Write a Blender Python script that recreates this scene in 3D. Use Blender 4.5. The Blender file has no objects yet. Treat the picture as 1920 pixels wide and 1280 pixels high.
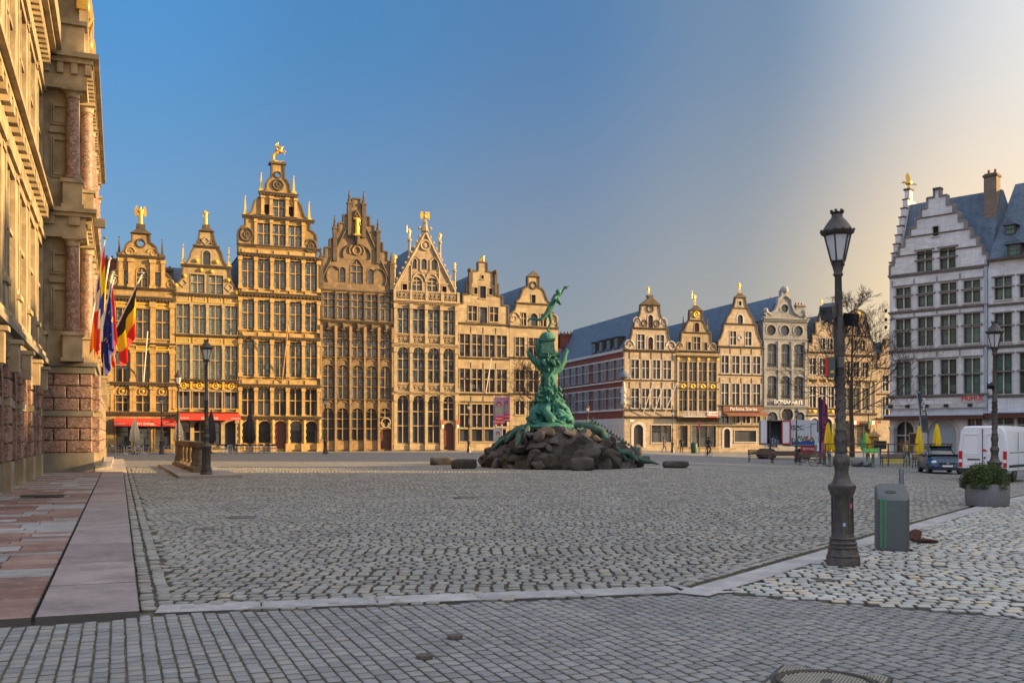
import bpy, bmesh, math, random
import numpy as np
from mathutils import Vector, Matrix, noise
from mathutils.geometry import delaunay_2d_cdt
R = math.radians; PI = math.pi; TAU = 2*math.pi
rnd = random.Random(7)
S = bpy.context.scene; COL = S.collection
# ---------------------------------------------------------------- camera
HOR, FPX, CAMH = 816.0, 1850.0, 1.62
cam = bpy.data.cameras.new('camera'); co = bpy.data.objects.new('camera', cam); COL.objects.link(co)
cam.sensor_width = 36; cam.lens = FPX/1920*36; cam.shift_y = (HOR-640)/1920; cam.clip_end = 5000; cam.clip_start = .1
co.location = (0, 0, CAMH); co.rotation_euler = (R(90), 0, 0); S.camera = co
# ---------------------------------------------------------------- light
SUN_AZ, SUN_EL = -1.0, 12.5      # azimuth from +X towards +Y
w = bpy.data.worlds.new('World'); S.world = w; w.use_nodes = True
nt = w.node_tree; nt.nodes.clear(); N = nt.nodes.new; L = nt.links.new
out = N('ShaderNodeOutputWorld'); bg = N('ShaderNodeBackground'); L(bg.outputs[0], out.inputs[0])
sky = N('ShaderNodeTexSky'); sky.sky_type = 'NISHITA'; sky.sun_disc = False
sky.sun_elevation = R(SUN_EL); sky.sun_rotation = R(90-SUN_AZ); sky.altitude = 0
sky.air_density = 1.0; sky.dust_density = 1.2; sky.ozone_density = 2.5
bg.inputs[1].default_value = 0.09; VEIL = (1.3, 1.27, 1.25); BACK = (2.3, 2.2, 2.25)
# the morning glow low over the right-hand roofs, added to the sky by direction
tc = N('ShaderNodeTexCoord')
def vdot(vec):
    d = N('ShaderNodeVectorMath'); d.operation = 'DOT_PRODUCT'; L(tc.outputs['Generated'], d.inputs[0]); d.inputs[1].default_value = Vector(vec).normalized(); return d.outputs['Value']
def mth(op, a, b=None, clamp=False):
    m = N('ShaderNodeMath'); m.operation = op; m.use_clamp = clamp
    for i, x in enumerate((a, b)):
        if x is None: continue
        if hasattr(x, 'links'): L(x, m.inputs[i])
        else: m.inputs[i].default_value = x
    return m.outputs[0]
def ramp(fac, stops):
    r = N('ShaderNodeValToRGB'); r.color_ramp.interpolation = 'EASE'; L(fac, r.inputs[0]); e = r.color_ramp.elements
    while len(e) < len(stops): e.new(.5)
    for el, (p_, c_) in zip(e, stops): el.position = p_; el.color = (*[q/8 for q in c_], 1)
    return r.outputs[0]
def mixc(f, a, b, mode='MIX'):
    m = N('ShaderNodeMix'); m.data_type = 'RGBA'; m.blend_type = mode
    for i, x in ((0, f), (6, a), (7, b)):
        if hasattr(x, 'links'): L(x, m.inputs[i])
        else: m.inputs[i].default_value = x if i == 0 else (*x, 1)
    return m.outputs[2]
def mrange(x, a, b):
    m = N('ShaderNodeMapRange'); m.interpolation_type = 'SMOOTHSTEP'; L(x, m.inputs[0]); m.inputs[1].default_value = a; m.inputs[2].default_value = b; return m.outputs[0]
# hazy sunrise air: pale and peach towards the sun, clear blue away from it, a bright thin veil overhead
sx = vdot((1,0,0)); sz = vdot((0,0,1)); hx = mth('DIVIDE', sx, mth('SQRT', mth('MAXIMUM', mth('SUBTRACT', 1.0, mth('MULTIPLY', sz, sz)), .01)))
t = mth('MULTIPLY_ADD', hx, .5); t.node.inputs[2].default_value = .5
low = ramp(t, ((0,(.6,1.1,1.9)),(.27,(.68,1.22,1.8)),(.40,(.72,1.08,1.42)),(.52,(.92,.94,.98)),(.60,(1.3,1.15,.95)),(.72,(4.2,2.9,1.3)),(1,(4.0,3.0,1.7))))
high = ramp(t, ((0,(.3,1.0,2.1)),(.32,(.25,1.0,2.15)),(.42,(.24,.8,1.7)),(.52,(.28,.7,1.4)),(.62,(.6,.88,1.25)),(.76,(3.2,3.1,2.9)),(1,(4.5,4.2,3.8))))
own = mixc(mrange(sz, .08, .40), low, high)
own = mixc(1.0, own, (8,8,8), 'MULTIPLY')
base = mixc(.22, own, mixc(1.0, sky.outputs[0], (.5,.55,.62), 'MULTIPLY'))
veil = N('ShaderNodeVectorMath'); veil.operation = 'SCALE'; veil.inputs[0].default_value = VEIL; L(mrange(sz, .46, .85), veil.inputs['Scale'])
back = N('ShaderNodeVectorMath'); back.operation = 'SCALE'; back.inputs[0].default_value = BACK; L(mth('MULTIPLY', mrange(vdot((-.35,-1,0)), -.1, .6), mrange(sz, -.05, .1)), back.inputs['Scale'])
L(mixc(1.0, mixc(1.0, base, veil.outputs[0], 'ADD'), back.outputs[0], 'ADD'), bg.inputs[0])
sun = bpy.data.lights.new('sun', 'SUN'); so = bpy.data.objects.new('sun', sun); COL.objects.link(so)
sun.energy = 4.3; sun.angle = R(0.6); sun.color = (1.0, 0.64, 0.26)
sd = Vector((math.cos(R(SUN_AZ))*math.cos(R(SUN_EL)), math.sin(R(SUN_AZ))*math.cos(R(SUN_EL)), math.sin(R(SUN_EL))))
so.rotation_euler = sd.to_track_quat('Z', 'Y').to_euler(); so.location = sd*100
vs = S.view_settings; vs.view_transform = 'Standard'; vs.look = 'None'; vs.exposure = 1.8; vs.gamma = 1; vs.use_curve_mapping = False
S.cycles.max_bounces = 5; S.cycles.diffuse_bounces = 3; S.cycles.glossy_bounces = 2; S.cycles.use_denoising = True
# ---------------------------------------------------------------- terrain and pixel helpers
def sms(t): t = min(1, max(0, t)); return t*t*(3-2*t)
def gz(x, y): return -0.55*sms((x-6)/22)*sms((y-15)/25)
def at(px, Y, py=None):
    X = (px-960)/FPX*Y
    return Vector((X, Y, gz(X, Y) if py is None else CAMH+(HOR-py)*Y/FPX))
# ---------------------------------------------------------------- mesh builder
class MB:
    def __init__(s): s.v = []; s.f = []; s.m = []
    def add(s, vs, fs, mi=0):
        b = len(s.v); s.v += [tuple(p) for p in vs]; s.f += [tuple(b+i for i in f) for f in fs]; s.m += [mi]*len(fs); return s
    def box(s, x0, x1, y0, y1, z0, z1, mi=0):
        return s.add([(x0,y0,z0),(x1,y0,z0),(x1,y1,z0),(x0,y1,z0),(x0,y0,z1),(x1,y0,z1),(x1,y1,z1),(x0,y1,z1)],
                     [(0,3,2,1),(4,5,6,7),(0,1,5,4),(1,2,6,5),(2,3,7,6),(3,0,4,7)], mi)
    def bbox(s, x0, x1, y0, y1, z0, z1, b=.02, mi=0):   # box whose front (-y) edges are bevelled
        return s.add([(x0,y0+b,z0),(x1,y0+b,z0),(x1,y0+b,z1),(x0,y0+b,z1),(x0+b,y0,z0+b),(x1-b,y0,z0+b),(x1-b,y0,z1-b),(x0+b,y0,z1-b),(x0,y1,z0),(x1,y1,z0),(x1,y1,z1),(x0,y1,z1)],
                     [(4,5,6,7),(0,1,5,4),(1,2,6,5),(2,3,7,6),(3,0,4,7),(8,9,1,0),(9,10,2,1),(10,11,3,2),(11,8,0,3),(11,10,9,8)], mi)
    def prism(s, pts, y0, y1, mi=0):     # pts (x,z) anticlockwise seen from -y
        n = len(pts); vs = [(x,y0,z) for x,z in pts]+[(x,y1,z) for x,z in pts]
        return s.add(vs, [tuple(range(n)), tuple(range(2*n-1,n-1,-1))]+[(i,n+i,n+(i+1)%n,(i+1)%n) for i in range(n)], mi)
    def zprism(s, pts, z0, z1, mi=0):
        n = len(pts); vs = [(x,y,z0) for x,y in pts]+[(x,y,z1) for x,y in pts]
        return s.add(vs, [tuple(range(n-1,-1,-1)), tuple(range(n,2*n))]+[(i,(i+1)%n,n+(i+1)%n,n+i) for i in range(n)], mi)
    def xprism(s, pts, x0, x1, mi=0):    # pts (y,z)
        n = len(pts); vs = [(x0,y,z) for y,z in pts]+[(x1,y,z) for y,z in pts]
        return s.add(vs, [tuple(range(n-1,-1,-1)), tuple(range(n,2*n))]+[(i,(i+1)%n,n+(i+1)%n,n+i) for i in range(n)], mi)
    def ring(s, a, b, y0, y1, mi=0):     # frame between outline b (outer) and a (inner)
        n = len(a); vs = [(x,y0,z) for x,z in a]+[(x,y0,z) for x,z in b]+[(x,y1,z) for x,z in a]+[(x,y1,z) for x,z in b]
        fs = []
        for i in range(n):
            j = (i+1)%n; fs += [(i,n+i,n+j,j),(n+i,3*n+i,3*n+j,n+j),(i,j,2*n+j,2*n+i)]
        return s.add(vs, fs, mi)
    def lathe(s, prof, c=(0,0,0), n=12, mi=0, rot=0, cap=True):  # prof (r,z)
        vs = []; k = len(prof)
        for r, z in prof:
            for i in range(n):
                a = TAU*i/n+rot; vs.append((c[0]+r*math.cos(a), c[1]+r*math.sin(a), c[2]+z))
        fs = [(j*n+i, j*n+(i+1)%n, (j+1)*n+(i+1)%n, (j+1)*n+i) for j in range(k-1) for i in range(n)]
        if cap: fs += [tuple(range(n-1,-1,-1)), tuple(range((k-1)*n, k*n))]
        return s.add(vs, fs, mi)
    def tube(s, pts, rad, n=6, mi=0, cap=True):
        pts = [Vector(p) for p in pts]
        if not isinstance(rad, (list,tuple)): rad = [rad]*len(pts)
        vs = []; prev = None
        for i, p in enumerate(pts):
            t = (pts[min(i+1,len(pts)-1)]-pts[max(i-1,0)])
            t = t.normalized() if t.length > 1e-9 else Vector((0,0,1))
            if prev is None:
                u = t.orthogonal().normalized()
            else:
                u = prev-t*prev.dot(t); u = u.normalized() if u.length > 1e-6 else t.orthogonal().normalized()
            prev = u; q = t.cross(u)
            for j in range(n):
                a = TAU*j/n; vs.append(p+(u*math.cos(a)+q*math.sin(a))*rad[i])
        k = len(pts)
        fs = [(j*n+i, j*n+(i+1)%n, (j+1)*n+(i+1)%n, (j+1)*n+i) for j in range(k-1) for i in range(n)]
        if cap: fs += [tuple(range(n-1,-1,-1)), tuple(range((k-1)*n, k*n))]
        return s.add(vs, fs, mi)
    def ball(s, c, r, n=8, mi=0, sc=(1,1,1)):
        k = max(4, n//2+1); vs = []; 
        for j in range(1, k):
            a = PI*j/k
            for i in range(n):
                b = TAU*i/n; vs.append((c[0]+r*sc[0]*math.sin(a)*math.cos(b), c[1]+r*sc[1]*math.sin(a)*math.sin(b), c[2]-r*sc[2]*math.cos(a)))
        vs += [(c[0],c[1],c[2]-r*sc[2]), (c[0],c[1],c[2]+r*sc[2])]; m = (k-1)*n
        fs = [(j*n+i, j*n+(i+1)%n, (j+1)*n+(i+1)%n, (j+1)*n+i) for j in range(k-2) for i in range(n)]
        fs += [(m, (i+1)%n, i) for i in range(n)]+[(m+1, (k-2)*n+i, (k-2)*n+(i+1)%n) for i in range(n)]
        return s.add(vs, fs, mi)
    def torus(s, c, r1, r2, n=14, k=6, mi=0, axis='y', a0=0, a1=TAU):
        full = abs(a1-a0-TAU) < 1e-6; pts = []
        for i in range(n+(0 if full else 1)):
            a = a0+(a1-a0)*i/n
            d = (math.cos(a)*r1, 0, math.sin(a)*r1) if axis=='y' else (math.cos(a)*r1, math.sin(a)*r1, 0) if axis=='z' else (0, math.cos(a)*r1, math.sin(a)*r1)
            pts.append((c[0]+d[0], c[1]+d[1], c[2]+d[2]))
        if full: pts.append(pts[0]); 
        return s.tube(pts, r2, k, mi, cap=not full)
    def xf(s, M, start=0):
        for i in range(start, len(s.v)): s.v[i] = tuple(M @ Vector(s.v[i]))
        return s
    def mesh(s, name, mats, smooth=None):
        me = bpy.data.meshes.new(name); me.from_pydata(s.v, [], s.f)
        if not isinstance(mats, (list,tuple)): mats = [mats]
        for m in mats: me.materials.append(m)
        if len(mats) > 1: me.polygons.foreach_set('material_index', s.m)
        if smooth is not None:
            me.polygons.foreach_set('use_smooth', [True]*len(me.polygons)); me.set_sharp_from_angle(angle=R(smooth))
        me.update(); return me
    def build(s, name, mats, parent=None, smooth=None, loc=None, rot=None):
        return link(name, s.mesh(name, mats, smooth), parent, loc, rot)
def link(name, me, parent=None, loc=None, rot=None):
    o = bpy.data.objects.new(name, me); COL.objects.link(o); o.parent = parent
    if loc is not None: o.location = loc
    if rot is not None: o.rotation_euler = rot
    return o
def thing(name, label, cat, loc=(0,0,0), rz=0, group=None, kind=None):
    o = bpy.data.objects.new(name, None); COL.objects.link(o); o.empty_display_size = .2
    o.location = loc; o.rotation_euler = (0,0,rz); return tag(o, label, cat, group, kind)
def tag(o, label=None, cat=None, group=None, kind=None):
    if label: o['label'] = label
    if cat: o['category'] = cat
    if group: o['group'] = group
    if kind: o['kind'] = kind
    return o
def copy_tree(o, parent=None):
    c = o.copy(); COL.objects.link(c); c.parent = parent
    for ch in list(o.children): copy_tree(ch, c)
    return c
def place_copies(proto, specs, group):
    """specs: (loc, rz, label[, scale]); the first one uses the prototype itself"""
    kids = [proto]+[copy_tree(proto) for _ in specs[1:]]
    for o, sp in zip(kids, specs):
        o.location = sp[0]; o.rotation_euler = (0,0,sp[1]); o['label'] = sp[2]; o['group'] = group
        if len(sp) > 3: o.scale = (sp[3],)*3
    return kids
def skin_mesh(name, verts, edges, radii, mat, sub=1, root=0):
    """grow one continuous body over a skeleton"""
    me = bpy.data.meshes.new(name); me.from_pydata([tuple(v) for v in verts], edges, [])
    o = bpy.data.objects.new(name, me); COL.objects.link(o)
    sk = o.modifiers.new('s', 'SKIN'); sk.use_smooth_shade = True
    for i, r in enumerate(radii):
        d = me.skin_vertices[0].data[i]; d.radius = (r, r) if not isinstance(r, tuple) else r; d.use_root = (i == root)
    if sub: m = o.modifiers.new('u', 'SUBSURF'); m.levels = sub; m.render_levels = sub
    dg = bpy.context.evaluated_depsgraph_get(); dg.update()
    res = bpy.data.meshes.new_from_object(o.evaluated_get(dg)); res.name = name
    bpy.data.objects.remove(o); res.materials.clear()
    for m in (mat if isinstance(mat, (list,tuple)) else [mat]): res.materials.append(m)
    res.polygons.foreach_set('use_smooth', [True]*len(res.polygons)); return res
# ---------------------------------------------------------------- materials
class NB:
    def __init__(s, name):
        s.mat = bpy.data.materials.new(name); s.mat.use_nodes = True; s.t = s.mat.node_tree
        s.b = s.t.nodes['Principled BSDF']; s.tcn = s.t.nodes.new('ShaderNodeTexCoord')
    def n(s, kind, **kw):
        x = s.t.nodes.new('ShaderNode'+kind)
        for k, v in kw.items(): setattr(x, k, v)
        return x
    def l(s, a, b): s.t.links.new(a, b)
    def math(s, op, a, b=0.0, c=None, clamp=False):
        m = s.n('Math', operation=op, use_clamp=clamp)
        for i, x in enumerate((a, b) if c is None else (a, b, c)):
            if hasattr(x, 'links'): s.l(x, m.inputs[i])
            else: m.inputs[i].default_value = x
        return m.outputs[0]
    def noise(s, scale, detail=3, vec=None, rough=.55):
        x = s.n('TexNoise'); x.inputs['Scale'].default_value = scale; x.inputs['Detail'].default_value = detail; x.inputs['Roughness'].default_value = rough
        s.l(vec if vec is not None else s.tcn.outputs['Object'], x.inputs['Vector']); return x.outputs['Fac']
    def mix(s, f, a, b, mode='MIX'):
        m = s.n('Mix', data_type='RGBA', blend_type=mode)
        for i, x in ((0, f), (6, a), (7, b)):
            if hasattr(x, 'links'): s.l(x, m.inputs[i])
            else: m.inputs[i].default_value = x if i == 0 else (*x[:3], 1)
        return m.outputs[2]
    def ramp(s, f, lo, hi, a=0.0, b=1.0):
        m = s.n('MapRange'); s.l(f, m.inputs[0]); m.inputs[1].default_value = lo; m.inputs[2].default_value = hi; m.inputs[3].default_value = a; m.inputs[4].default_value = b; return m.outputs[0]
    def bump(s, h, strength=.3, dist=.02):
        b = s.n('Bump'); b.inputs['Strength'].default_value = strength; b.inputs['Distance'].default_value = dist; s.l(h, b.inputs['Height']); s.l(b.outputs[0], s.b.inputs['Normal'])
    def wallvec(s):
        sp = s.n('SeparateXYZ'); s.l(s.tcn.outputs['Object'], sp.inputs[0]); cb = s.n('CombineXYZ')
        s.l(s.math('ADD', sp.outputs[0], sp.outputs[1]), cb.inputs[0]); s.l(sp.outputs[2], cb.inputs[1]); return cb.outputs[0]
    def done(s, col=None, rough=.8, metal=0.0, spec=None):
        if col is not None:
            if hasattr(col, 'links'): s.l(col, s.b.inputs['Base Color'])
            else: s.b.inputs['Base Color'].default_value = (*col[:3], 1)
        if hasattr(rough, 'links'): s.l(rough, s.b.inputs['Roughness'])
        else: s.b.inputs['Roughness'].default_value = rough
        s.b.inputs['Metallic'].default_value = metal
        if spec is not None: s.b.inputs['Specular IOR Level'].default_value = spec
        return s.mat
def plain(name, col, rough=.6, metal=0.0, var=.25, scale=6.0, bump=.15, spec=None):
    b = NB(name); n1 = b.noise(scale, 4)
    c2 = tuple(x*(1-var) for x in col); c = b.mix(b.ramp(n1, .3, .7), col, c2)
    if bump: b.bump(b.noise(scale*5, 4, rough=.7), bump, .03 if scale < 4 else .01)
    return b.done(c, rough, metal, spec)
def stone(name, col, course=(.62,.31), mortar=.75, var=.3, dirt=.45, dark=(.10,.085,.07), bump=.35):
    b = NB(name); v = b.wallvec()
    br = b.n('TexBrick'); b.l(v, br.inputs['Vector']); br.inputs['Scale'].default_value = 1
    br.inputs['Brick Width'].default_value = course[0]; br.inputs['Row Height'].default_value = course[1]
    br.inputs['Mortar Size'].default_value = min(.012, course[1]*.06); br.inputs['Mortar Smooth'].default_value = .2; br.inputs['Bias'].default_value = 0
    br.inputs['Color1'].default_value = (*[x*(1+var*.5) for x in col], 1)
    br.inputs['Color2'].default_value = (*[col[0]*(1-var), col[1]*(1-var*1.05), col[2]*(1-var*1.1)], 1)
    br.inputs['Mortar'].default_value = (*[x*mortar for x in col], 1)
    st = b.noise(.55, 5, rough=.65); fine = b.noise(9, 4)
    c = b.mix(b.ramp(fine, .25, .75, 0, .35), br.outputs['Color'], tuple(x*.55 for x in col))
    # rain-washed soot in vertical streaks
    mp = b.n('Mapping'); mp.inputs['Scale'].default_value = (2.2, 2.2, .35); b.l(b.tcn.outputs['Object'], mp.inputs[0])
    sk = b.noise(1.2, 4, vec=mp.outputs[0], rough=.7)
    f = b.math('MULTIPLY', b.ramp(sk, .42, .72), dirt)
    c = b.mix(f, c, dark); c = b.mix(b.ramp(st, .38, .66, 0, .55), c, tuple(x*.5 for x in col)); big = b.noise(.16, 3); c = b.mix(b.ramp(big, .4, .65, 0, .3), c, tuple(x*q for x, q in zip(col, (.75,.8,.9))))
    h = b.math('ADD', b.math('MULTIPLY', br.outputs['Fac'], -1.0), b.math('MULTIPLY', fine, .6))
    b.bump(h, bump, .02)
    return b.done(c, b.ramp(fine, 0, 1, .75, .95), 0, .25)
def leaded(name, gx, gz_, base=(.075,.085,.08), lead=(.02,.02,.018), diamond=False, lw=.12, rough=.12, ior=1.6):
    b = NB(name); sp = b.n('SeparateXYZ'); b.l(b.tcn.outputs['Object'], sp.inputs[0]); x, z = sp.outputs[0], sp.outputs[2]
    if diamond: x, z = b.math('ADD', x, z), b.math('SUBTRACT', x, z)
    fx = b.math('FRACT', b.math('MULTIPLY', b.math('ADD', x, 50.0), 1/gx)); fz = b.math('FRACT', b.math('MULTIPLY', b.math('ADD', z, 50.0), 1/gz_))
    m = b.math('MAXIMUM', b.math('LESS_THAN', fx, lw), b.math('LESS_THAN', fz, lw))
    oi = b.n('ObjectInfo'); wn = b.n('TexWhiteNoise', noise_dimensions='3D'); cb = b.n('CombineXYZ')
    b.l(b.math('FLOOR', b.math('MULTIPLY', b.math('ADD', x, 50.0), 1/gx)), cb.inputs[0]); b.l(b.math('FLOOR', b.math('MULTIPLY', b.math('ADD', z, 50.0), 1/gz_)), cb.inputs[1])
    b.l(b.math('MULTIPLY', oi.outputs['Random'], 37.0), cb.inputs[2]); b.l(cb.outputs[0], wn.inputs['Vector'])
    g = b.mix(oi.outputs['Random'], tuple(q*.55 for q in base), tuple(q*1.5 for q in base))
    g = b.mix(b.ramp(wn.outputs['Value'], .35, 1, 0, .55), g, tuple(q*2.3 for q in base))
    b.l(b.mix(m, g, lead), b.b.inputs['Base Color'])
    # each little pane sits at its own slight angle
    nm = b.n('NewGeometry'); vv = b.n('VectorMath', operation='SUBTRACT'); b.l(wn.outputs['Color'], vv.inputs[0]); vv.inputs[1].default_value = (.5,.5,.5)
    v2 = b.n('VectorMath', operation='SCALE'); b.l(vv.outputs[0], v2.inputs[0]); v2.inputs['Scale'].default_value = .12
    v3 = b.n('VectorMath', operation='ADD'); b.l(nm.outputs['Normal'], v3.inputs[0]); b.l(v2.outputs[0], v3.inputs[1])
    v4 = b.n('VectorMath', operation='NORMALIZE'); b.l(v3.outputs[0], v4.inputs[0]); b.l(v4.outputs[0], b.b.inputs['Normal'])
    b.b.inputs['IOR'].default_value = ior
    return b.done(None, b.math('MULTIPLY_ADD', m, .5, rough), 0)
def slate(name, col=(.065,.09,.125), col2=(.10,.13,.17)):
    b = NB(name); sp = b.n('SeparateXYZ'); b.l(b.tcn.outputs['Object'], sp.inputs[0]); cb = b.n('CombineXYZ')
    b.l(sp.outputs[1], cb.inputs[0]); b.l(sp.outputs[2], cb.inputs[1])
    x2 = b.math('ADD', sp.outputs[0], sp.outputs[1]); b.l(x2, cb.inputs[0])
    br = b.n('TexBrick'); b.l(cb.outputs[0], br.inputs['Vector']); br.inputs['Scale'].default_value = 1
    br.inputs['Brick Width'].default_value = .25; br.inputs['Row Height'].default_value = .2; br.inputs['Mortar Size'].default_value = .012
    br.inputs['Color1'].default_value = (*col,1); br.inputs['Color2'].default_value = (*col2,1); br.inputs['Mortar'].default_value = (*[q*.4 for q in col],1)
    st = b.noise(1.3, 5, rough=.7); c = b.mix(b.ramp(st,.4,.75,0,.5), br.outputs['Color'], tuple(q*2.1 for q in col))
    b.bump(b.math('ADD', b.math('MULTIPLY', br.outputs['Fac'], -1.0), b.math('MULTIPLY', b.noise(12), .5)), .4, .02)
    return b.done(c, .65, 0, .3)
M = {}
M['gold_stone'] = stone('golden sandstone', (.40,.275,.125), dirt=.65, var=.4)
M['amber_stone'] = stone('amber sandstone', (.39,.265,.105), dirt=.7, var=.4)
M['straw_stone'] = stone('straw sandstone', (.41,.31,.17), dirt=.55, var=.3, course=(.6,.28))
M['pale_stone'] = stone('pale sandstone', (.42,.33,.205), course=(.7,.34), dirt=.55)
M['rose_stone'] = stone('greyish pink sandstone', (.40,.30,.20), course=(.7,.34), dirt=.6)
M['brown_stone'] = stone('dark brown sandstone', (.25,.175,.10), dirt=.85, var=.4, course=(.5,.25))
M['cream_stone'] = stone('cream limestone', (.46,.37,.265), course=(.55,.27), dirt=.45)
M['grey_stone'] = stone('grey limestone', (.26,.265,.275), course=(.8,.4))
M['white_brick'] = stone('whitewashed brick', (.74,.72,.71), course=(.5,.16), var=.18, dirt=.35, mortar=.62, dark=(.2,.17,.15))
M['red_brick'] = stone('red brick', (.24,.062,.04), course=(.3,.1), var=.4, dirt=.5)
M['trim_gold'] = plain('sandstone trim', (.46,.30,.115), .8, var=.45, scale=2.5, bump=.3)
M['trim_pale'] = plain('pale stone trim', (.38,.295,.185), .8, var=.4, scale=2.5, bump=.3)
M['trim_brown'] = plain('brown stone trim', (.29,.19,.09), .8, var=.5, scale=2.5, bump=.3)
M['trim_dark'] = plain('weathered stone cornice', (.10,.075,.052), .85, var=.5, scale=1.7, bump=.3)
M['trim_white'] = plain('grey white stone trim', (.50,.47,.44), .8, var=.3, scale=2.5, bump=.3)
M['trim_grey'] = plain('grey stone trim', (.25,.26,.275), .8, var=.3, scale=2.5, bump=.3)
M['trim_ledge'] = plain('weathered grey ledge', (.22,.20,.19), .85, var=.4, scale=2, bump=.3)
M['hall_stone'] = stone('town hall grey stone', (.32,.265,.185), course=(1.1,.55), dirt=.8, var=.2)
M['hall_trim'] = plain('town hall carved stone', (.37,.295,.19), .8, var=.55, scale=1.3, bump=.35)
M['hall_plinth'] = plain('town hall plinth stone', (.22,.195,.155), .85, var=.4, scale=1.2, bump=.3)
def marble():
    b = NB('red marble'); n1 = b.noise(3.5, 6, rough=.7); n2 = b.noise(13, 5, rough=.75)
    c = b.mix(b.ramp(n1,.4,.62), (.21,.12,.095), (.085,.045,.038)); c = b.mix(b.ramp(n2,.5,.66,0,.8), c, (.42,.36,.31))
    b.bump(n2,.2,.01); return b.done(c,.55,0,.4)
M['marble'] = marble()
M['gilt'] = plain('gilt', (.80,.43,.06), .35, 0.8, var=.25, scale=9, bump=.2)
M['gilt_paint'] = plain('gold paint', (.66,.40,.03), .5, 0.1, var=.2, scale=8, bump=.1)
M['wood_dark'] = plain('dark window wood', (.055,.04,.03), .6, var=.3, scale=10)
M['door_red'] = plain('oxblood door', (.10,.028,.02), .5, var=.35, scale=7)
M['door_dark'] = plain('black door', (.02,.022,.028), .4, var=.3)
M['iron'] = plain('black iron', (.022,.022,.024), .45, .4, var=.3, scale=14)
M['lead_square'] = leaded('leaded glass in squares', .17, .2)
M['lead_diamond'] = leaded('leaded glass in diamonds', .2, .2, base=(.15,.145,.125), lead=(.03,.028,.025), diamond=True, lw=.2)
M['lead_green'] = leaded('greenish leaded glass', .21, .24, base=(.15,.175,.125))
M['glass_grid'] = leaded('glass in a dark grid', .27, .3, base=(.085,.105,.098), lead=(.02,.015,.012), lw=.11)
M['glass_plain'] = leaded('dark window glass', 1.4, 1.6, base=(.03,.034,.04), lw=.035, rough=.06)
M['glass_east'] = leaded('old window glass', .45, .42, base=(.045,.045,.048), lw=.08)
M['glass_pub'] = leaded('green tinted glass', .5, .62, base=(.045,.085,.07), lead=(.03,.03,.03), lw=.05, rough=.25, ior=1.35)
M['slate'] = slate('slate roof')
M['tile'] = slate('red roof tiles', (.16,.045,.03), (.21,.07,.045))
M['tile_dark'] = slate('brown roof tiles', (.2,.085,.055), (.26,.12,.08))
M['white_paint'] = plain('white paint', (.75,.75,.74), .45, var=.08, bump=.05)
M['black'] = plain('black', (.015,.015,.017), .5, var=.2)
M['zinc'] = plain('blue grey zinc', (.30,.38,.45), .5, .3, var=.2)
M['red_paint'] = plain('red awning cloth', (.62,.035,.02), .7, var=.12)
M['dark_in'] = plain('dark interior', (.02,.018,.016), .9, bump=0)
# ---------------------------------------------------------------- facade kit
def shape(kind, w, h, n=10):
    """window outline, anticlockwise from bottom left, origin at the middle of the sill"""
    if kind == 'rect': return [(-w/2,0),(w/2,0),(w/2,h),(-w/2,h)]
    if kind == 'round': r = w/2; return [(r*math.cos(TAU*i/18-PI/2), r+r*math.sin(TAU*i/18-PI/2)) for i in range(18)]
    rise = {'arch': min(w/2, h*.6), 'seg': w*.22, 'ogee': w*.62, 'flat': w*.12}[kind]; hb = h-rise; pts = [(-w/2,0),(w/2,0)]
    for i in range(n+1):
        t = i/n; a = PI*t
        if kind == 'ogee': z = rise*(1-abs(1-2*t)**1.6)
        else: z = rise*math.sin(a)
        x = w/2*math.cos(a) if kind != 'ogee' else w/2*(1-2*t)
        pts.append((x, hb+z))
    return pts
def panel(mb, outline, holes, y0, thick, reveal=.3, mi=0):
    """wall slab in the xz plane, front at y0, with real openings"""
    polys = [outline]+holes; vs = []; fs = []; b = 0
    for p in polys:
        vs += [Vector(q) for q in p]; fs.append(list(range(b, b+len(p)))); b += len(p)
    edges = [(f[i], f[(i+1)%len(f)]) for f in fs for i in range(len(f))]
    ov, oe, of, *_ = delaunay_2d_cdt(vs, edges, [], 0, 1e-5)
    def inside(q, poly):
        r = False; n = len(poly)
        for i in range(n):
            x1, z1 = poly[i]; x2, z2 = poly[(i+1)%n]
            if (z1 > q.y) != (z2 > q.y) and q.x < (x2-x1)*(q.y-z1)/(z2-z1)+x1: r = not r
        return r
    bbs = [(min(p[0] for p in h), max(p[0] for p in h), min(p[1] for p in h), max(p[1] for p in h)) for h in holes]
    tri = []
    for f in of:
        a, b_, c = [ov[i] for i in f[:3]]; m = (a+b_+c)/3
        if abs((b_-a).cross(c-a)) < 1e-7 or not inside(m, outline): continue
        if any(bb[0] <= m.x <= bb[1] and bb[2] <= m.y <= bb[3] and inside(m, h) for bb, h in zip(bbs, holes)): continue
        if (b_-a).cross(c-a) < 0: f = f[::-1]
        tri.append(tuple(f))
    mb.add([(v.x, y0, v.y) for v in ov], tri, mi)
    mb.add([(v.x, y0+thick, v.y) for v in ov], [t[::-1] for t in tri], mi)
    n = len(outline); mb.add([(x,y0,z) for x,z in outline]+[(x,y0+thick,z) for x,z in outline], [(i,n+i,n+(i+1)%n,(i+1)%n) for i in range(n)], mi)
    for hp in holes:
        n = len(hp); mb.add([(x,y0,z) for x,z in hp]+[(x,y0+thick,z) for x,z in hp], [(i,(i+1)%n,n+(i+1)%n,n+i) for i in range(n)], mi)
WCACHE = {}
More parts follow.
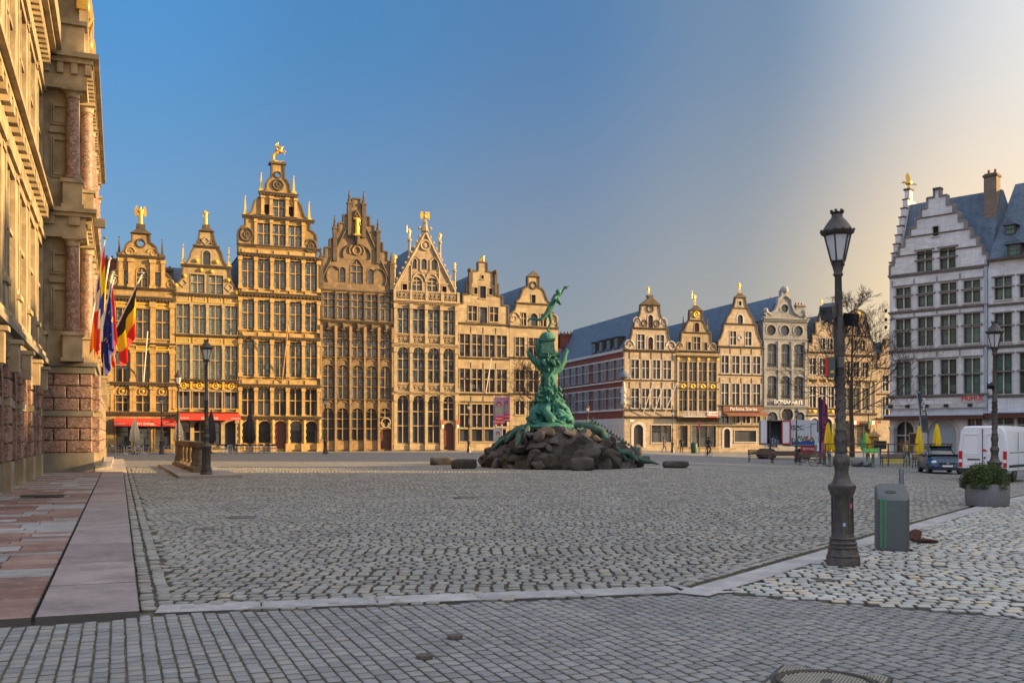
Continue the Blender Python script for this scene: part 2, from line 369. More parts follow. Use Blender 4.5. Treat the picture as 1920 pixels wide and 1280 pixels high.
def window(parent, x, z, w, h, kind, style, stone_m, glass_m, y0=0.0, wood=None, surround=.07, label=None):
    key = (round(w,1), round(h,1), kind, style, stone_m.name, glass_m.name, surround)
    if key not in WCACHE:
        fr = MB(); wd = .09; d0, d1 = .07, .24; t = .05
        pts = shape(kind, w, h)
        if surround:
            outp = [(px_*(w+2*surround)/w, -surround*.2+pz*(h+surround*1.2)/h) for px_, pz in pts]
            fr.ring(pts, outp, -.045, .02, 0)
            if kind == 'rect': fr.box(-w/2-surround*1.6, w/2+surround*1.6, -.1, .05, -.12, -surround*.2-.002, 0)
        ins = [(px_*(w-2*t)/w, t+pz*(h-2*t)/h) for px_, pz in pts]
        fr.ring(ins, pts, .15, .26, 1)
        door = style in ('door','studded')
        rise = 0 if kind == 'rect' else h-max(p[1] for p in pts[:3])
        if style in ('cross','lancet','two','high','triple'):
            top = h if kind == 'rect' else h-.03
            ms = [0] if style != 'triple' else [-w/6, w/6]
            for m_ in ms: fr.box(m_-wd/2, m_+wd/2, d0, d1, 0, top-(.01 if kind=='rect' else .02), 0)
            trs = {'cross':[.56], 'lancet':[.47,.74], 'two':[], 'high':[.36,.66], 'triple':[.5]}[style]
            for q in trs: fr.box(-w/2, w/2, d0-.02, d1-.01, h*q-wd/2, h*q+wd/2, 0)
            if style in ('lancet','high') and kind != 'rect':
                for sx in (-1, 1):
                    r = w/4; cx = sx*w/4; zz = h-rise-.02
                    fr.tube([(cx+r*math.cos(a), .14, zz+min(rise*.9, r*1.1)*math.sin(a)) for a in [PI*i/8 for i in range(9)]], .035, 4, 0)
            # dark sashes in every light
            xs = [-w/2]+ms+[w/2]; zs = [0]+[h*q for q in trs]+[h-(rise if kind!='rect' else 0)]
            for i in range(len(xs)-1):
                for j in range(len(zs)-1):
                    a0 = xs[i]+(wd/2 if i else t); a1 = xs[i+1]-(wd/2 if i < len(xs)-2 else t); b0 = zs[j]+(wd/2 if j else t); b1 = zs[j+1]-wd/2
                    if a1-a0 < .1 or b1-b0 < .1: continue
                    fr.ring([(a0+.04,b0+.04),(a1-.04,b0+.04),(a1-.04,b1-.04),(a0+.04,b1-.04)], [(a0,b0),(a1,b0),(a1,b1),(a0,b1)], .18, .25, 1)
        if style == 'grille':
            k = max(4, int(w/.16))
            for i in range(1, k): 
                x_ = -w/2+w*i/k; zt = h-rise+rise*math.sqrt(max(0, 1-(2*x_/w)**2)) if kind != 'rect' else h
                fr.box(x_-.012, x_+.012, .04, .065, 0, zt, 2)
            for q in (.25,.5,.72): fr.box(-w/2, w/2, .045, .06, h*q-.015, h*q+.015, 2)
        if style == 'shop':
            k = max(1, round(w/1.3))
            for i in range(1, k): fr.box(-w/2+w*i/k-.03, -w/2+w*i/k+.03, .12, .24, 0, h, 1)
            fr.box(-w/2, w/2, .12, .24, h*.72-.03, h*.72+.03, 1)
        if style == 'sash':
            fr.box(-.03, .03, .16, .25, 0, h-.03, 0); fr.box(-w/2, w/2, .15, .25, h*.62-.03, h*.62+.03, 0); fr.box(-w/2, w/2, -.12, -.05, .42, .47, 2)
            for i in range(9): fr.box(-w/2+w*(i+.5)/9-.01, -w/2+w*(i+.5)/9+.01, -.1, -.08, 0, .45, 2)
        if door:
            k = 6
            for i in range(k):
                xa = -w/2+.06+(w-.12)*i/k; xb = -w/2+.06+(w-.12)*(i+1)/k; zt = h-.08-(rise*(1-math.sin(math.acos(min(1,abs((xa+xb)/w))))) if rise else 0)
                fr.bbox(xa+.005, xb-.005, .17, .2, .02, zt, .012, 1)
            for q in (.2,.5,.8):
                if style == 'studded':
                    for i in range(k): fr.ball((-w/2+.06+(w-.12)*(i+.5)/k, .165, h*q), .03, 6, 2)
            fr.box(-w/2+.05, w/2-.05, .13, .17, h*.6-.03, h*.6+.03, 1)
        pn = MB(); n = len(pts); pn.add([(a, .22, b_) for a, b_ in pts], [tuple(range(n))])
        WCACHE[key] = (fr.mesh('door' if door else 'window', [stone_m, wood or M['wood_dark'], M['iron']]), pn.mesh('pane', glass_m))
    fm, pm = WCACHE[key]
    o = link('door' if style in ('door','studded') else 'window', fm, parent, (x, y0, z))
    if style not in ('door','studded'): link('pane', pm, o)
    else: link('panel', pm, o, (0, .02, 0))
    return o
def cornice(mb, x0, x1, z, h=.3, proj=.25, y0=0.0, dent=0, mi=0, ends=True):
    e = 1 if ends else 0
    mb.box(x0-.04*e, x1+.04*e, y0-proj*.35, y0+.05, z, z+h*.35, mi)
    mb.box(x0-.07*e, x1+.07*e, y0-proj*.7, y0+.05, z+h*.35+.001, z+h*.7, mi)
    mb.box(x0-.1*e, x1+.1*e, y0-proj, y0+.05, z+h*.7+.001, z+h, mi)
    if dent:
        k = int((x1-x0)/dent)
        for i in range(k): 
            xc = x0+(i+.5)*(x1-x0)/k; mb.box(xc-dent*.25, xc+dent*.25, y0-proj*.62, y0+.02, z+.01, z+h*.34, mi)
def pilaster(mb, x, z0, z1, w=.22, proj=.1, y0=0.0, mi=0, orn=True):
    h = z1-z0
    mb.box(x-w/2, x+w/2, y0-proj, y0+.04, z0, z1, mi)
    mb.box(x-w*.7, x+w*.7, y0-proj*1.5, y0+.04, z0-.001, z0+min(.25,h*.12), mi); mb.box(x-w*.7, x+w*.7, y0-proj*1.6, y0+.04, z1-min(.2,h*.1), z1-.003, mi)
    if orn and h > 1.2:
        mb.ball((x, y0-proj, z0+h*.78), w*.42, 6, mi, (1,.8,1.6)); mb.ball((x, y0-proj, z0+h*.3), w*.36, 6, mi, (1,.7,1.4)); mb.box(x-w*.2, x+w*.2, y0-proj*1.5, y0, z0+h*.36, z0+h*.66, mi)
def obelisk(mb, x, z0, z1, y=.2, mi=0, r=.16):
    h = z1-z0
    mb.box(x-r*1.2, x+r*1.2, y-r*1.2, y+r*1.2, z0, z0+h*.16, mi)
    mb.lathe([(r*.9,h*.16),(r*.25,h*.88)], (x,y,z0), 4, mi, PI/4); mb.ball((x,y,z0+h*.94), r*.42, 6, mi)
def volute(mb, x, z, r, y0=0.0, mi=0, sgn=1):
    pts = []; 
    for i in range(30):
        a = i/29*2.3*TAU/1.6; q = r*(1-i/34); pts.append((x+sgn*q*math.cos(a), y0-.03, z+q*math.sin(a)))
    mb.tube(pts, [r*.13*(1-i/45) for i in range(30)], 5, mi)
class Face:
    def __init__(s, px, Y, vpx=None, dirv=None):
        s.P = Vector(((px-960)/FPX*Y, Y)); d = Vector(dirv) if dirv else Vector(((vpx-960)/FPX, 1)).normalized()
        s.d = d.normalized(); s.ang = math.atan2(s.d.y, s.d.x)
    def u(s, px): r = (px-960)/FPX; return (r*s.P.y-s.P.x)/(s.d.x-r*s.d.y)
    def depth(s, px): return s.P.y+s.u(px)*s.d.y
    def pos(s, px, off=0): 
        q = s.P+s.d*s.u(px); n = Vector((s.d.y, -s.d.x)); return q+n*off
NORTH = Face(600, 100.0, vpx=5400)
EAST = Face(1171, 125.0, vpx=7000)
RIGHT = Face(1668, 85.0, dirv=(.703,-.711))
class House:
    def __init__(s, face, name, label, cat, x0, x1, cx, stone_m, trim_m, dark_m=None, group=None, zb=None):
        s.f = face; s.cx = cx; p = face.pos(cx); s.Y = p.y; s.uc = face.u(cx)
        s.zb = gz(p.x, p.y) if zb is None else zb
        s.root = thing(name, label, cat, (p.x, p.y, s.zb), face.ang, group)
        s.sm, s.tm, s.dm = stone_m, trim_m, dark_m or M['trim_dark']
        s.x0, s.x1 = s.U(x0), s.U(x1); s.trim = MB(); s.gold = MB(); s.holes = []; s.corn = MB()
    def U(s, px): return s.f.u(px)-s.uc
    def Z(s, py): return CAMH+(HOR-py)*s.Y/FPX-s.zb
    def k(s): return s.U(s.cx+.5)-s.U(s.cx-.5)
    def row(s, y0, y1, cols, kind='rect', style='cross', glass=None, surround=.07, wood=None, special=None):
        z1, z0 = s.Z(y0), s.Z(y1)
        for i, (a, b) in enumerate(cols):
            kd, st, zz0, gl, wd = kind, style, z0, glass or M['glass_grid'], wood
            if special and i in special:
                sp = special[i]; st = sp.get('style', st); kd = sp.get('kind', kd); zz0 = s.Z(sp['y1']) if 'y1' in sp else z0; gl = sp.get('glass', gl); wd = sp.get('wood', wd)
            xa, xb = s.U(a), s.U(b); w_, h_ = round(xb-xa,1), round(z1-zz0,1); xc = (xa+xb)/2
            w_ = max(w_,.3); h_ = max(h_,.3)
            s.holes.append([(xc+p, zz0+q) for p, q in shape(kd, w_, h_)])
            window(s.root, xc, zz0, w_, h_, kd, st, s.tm, gl, 0.0, wd, surround)
    def belt(s, py, h=.3, proj=.25, dent=0, x0=None, x1=None, mi=0):
        mb = MB(); cornice(mb, s.x0 if x0 is None else x0, s.x1 if x1 is None else x1, s.Z(py)-h*.5, h, proj, 0, dent, 0); mb.build('cornice', s.dm, s.root)
    def pil(s, xs, y0, y1, w=.22, proj=.1, orn=True, gold=False):
        for px in xs: mb = MB(); pilaster(mb, s.U(px), s.Z(y1), s.Z(y0), w, proj, 0, 0, orn); mb.build('pilaster', M['gilt_paint'] if gold else s.tm, s.root)
    def sym(s, prof):
        """half profile [(dx px, y px)] from the bottom up to a closed outline"""
        k = s.k(); r = [(dx*k, s.Z(y)) for dx, y in prof]; return r+[(-x, z) for x, z in reversed(r) if abs(x) > 1e-6]
    def finish(s, top_px, gable=None, gholes=None, base_py=None, depth=12, roof=None, roof_z=None, coping=True, side_m=None, thick=.5, roof_m=None, ridge_drop=.6):
        zt = s.Z(top_px); zbase = 0.0-.6
        inb = [h for h in s.holes if max(p[1] for p in h) <= zt+.01]; ing = [h for h in s.holes if max(p[1] for p in h) > zt+.01]
        mb = MB(); panel(mb, [(s.x0,zbase),(s.x1,zbase),(s.x1,zt),(s.x0,zt)], inb, 0, thick); mb.build('wall', s.sm, s.root)
        if gable:
            mb = MB(); 
            panel(mb, [(x, z) for x, z in gable], ing+(gholes or []), 0.0, .4); mb.build('gable', s.sm, s.root)
            if coping:
                cp = MB(); g = gable; n = len(g)
                for i in range(n):
                    a, b = Vector(g[i]), Vector(g[(i+1)%n])
                    if min(a.y, b.y) < zt+.02 and abs(a.y-b.y) < .01: continue
                    d = b-a
                    if d.length < .02: continue
                    d.normalize(); nr = Vector((d.y, -d.x)); t = .09
                    q = [a-d*.03-nr*.05, b+d*.03-nr*.05, b+d*.03+nr*t, a-d*.03+nr*t]
                    cp.prism([(v.x, v.y) for v in q][::1], -.1-.0007*i, .42+.0007*i)
                cp.build('coping', s.dm, s.root)
        if s.trim.v: s.trim.build('stone_trim', [s.tm, M['gilt_paint']], s.root)
        if s.corn.v: s.corn.build('moulding', [s.dm, s.tm], s.root)
        if s.gold.v: s.gold.build('gilt_ornament', [M['gilt_paint'], M['gilt']], s.root, 40)
        # the body behind the front
        bd = MB(); sm = side_m or s.sm
        bd.box(s.x0+.02, s.x1-.02, thick+.9, depth, zbase, zt-.02)
        bd.box(s.x0, s.x0+.3, thick+.002, thick+.9, zbase, zt-.03); bd.box(s.x1-.3, s.x1, thick+.002, thick+.9, zbase, zt-.03)
        bd.build('side_wall', sm, s.root)
        if roof == 'gable':
            xc = 0; zr = roof_z if roof_z else max(z for x, z in gable)-ridge_drop
            rf = MB(); rf.prism([(s.x0-.05,zt-.05),(s.x1+.05,zt-.05),(xc+.25,zr),(xc-.25,zr)], .41, depth+.1)
            s.roof = rf.build('roof', roof_m or M['slate'], s.root)
        elif roof == 'side':
            rf = MB(); zr = roof_z; rf.xprism([(.45,zt-.05),(depth+.1,zt-.05),(depth/2+.6,zr),(depth/2-.3,zr)][::1], s.x0, s.x1)
            s.roof = rf.build('roof', roof_m or M['slate'], s.root)
        return s
def chimney(h, x, y, z0, z1, w=.9, d=.8, m=None):
    mb = MB(); mb.box(x-w/2, x+w/2, y-d/2, y+d/2, z0, z1-.3); mb.box(x-w/2-.08, x+w/2+.08, y-d/2-.08, y+d/2+.08, z1-.3, z1-.12, 1); mb.box(x-w/2+.02, x+w/2-.02, y-d/2+.02, y+d/2-.02, z1-.12, z1, 0)
    k = max(1, int(w/.45))
    for i in range(k): mb.lathe([(.11,0),(.13,.05),(.09,.35)], (x-w/2+w*(i+.5)/k, y, z1), 8, 2)
    return mb.build('chimney', [m or M['red_brick'], M['trim_dark'], M['tile']], h.roof if hasattr(h, 'roof') else h.root)
# ---------------------------------------------------------------- ground
def gpt(px, py): Y = CAMH*FPX/(py-HOR); return Vector(((px-960)/FPX*Y, Y))
EDIR = Vector((-.370,.929)); EP = Vector((-3.33, 8.84))               # kerb edge of the town hall pavement
K1a, K1b = Vector((-3.3, 9.0)), Vector((1.85, 10.2)); K1d = (K1b-K1a).normalized()
K2d = Vector((.583,.812)); K2a = Vector((1.9,10.45)); L3a, L3d = Vector((2.2,10.2)), Vector((.86,-.51)).normalized()
def side(p, a, d): return (p[...,0]-a.x)*d.y-(p[...,1]-a.y)*d.x     # > 0 : right of the line
def region(p):
    """0 square cobbles, 1 near setts, 2 right pavement, 3 town hall pavement"""
    r = np.zeros(p.shape[:-1], int)
    s1 = side(p, K1a, K1d); s2 = side(p, K2a, K2d); s3 = side(p, L3a, L3d); se = side(p, EP, EDIR)
    r[(s2 > 0) & (s3 < 0)] = 2
    near = ((p[...,0] < K1b.x+.1) & (s1 > 0)) | ((p[...,0] >= K1b.x+.1) & (s3 >= 0)); r[near] = 1
    hallp = (se < 0) & (side(p, EP, Vector((EDIR.y,-EDIR.x))) < 0); r[hallp] = 3
    return r
def gzn(x, y):
    a = np.clip((x-6)/22,0,1); b = np.clip((y-15)/25,0,1); return -.55*a*a*(3-2*a)*b*b*(3-2*b)
def sheet(name, xs, ys, dz, mat, kind='structure', keep=None):
    X, Y = np.meshgrid(xs, ys); Z = gzn(X, Y)+dz; n, m = X.shape; v = np.stack([X,Y,Z],-1).reshape(-1,3)
    idx = np.arange(n*m).reshape(n,m); f = np.stack([idx[:-1,:-1],idx[:-1,1:],idx[1:,1:],idx[1:,:-1]],-1).reshape(-1,4)
    if keep is not None: f = f[keep(v[f].mean(1))]
    me = bpy.data.meshes.new(name); me.from_pydata(v.tolist(), [], f.tolist()); me.materials.append(mat)
    me.polygons.foreach_set('use_smooth', [True]*len(me.polygons)); return tag(link(name, me), kind=kind)
def joint_mat():
    b = NB('sandy joints'); n1 = b.noise(3,4); n2 = b.noise(40,4); c = b.mix(b.ramp(n1,.35,.65), (.085,.075,.058), (.17,.15,.115)); c = b.mix(b.ramp(n2,.3,.7,0,.5), c, (.03,.03,.022)); b.bump(n2,.5,.01); return b.done(c,.95,0,.1)
def far_cobble():
    b = NB('distant cobbles'); sp = b.n('SeparateXYZ'); b.l(b.tcn.outputs['Object'], sp.inputs[0])
    mp = b.n('Mapping'); mp.inputs['Rotation'].default_value = (0,0,R(-14)); b.l(b.tcn.outputs['Object'], mp.inputs[0])
    nz = b.n('TexNoise'); nz.inputs['Scale'].default_value = .5; b.l(mp.outputs[0], nz.inputs['Vector']); v = b.n('VectorMath', operation='MULTIPLY_ADD'); b.l(nz.outputs['Color'], v.inputs[0]); v.inputs[1].default_value = (.6,.6,0); b.l(mp.outputs[0], v.inputs[2])
    br = b.n('TexBrick'); b.l(v.outputs[0], br.inputs['Vector']); br.inputs['Scale'].default_value = 1; br.inputs['Brick Width'].default_value = .18; br.inputs['Row Height'].default_value = .2; br.inputs['Mortar Size'].default_value = .018; br.inputs['Mortar Smooth'].default_value = .6
    br.inputs['Color1'].default_value = (.15,.148,.145,1); br.inputs['Color2'].default_value = (.27,.26,.245,1); br.inputs['Mortar'].default_value = (.05,.047,.042,1)
    n1 = b.noise(.25,5,rough=.6); n2 = b.noise(2.5,5,rough=.7); c = b.mix(b.ramp(n1,.35,.7,0,.45), br.outputs['Color'], (.10,.097,.092)); c = b.mix(b.ramp(n2,.45,.75,0,.4), c, (.32,.30,.27))
    b.bump(b.math('MULTIPLY', br.outputs['Fac'], -1.0), .7, .03); return b.done(c, .72, 0, .35)
def stone_mat(name, lo, hi, warm, rough=.62, spec=.4, speck=.25):
    b = NB(name); at_ = b.n('Attribute', attribute_name='tint'); sp = b.n('SeparateXYZ'); b.l(at_.outputs['Color'], sp.inputs[0])
    c = b.mix(sp.outputs[0], lo, hi); c = b.mix(b.ramp(sp.outputs[1],.7,1,0,.75), c, warm); n1 = b.noise(60,5,rough=.7); n2 = b.noise(.6,5,rough=.65); n3 = b.noise(9,4,rough=.7)
    c = b.mix(b.ramp(n1,.3,.7,0,speck), c, tuple(x*.45 for x in lo)); c = b.mix(b.ramp(n2,.42,.68,0,.45), c, tuple(x*.6 for x in lo)); c = b.mix(b.ramp(n3,.5,.8,0,.35), c, tuple(x*1.5 for x in hi))
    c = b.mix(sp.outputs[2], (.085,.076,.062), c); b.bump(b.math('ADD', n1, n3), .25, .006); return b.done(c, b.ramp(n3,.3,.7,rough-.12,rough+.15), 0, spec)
def cobbles(name, mat, org, ang, wx, wy, bounds, test, jit=.12, dome=.014, inset=.14, gap=.016, wob=.0, seed=1, z0=0.0, stag=.5, column=False, lift=True, gapy=None):
    """individually shaped stones laid in rows; bounds in the rotated frame, test(points) keeps centres"""
    rg = np.random.default_rng(seed); ca, sa = math.cos(ang), math.sin(ang); x0, x1, y0, y1 = bounds
    nr = int((y1-y0)/wy); nc = int((x1-x0)/wx); J, I = np.meshgrid(np.arange(nr), np.arange(nc), indexing='ij')
    if column: cx = x0+(I+.5)*wx; cy = y0+(J+.5+ (I*stag)%1)*wy+rg.uniform(-.5,.5,(1,nc))*wy*.5
    else: cx = x0+(I+.5+(J*stag)%1)*wx+rg.uniform(-.5,.5,(nr,1))*wx*.7; cy = y0+(J+.5)*wy+0*I
    if wob: cy = cy+wob*np.sin(cx*.55+J*.013)+wob*.5*np.sin(cx*1.3+J*.05); 
    cx = (cx+rg.uniform(-jit,jit,cx.shape)*wx*.35).ravel(); cy = (cy+rg.uniform(-jit,jit,cy.shape)*wy*.35).ravel()
    gx, gy = org[0]+cx*ca-cy*sa, org[1]+cx*sa+cy*ca
    keep = test(np.stack([gx,gy],-1)); gx, gy = gx[keep], gy[keep]; n = len(gx)
    hw = (wx/2-gap*.5)*(1-rg.uniform(0,jit,n)); hh = (wy/2-(gapy or gap)*.5)*(1-rg.uniform(0,jit,n)); ra = ang+rg.normal(0,jit*.22,n)
    # octagon outline
    cr_ = .8 if dome > .004 else .93; ox = np.array([-cr_,cr_,1,1,cr_,-cr_,-1,-1]); oy = np.array([-1,-1,-cr_,cr_,1,1,cr_,-cr_]); k = 8
    def ringv(s, z):
        jx = rg.uniform(-jit,jit,(n,k))*.5; px = (ox[None]+jx*0.6)*(hw[:,None]*s); py = (oy[None]+rg.uniform(-jit,jit,(n,k))*.3)*(hh[:,None]*s); c_, s_ = np.cos(ra)[:,None], np.sin(ra)[:,None]
        X = gx[:,None]+px*c_-py*s_; Y = gy[:,None]+px*s_+py*c_; return np.stack([X,Y,np.broadcast_to(z, X.shape)],-1)
    hz = rg.normal(0, .0035 if lift else .001, n)[:,None]; ts = .010 if lift else .003; tx = rg.normal(0,ts,n)[:,None]*ox[None]*hw[:,None]*4; ty = rg.normal(0,ts,n)[:,None]*oy[None]*hh[:,None]*4
    V = np.concatenate([ringv(1.0, np.full((n,k),-.03)), ringv(1.0, hz-.006+np.zeros((n,k))), ringv(1-inset, hz+dome*.75+tx+ty), ringv(.45, hz+dome+(tx+ty)*.45)], 1)
    V[...,2] += gzn(V[...,0],V[...,1])+z0; V = V.reshape(-1,3); nv = 4*k
    base = []
    for r_ in range(3):
        for i in range(k): base.append([r_*k+i, r_*k+(i+1)%k, (r_+1)*k+(i+1)%k, (r_+1)*k+i])
    base = np.array(base); quads = (base[None]+(np.arange(n)*nv)[:,None,None]).reshape(-1,4); top = (np.arange(3*k,4*k)[None]+(np.arange(n)*nv)[:,None])
    me = bpy.data.meshes.new(name); me.vertices.add(len(V)); me.vertices.foreach_set('co', V.ravel().astype(np.float32))
    nl = quads.size+top.size; me.loops.add(nl); me.loops.foreach_set('vertex_index', np.concatenate([quads.ravel(), top.ravel()]).astype(np.int32))
    npoly = len(quads)+len(top); me.polygons.add(npoly); me.polygons.foreach_set('loop_start', np.concatenate([np.arange(len(quads))*4, quads.size+np.arange(len(top))*k]).astype(np.int32))
    me.update(calc_edges=True); me.polygons.foreach_set('use_smooth', np.ones(npoly,bool)); 
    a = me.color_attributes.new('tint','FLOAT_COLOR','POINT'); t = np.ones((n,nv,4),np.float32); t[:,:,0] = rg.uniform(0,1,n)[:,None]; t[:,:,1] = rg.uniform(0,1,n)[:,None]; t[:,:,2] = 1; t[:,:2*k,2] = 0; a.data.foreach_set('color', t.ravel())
    me.materials.append(mat); me.validate(); return tag(link(name, me), kind='structure'), n
inview = lambda p: (p[...,1] > 5.0) & (np.abs(p[...,0]) < p[...,1]*.56+1.6)
FARY = 50.0
edge_xs = np.concatenate([np.linspace(-600,-60,10), np.linspace(-50,60,111), np.linspace(70,600,10)]); edge_ys = np.concatenate([np.linspace(-60,4,8), np.linspace(5,150,146), np.linspace(160,900,12)])
sheet('ground', edge_xs, edge_ys, -.028, joint_mat())
sheet('far_paving', np.linspace(-60,70,131), np.linspace(FARY-.4,160,127), .004, far_cobble())
m_sq = stone_mat('square cobbles', (.185,.182,.17), (.30,.29,.265), (.34,.28,.20)); m_near = stone_mat('small setts', (.175,.178,.182), (.255,.252,.25), (.28,.255,.225), .66, .35, .2); m_right = stone_mat('pale cobbles', (.28,.29,.285), (.48,.47,.43), (.56,.42,.25), .6, .4, .2)
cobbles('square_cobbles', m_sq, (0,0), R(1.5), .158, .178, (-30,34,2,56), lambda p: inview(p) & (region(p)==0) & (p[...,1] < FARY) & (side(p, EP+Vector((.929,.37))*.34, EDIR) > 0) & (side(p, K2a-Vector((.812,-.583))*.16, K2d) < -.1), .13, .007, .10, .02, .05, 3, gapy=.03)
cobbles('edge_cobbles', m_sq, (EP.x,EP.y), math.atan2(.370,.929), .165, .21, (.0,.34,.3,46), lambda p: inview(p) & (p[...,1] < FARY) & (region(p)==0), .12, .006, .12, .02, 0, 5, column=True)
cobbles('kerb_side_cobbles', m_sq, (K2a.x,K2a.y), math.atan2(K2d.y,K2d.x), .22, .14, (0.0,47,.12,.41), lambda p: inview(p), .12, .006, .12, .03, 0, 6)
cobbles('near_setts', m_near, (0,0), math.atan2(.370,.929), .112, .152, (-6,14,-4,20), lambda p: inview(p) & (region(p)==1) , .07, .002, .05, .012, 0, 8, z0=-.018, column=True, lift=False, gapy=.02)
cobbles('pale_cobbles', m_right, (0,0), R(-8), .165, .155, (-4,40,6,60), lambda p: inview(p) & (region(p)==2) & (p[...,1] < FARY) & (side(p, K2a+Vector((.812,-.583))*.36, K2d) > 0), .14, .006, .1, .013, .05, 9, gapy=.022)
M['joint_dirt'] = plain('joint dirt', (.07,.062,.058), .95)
def granite(name, a, b_, sp=.3):
    b = NB(name); n1 = b.noise(1.6,5,rough=.65); n2 = b.noise(70,4,rough=.7); n3 = b.noise(.5,3); oi = b.n('ObjectInfo'); at_ = b.n('Attribute', attribute_name='tint'); s_ = b.n('SeparateXYZ'); b.l(at_.outputs['Color'], s_.inputs[0])
    c = b.mix(s_.outputs[0], a, b_); c = b.mix(b.ramp(n1,.4,.66,0,.6), c, tuple(x*.5 for x in a)); n4 = b.noise(7,5,rough=.75); c = b.mix(b.ramp(n4,.5,.72,0,.45), c, tuple(x*1.5 for x in b_)); c = b.mix(b.ramp(n2,.3,.7,0,.35), c, tuple(x*.5 for x in a)); b.bump(b.math('ADD',n2,n1),.2,.008); return b.done(c,.66,0,sp)
def slabs(name, mat, quads, z, h=.12, seed=1, bev=.012, gapw=.006):
    """quads: list of 4 (x,y) corners; each becomes a slightly bevelled slab"""
    rg = random.Random(seed); V = []; F = []; T = []
    for q in quads:
        c = sum((Vector(p) for p in q), Vector((0,0)))/4; t = rg.random(); dz = rg.uniform(-.003,.003); b = len(V)
        q = [Vector(p) for p in q]; eu = (q[1]-q[0]).normalized(); ev = (q[3]-q[0]).normalized(); g1, g2 = .007, gapw*rg.uniform(.5,1.1)
        q = [p+eu*(g1 if i in (0,3) else -g1)+ev*(g2 if i < 2 else -g2) for i, p in enumerate(q)]
        for p in q: V.append((p.x,p.y,gz(p.x,p.y)+z-h))
        for p in q: V.append((p.x,p.y,gz(p.x,p.y)+z-bev+dz))
        for p in q: p2 = p+(c-p).normalized()*bev*1.4; V.append((p2.x,p2.y,gz(p.x,p.y)+z+dz))
        for r_ in (0,4): F += [(b+r_+i,b+r_+(i+1)%4,b+r_+4+(i+1)%4,b+r_+4+i) for i in range(4)]
        F.append((b+8,b+9,b+10,b+11)); T += [t]*12
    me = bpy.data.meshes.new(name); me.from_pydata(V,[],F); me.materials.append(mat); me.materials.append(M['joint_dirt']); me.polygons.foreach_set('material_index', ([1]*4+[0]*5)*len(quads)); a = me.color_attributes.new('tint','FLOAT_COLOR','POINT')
    a.data.foreach_set('color', [x for t in T for x in (t,t,t,1)]); bm = bmesh.new(); bm.from_mesh(me); bmesh.ops.recalc_face_normals(bm, faces=bm.faces); bm.to_mesh(me); bm.free(); return tag(link(name, me), kind='structure')
kq = []
def strip(a, d, w_, lens, nrm):
    p = a.copy(); out_ = []
    for l_ in lens: q = p+d*l_; out_.append([p, q, q+nrm*w_, p+nrm*w_]); p = q
    return out_
n1 = Vector((K1d.y,-K1d.x)); kq += strip(K1a+Vector((.02,.03)), K1d, -.38, [.95,1.1,1.0,1.05,1.1], n1); 
n2 = Vector((K2d.y,-K2d.x)); kq += strip(K2a-K2d*.35, K2d, .36, [1.1]*46, n2); kq.append([K1b+Vector((-.02,.0)), K1b+Vector((.55,.02)), K2a+n2*.36+K2d*-.1, K1b-n1*.36])
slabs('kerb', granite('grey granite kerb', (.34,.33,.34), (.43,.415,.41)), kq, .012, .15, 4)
# town hall pavement: wide granite edge slabs, then pink and grey flags
nE = Vector((EDIR.y,-EDIR.x)); ed = []; p = 0.0; rg = random.Random(3)
while p < 60: l_ = rg.choice([1.3,1.9,2.3,1.0]); a = EP+EDIR*p; b_ = EP+EDIR*(p+l_); ed.append([a-nE*.86, a, b_, b_-nE*.86]); p += l_
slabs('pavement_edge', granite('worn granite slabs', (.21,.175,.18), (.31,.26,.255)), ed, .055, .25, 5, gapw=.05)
pk = []; gy = []; p = 0.02
while p < 60:
    l_ = rg.uniform(.32,.75) if rg.random() > .16 else .24; x = .88; grey = l_ < .25
    while x < (3.45 if p < 36 else 1.5):
        w_ = rg.uniform(.45,1.0) if not grey else rg.uniform(.9,1.5); x2 = min(x+w_, 3.5 if p < 36 else 1.6); a = EP+EDIR*p-nE*x; b_ = EP+EDIR*p-nE*x2; c_ = b_+EDIR*l_; d_ = a+EDIR*l_
        (gy if grey or rg.random() < (.22 if p < 8 else .45) else pk).append([b_,a,d_,c_]); x = x2
    p += l_
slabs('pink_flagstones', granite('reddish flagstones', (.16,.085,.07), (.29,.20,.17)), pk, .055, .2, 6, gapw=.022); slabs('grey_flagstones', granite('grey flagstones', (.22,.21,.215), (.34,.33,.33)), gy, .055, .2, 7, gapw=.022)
# ---------------------------------------------------------------- gilt figures for the gable tops
def body(name, J, mat, scale=1.0, female=False, sub=1, extra=None):
    """J: joint dict; one continuous skinned body of height about 1.75 * scale"""
    order = ['pel','wai','che','nec','hed','top','ls','le','lw','lh','rs','re','rw','rh','lhip','lk','la','lt','rhip','rk','ra','rt']
    rad = dict(pel=.155,wai=.13,che=.16,nec=.06,hed=.095,top=.07,ls=.075,le=.048,lw=.033,lh=.035,rs=.075,re=.048,rw=.033,rh=.035,lhip=.1,lk=.062,la=.042,lt=.035,rhip=.1,rk=.062,ra=.042,rt=.035)
    E = [('pel','wai'),('wai','che'),('che','nec'),('nec','hed'),('hed','top'),('che','ls'),('ls','le'),('le','lw'),('lw','lh'),('che','rs'),('rs','re'),('re','rw'),('rw','rh'),('pel','lhip'),('lhip','lk'),('lk','la'),('la','lt'),('pel','rhip'),('rhip','rk'),('rk','ra'),('ra','rt')]
    V = [tuple(q*scale for q in J[k]) for k in order]; rr = [rad[k]*scale for k in order]; EE = [(order.index(a), order.index(b)) for a, b in E]
    if extra:
        for pts, rads, att in extra:
            b = len(V); V += [tuple(q*scale for q in p) for p in pts]; rr += [r*scale for r in rads]; EE.append((order.index(att), b)); EE += [(b+i, b+i+1) for i in range(len(pts)-1)]
    return skin_mesh(name, V, EE, rr, mat, sub, 0)
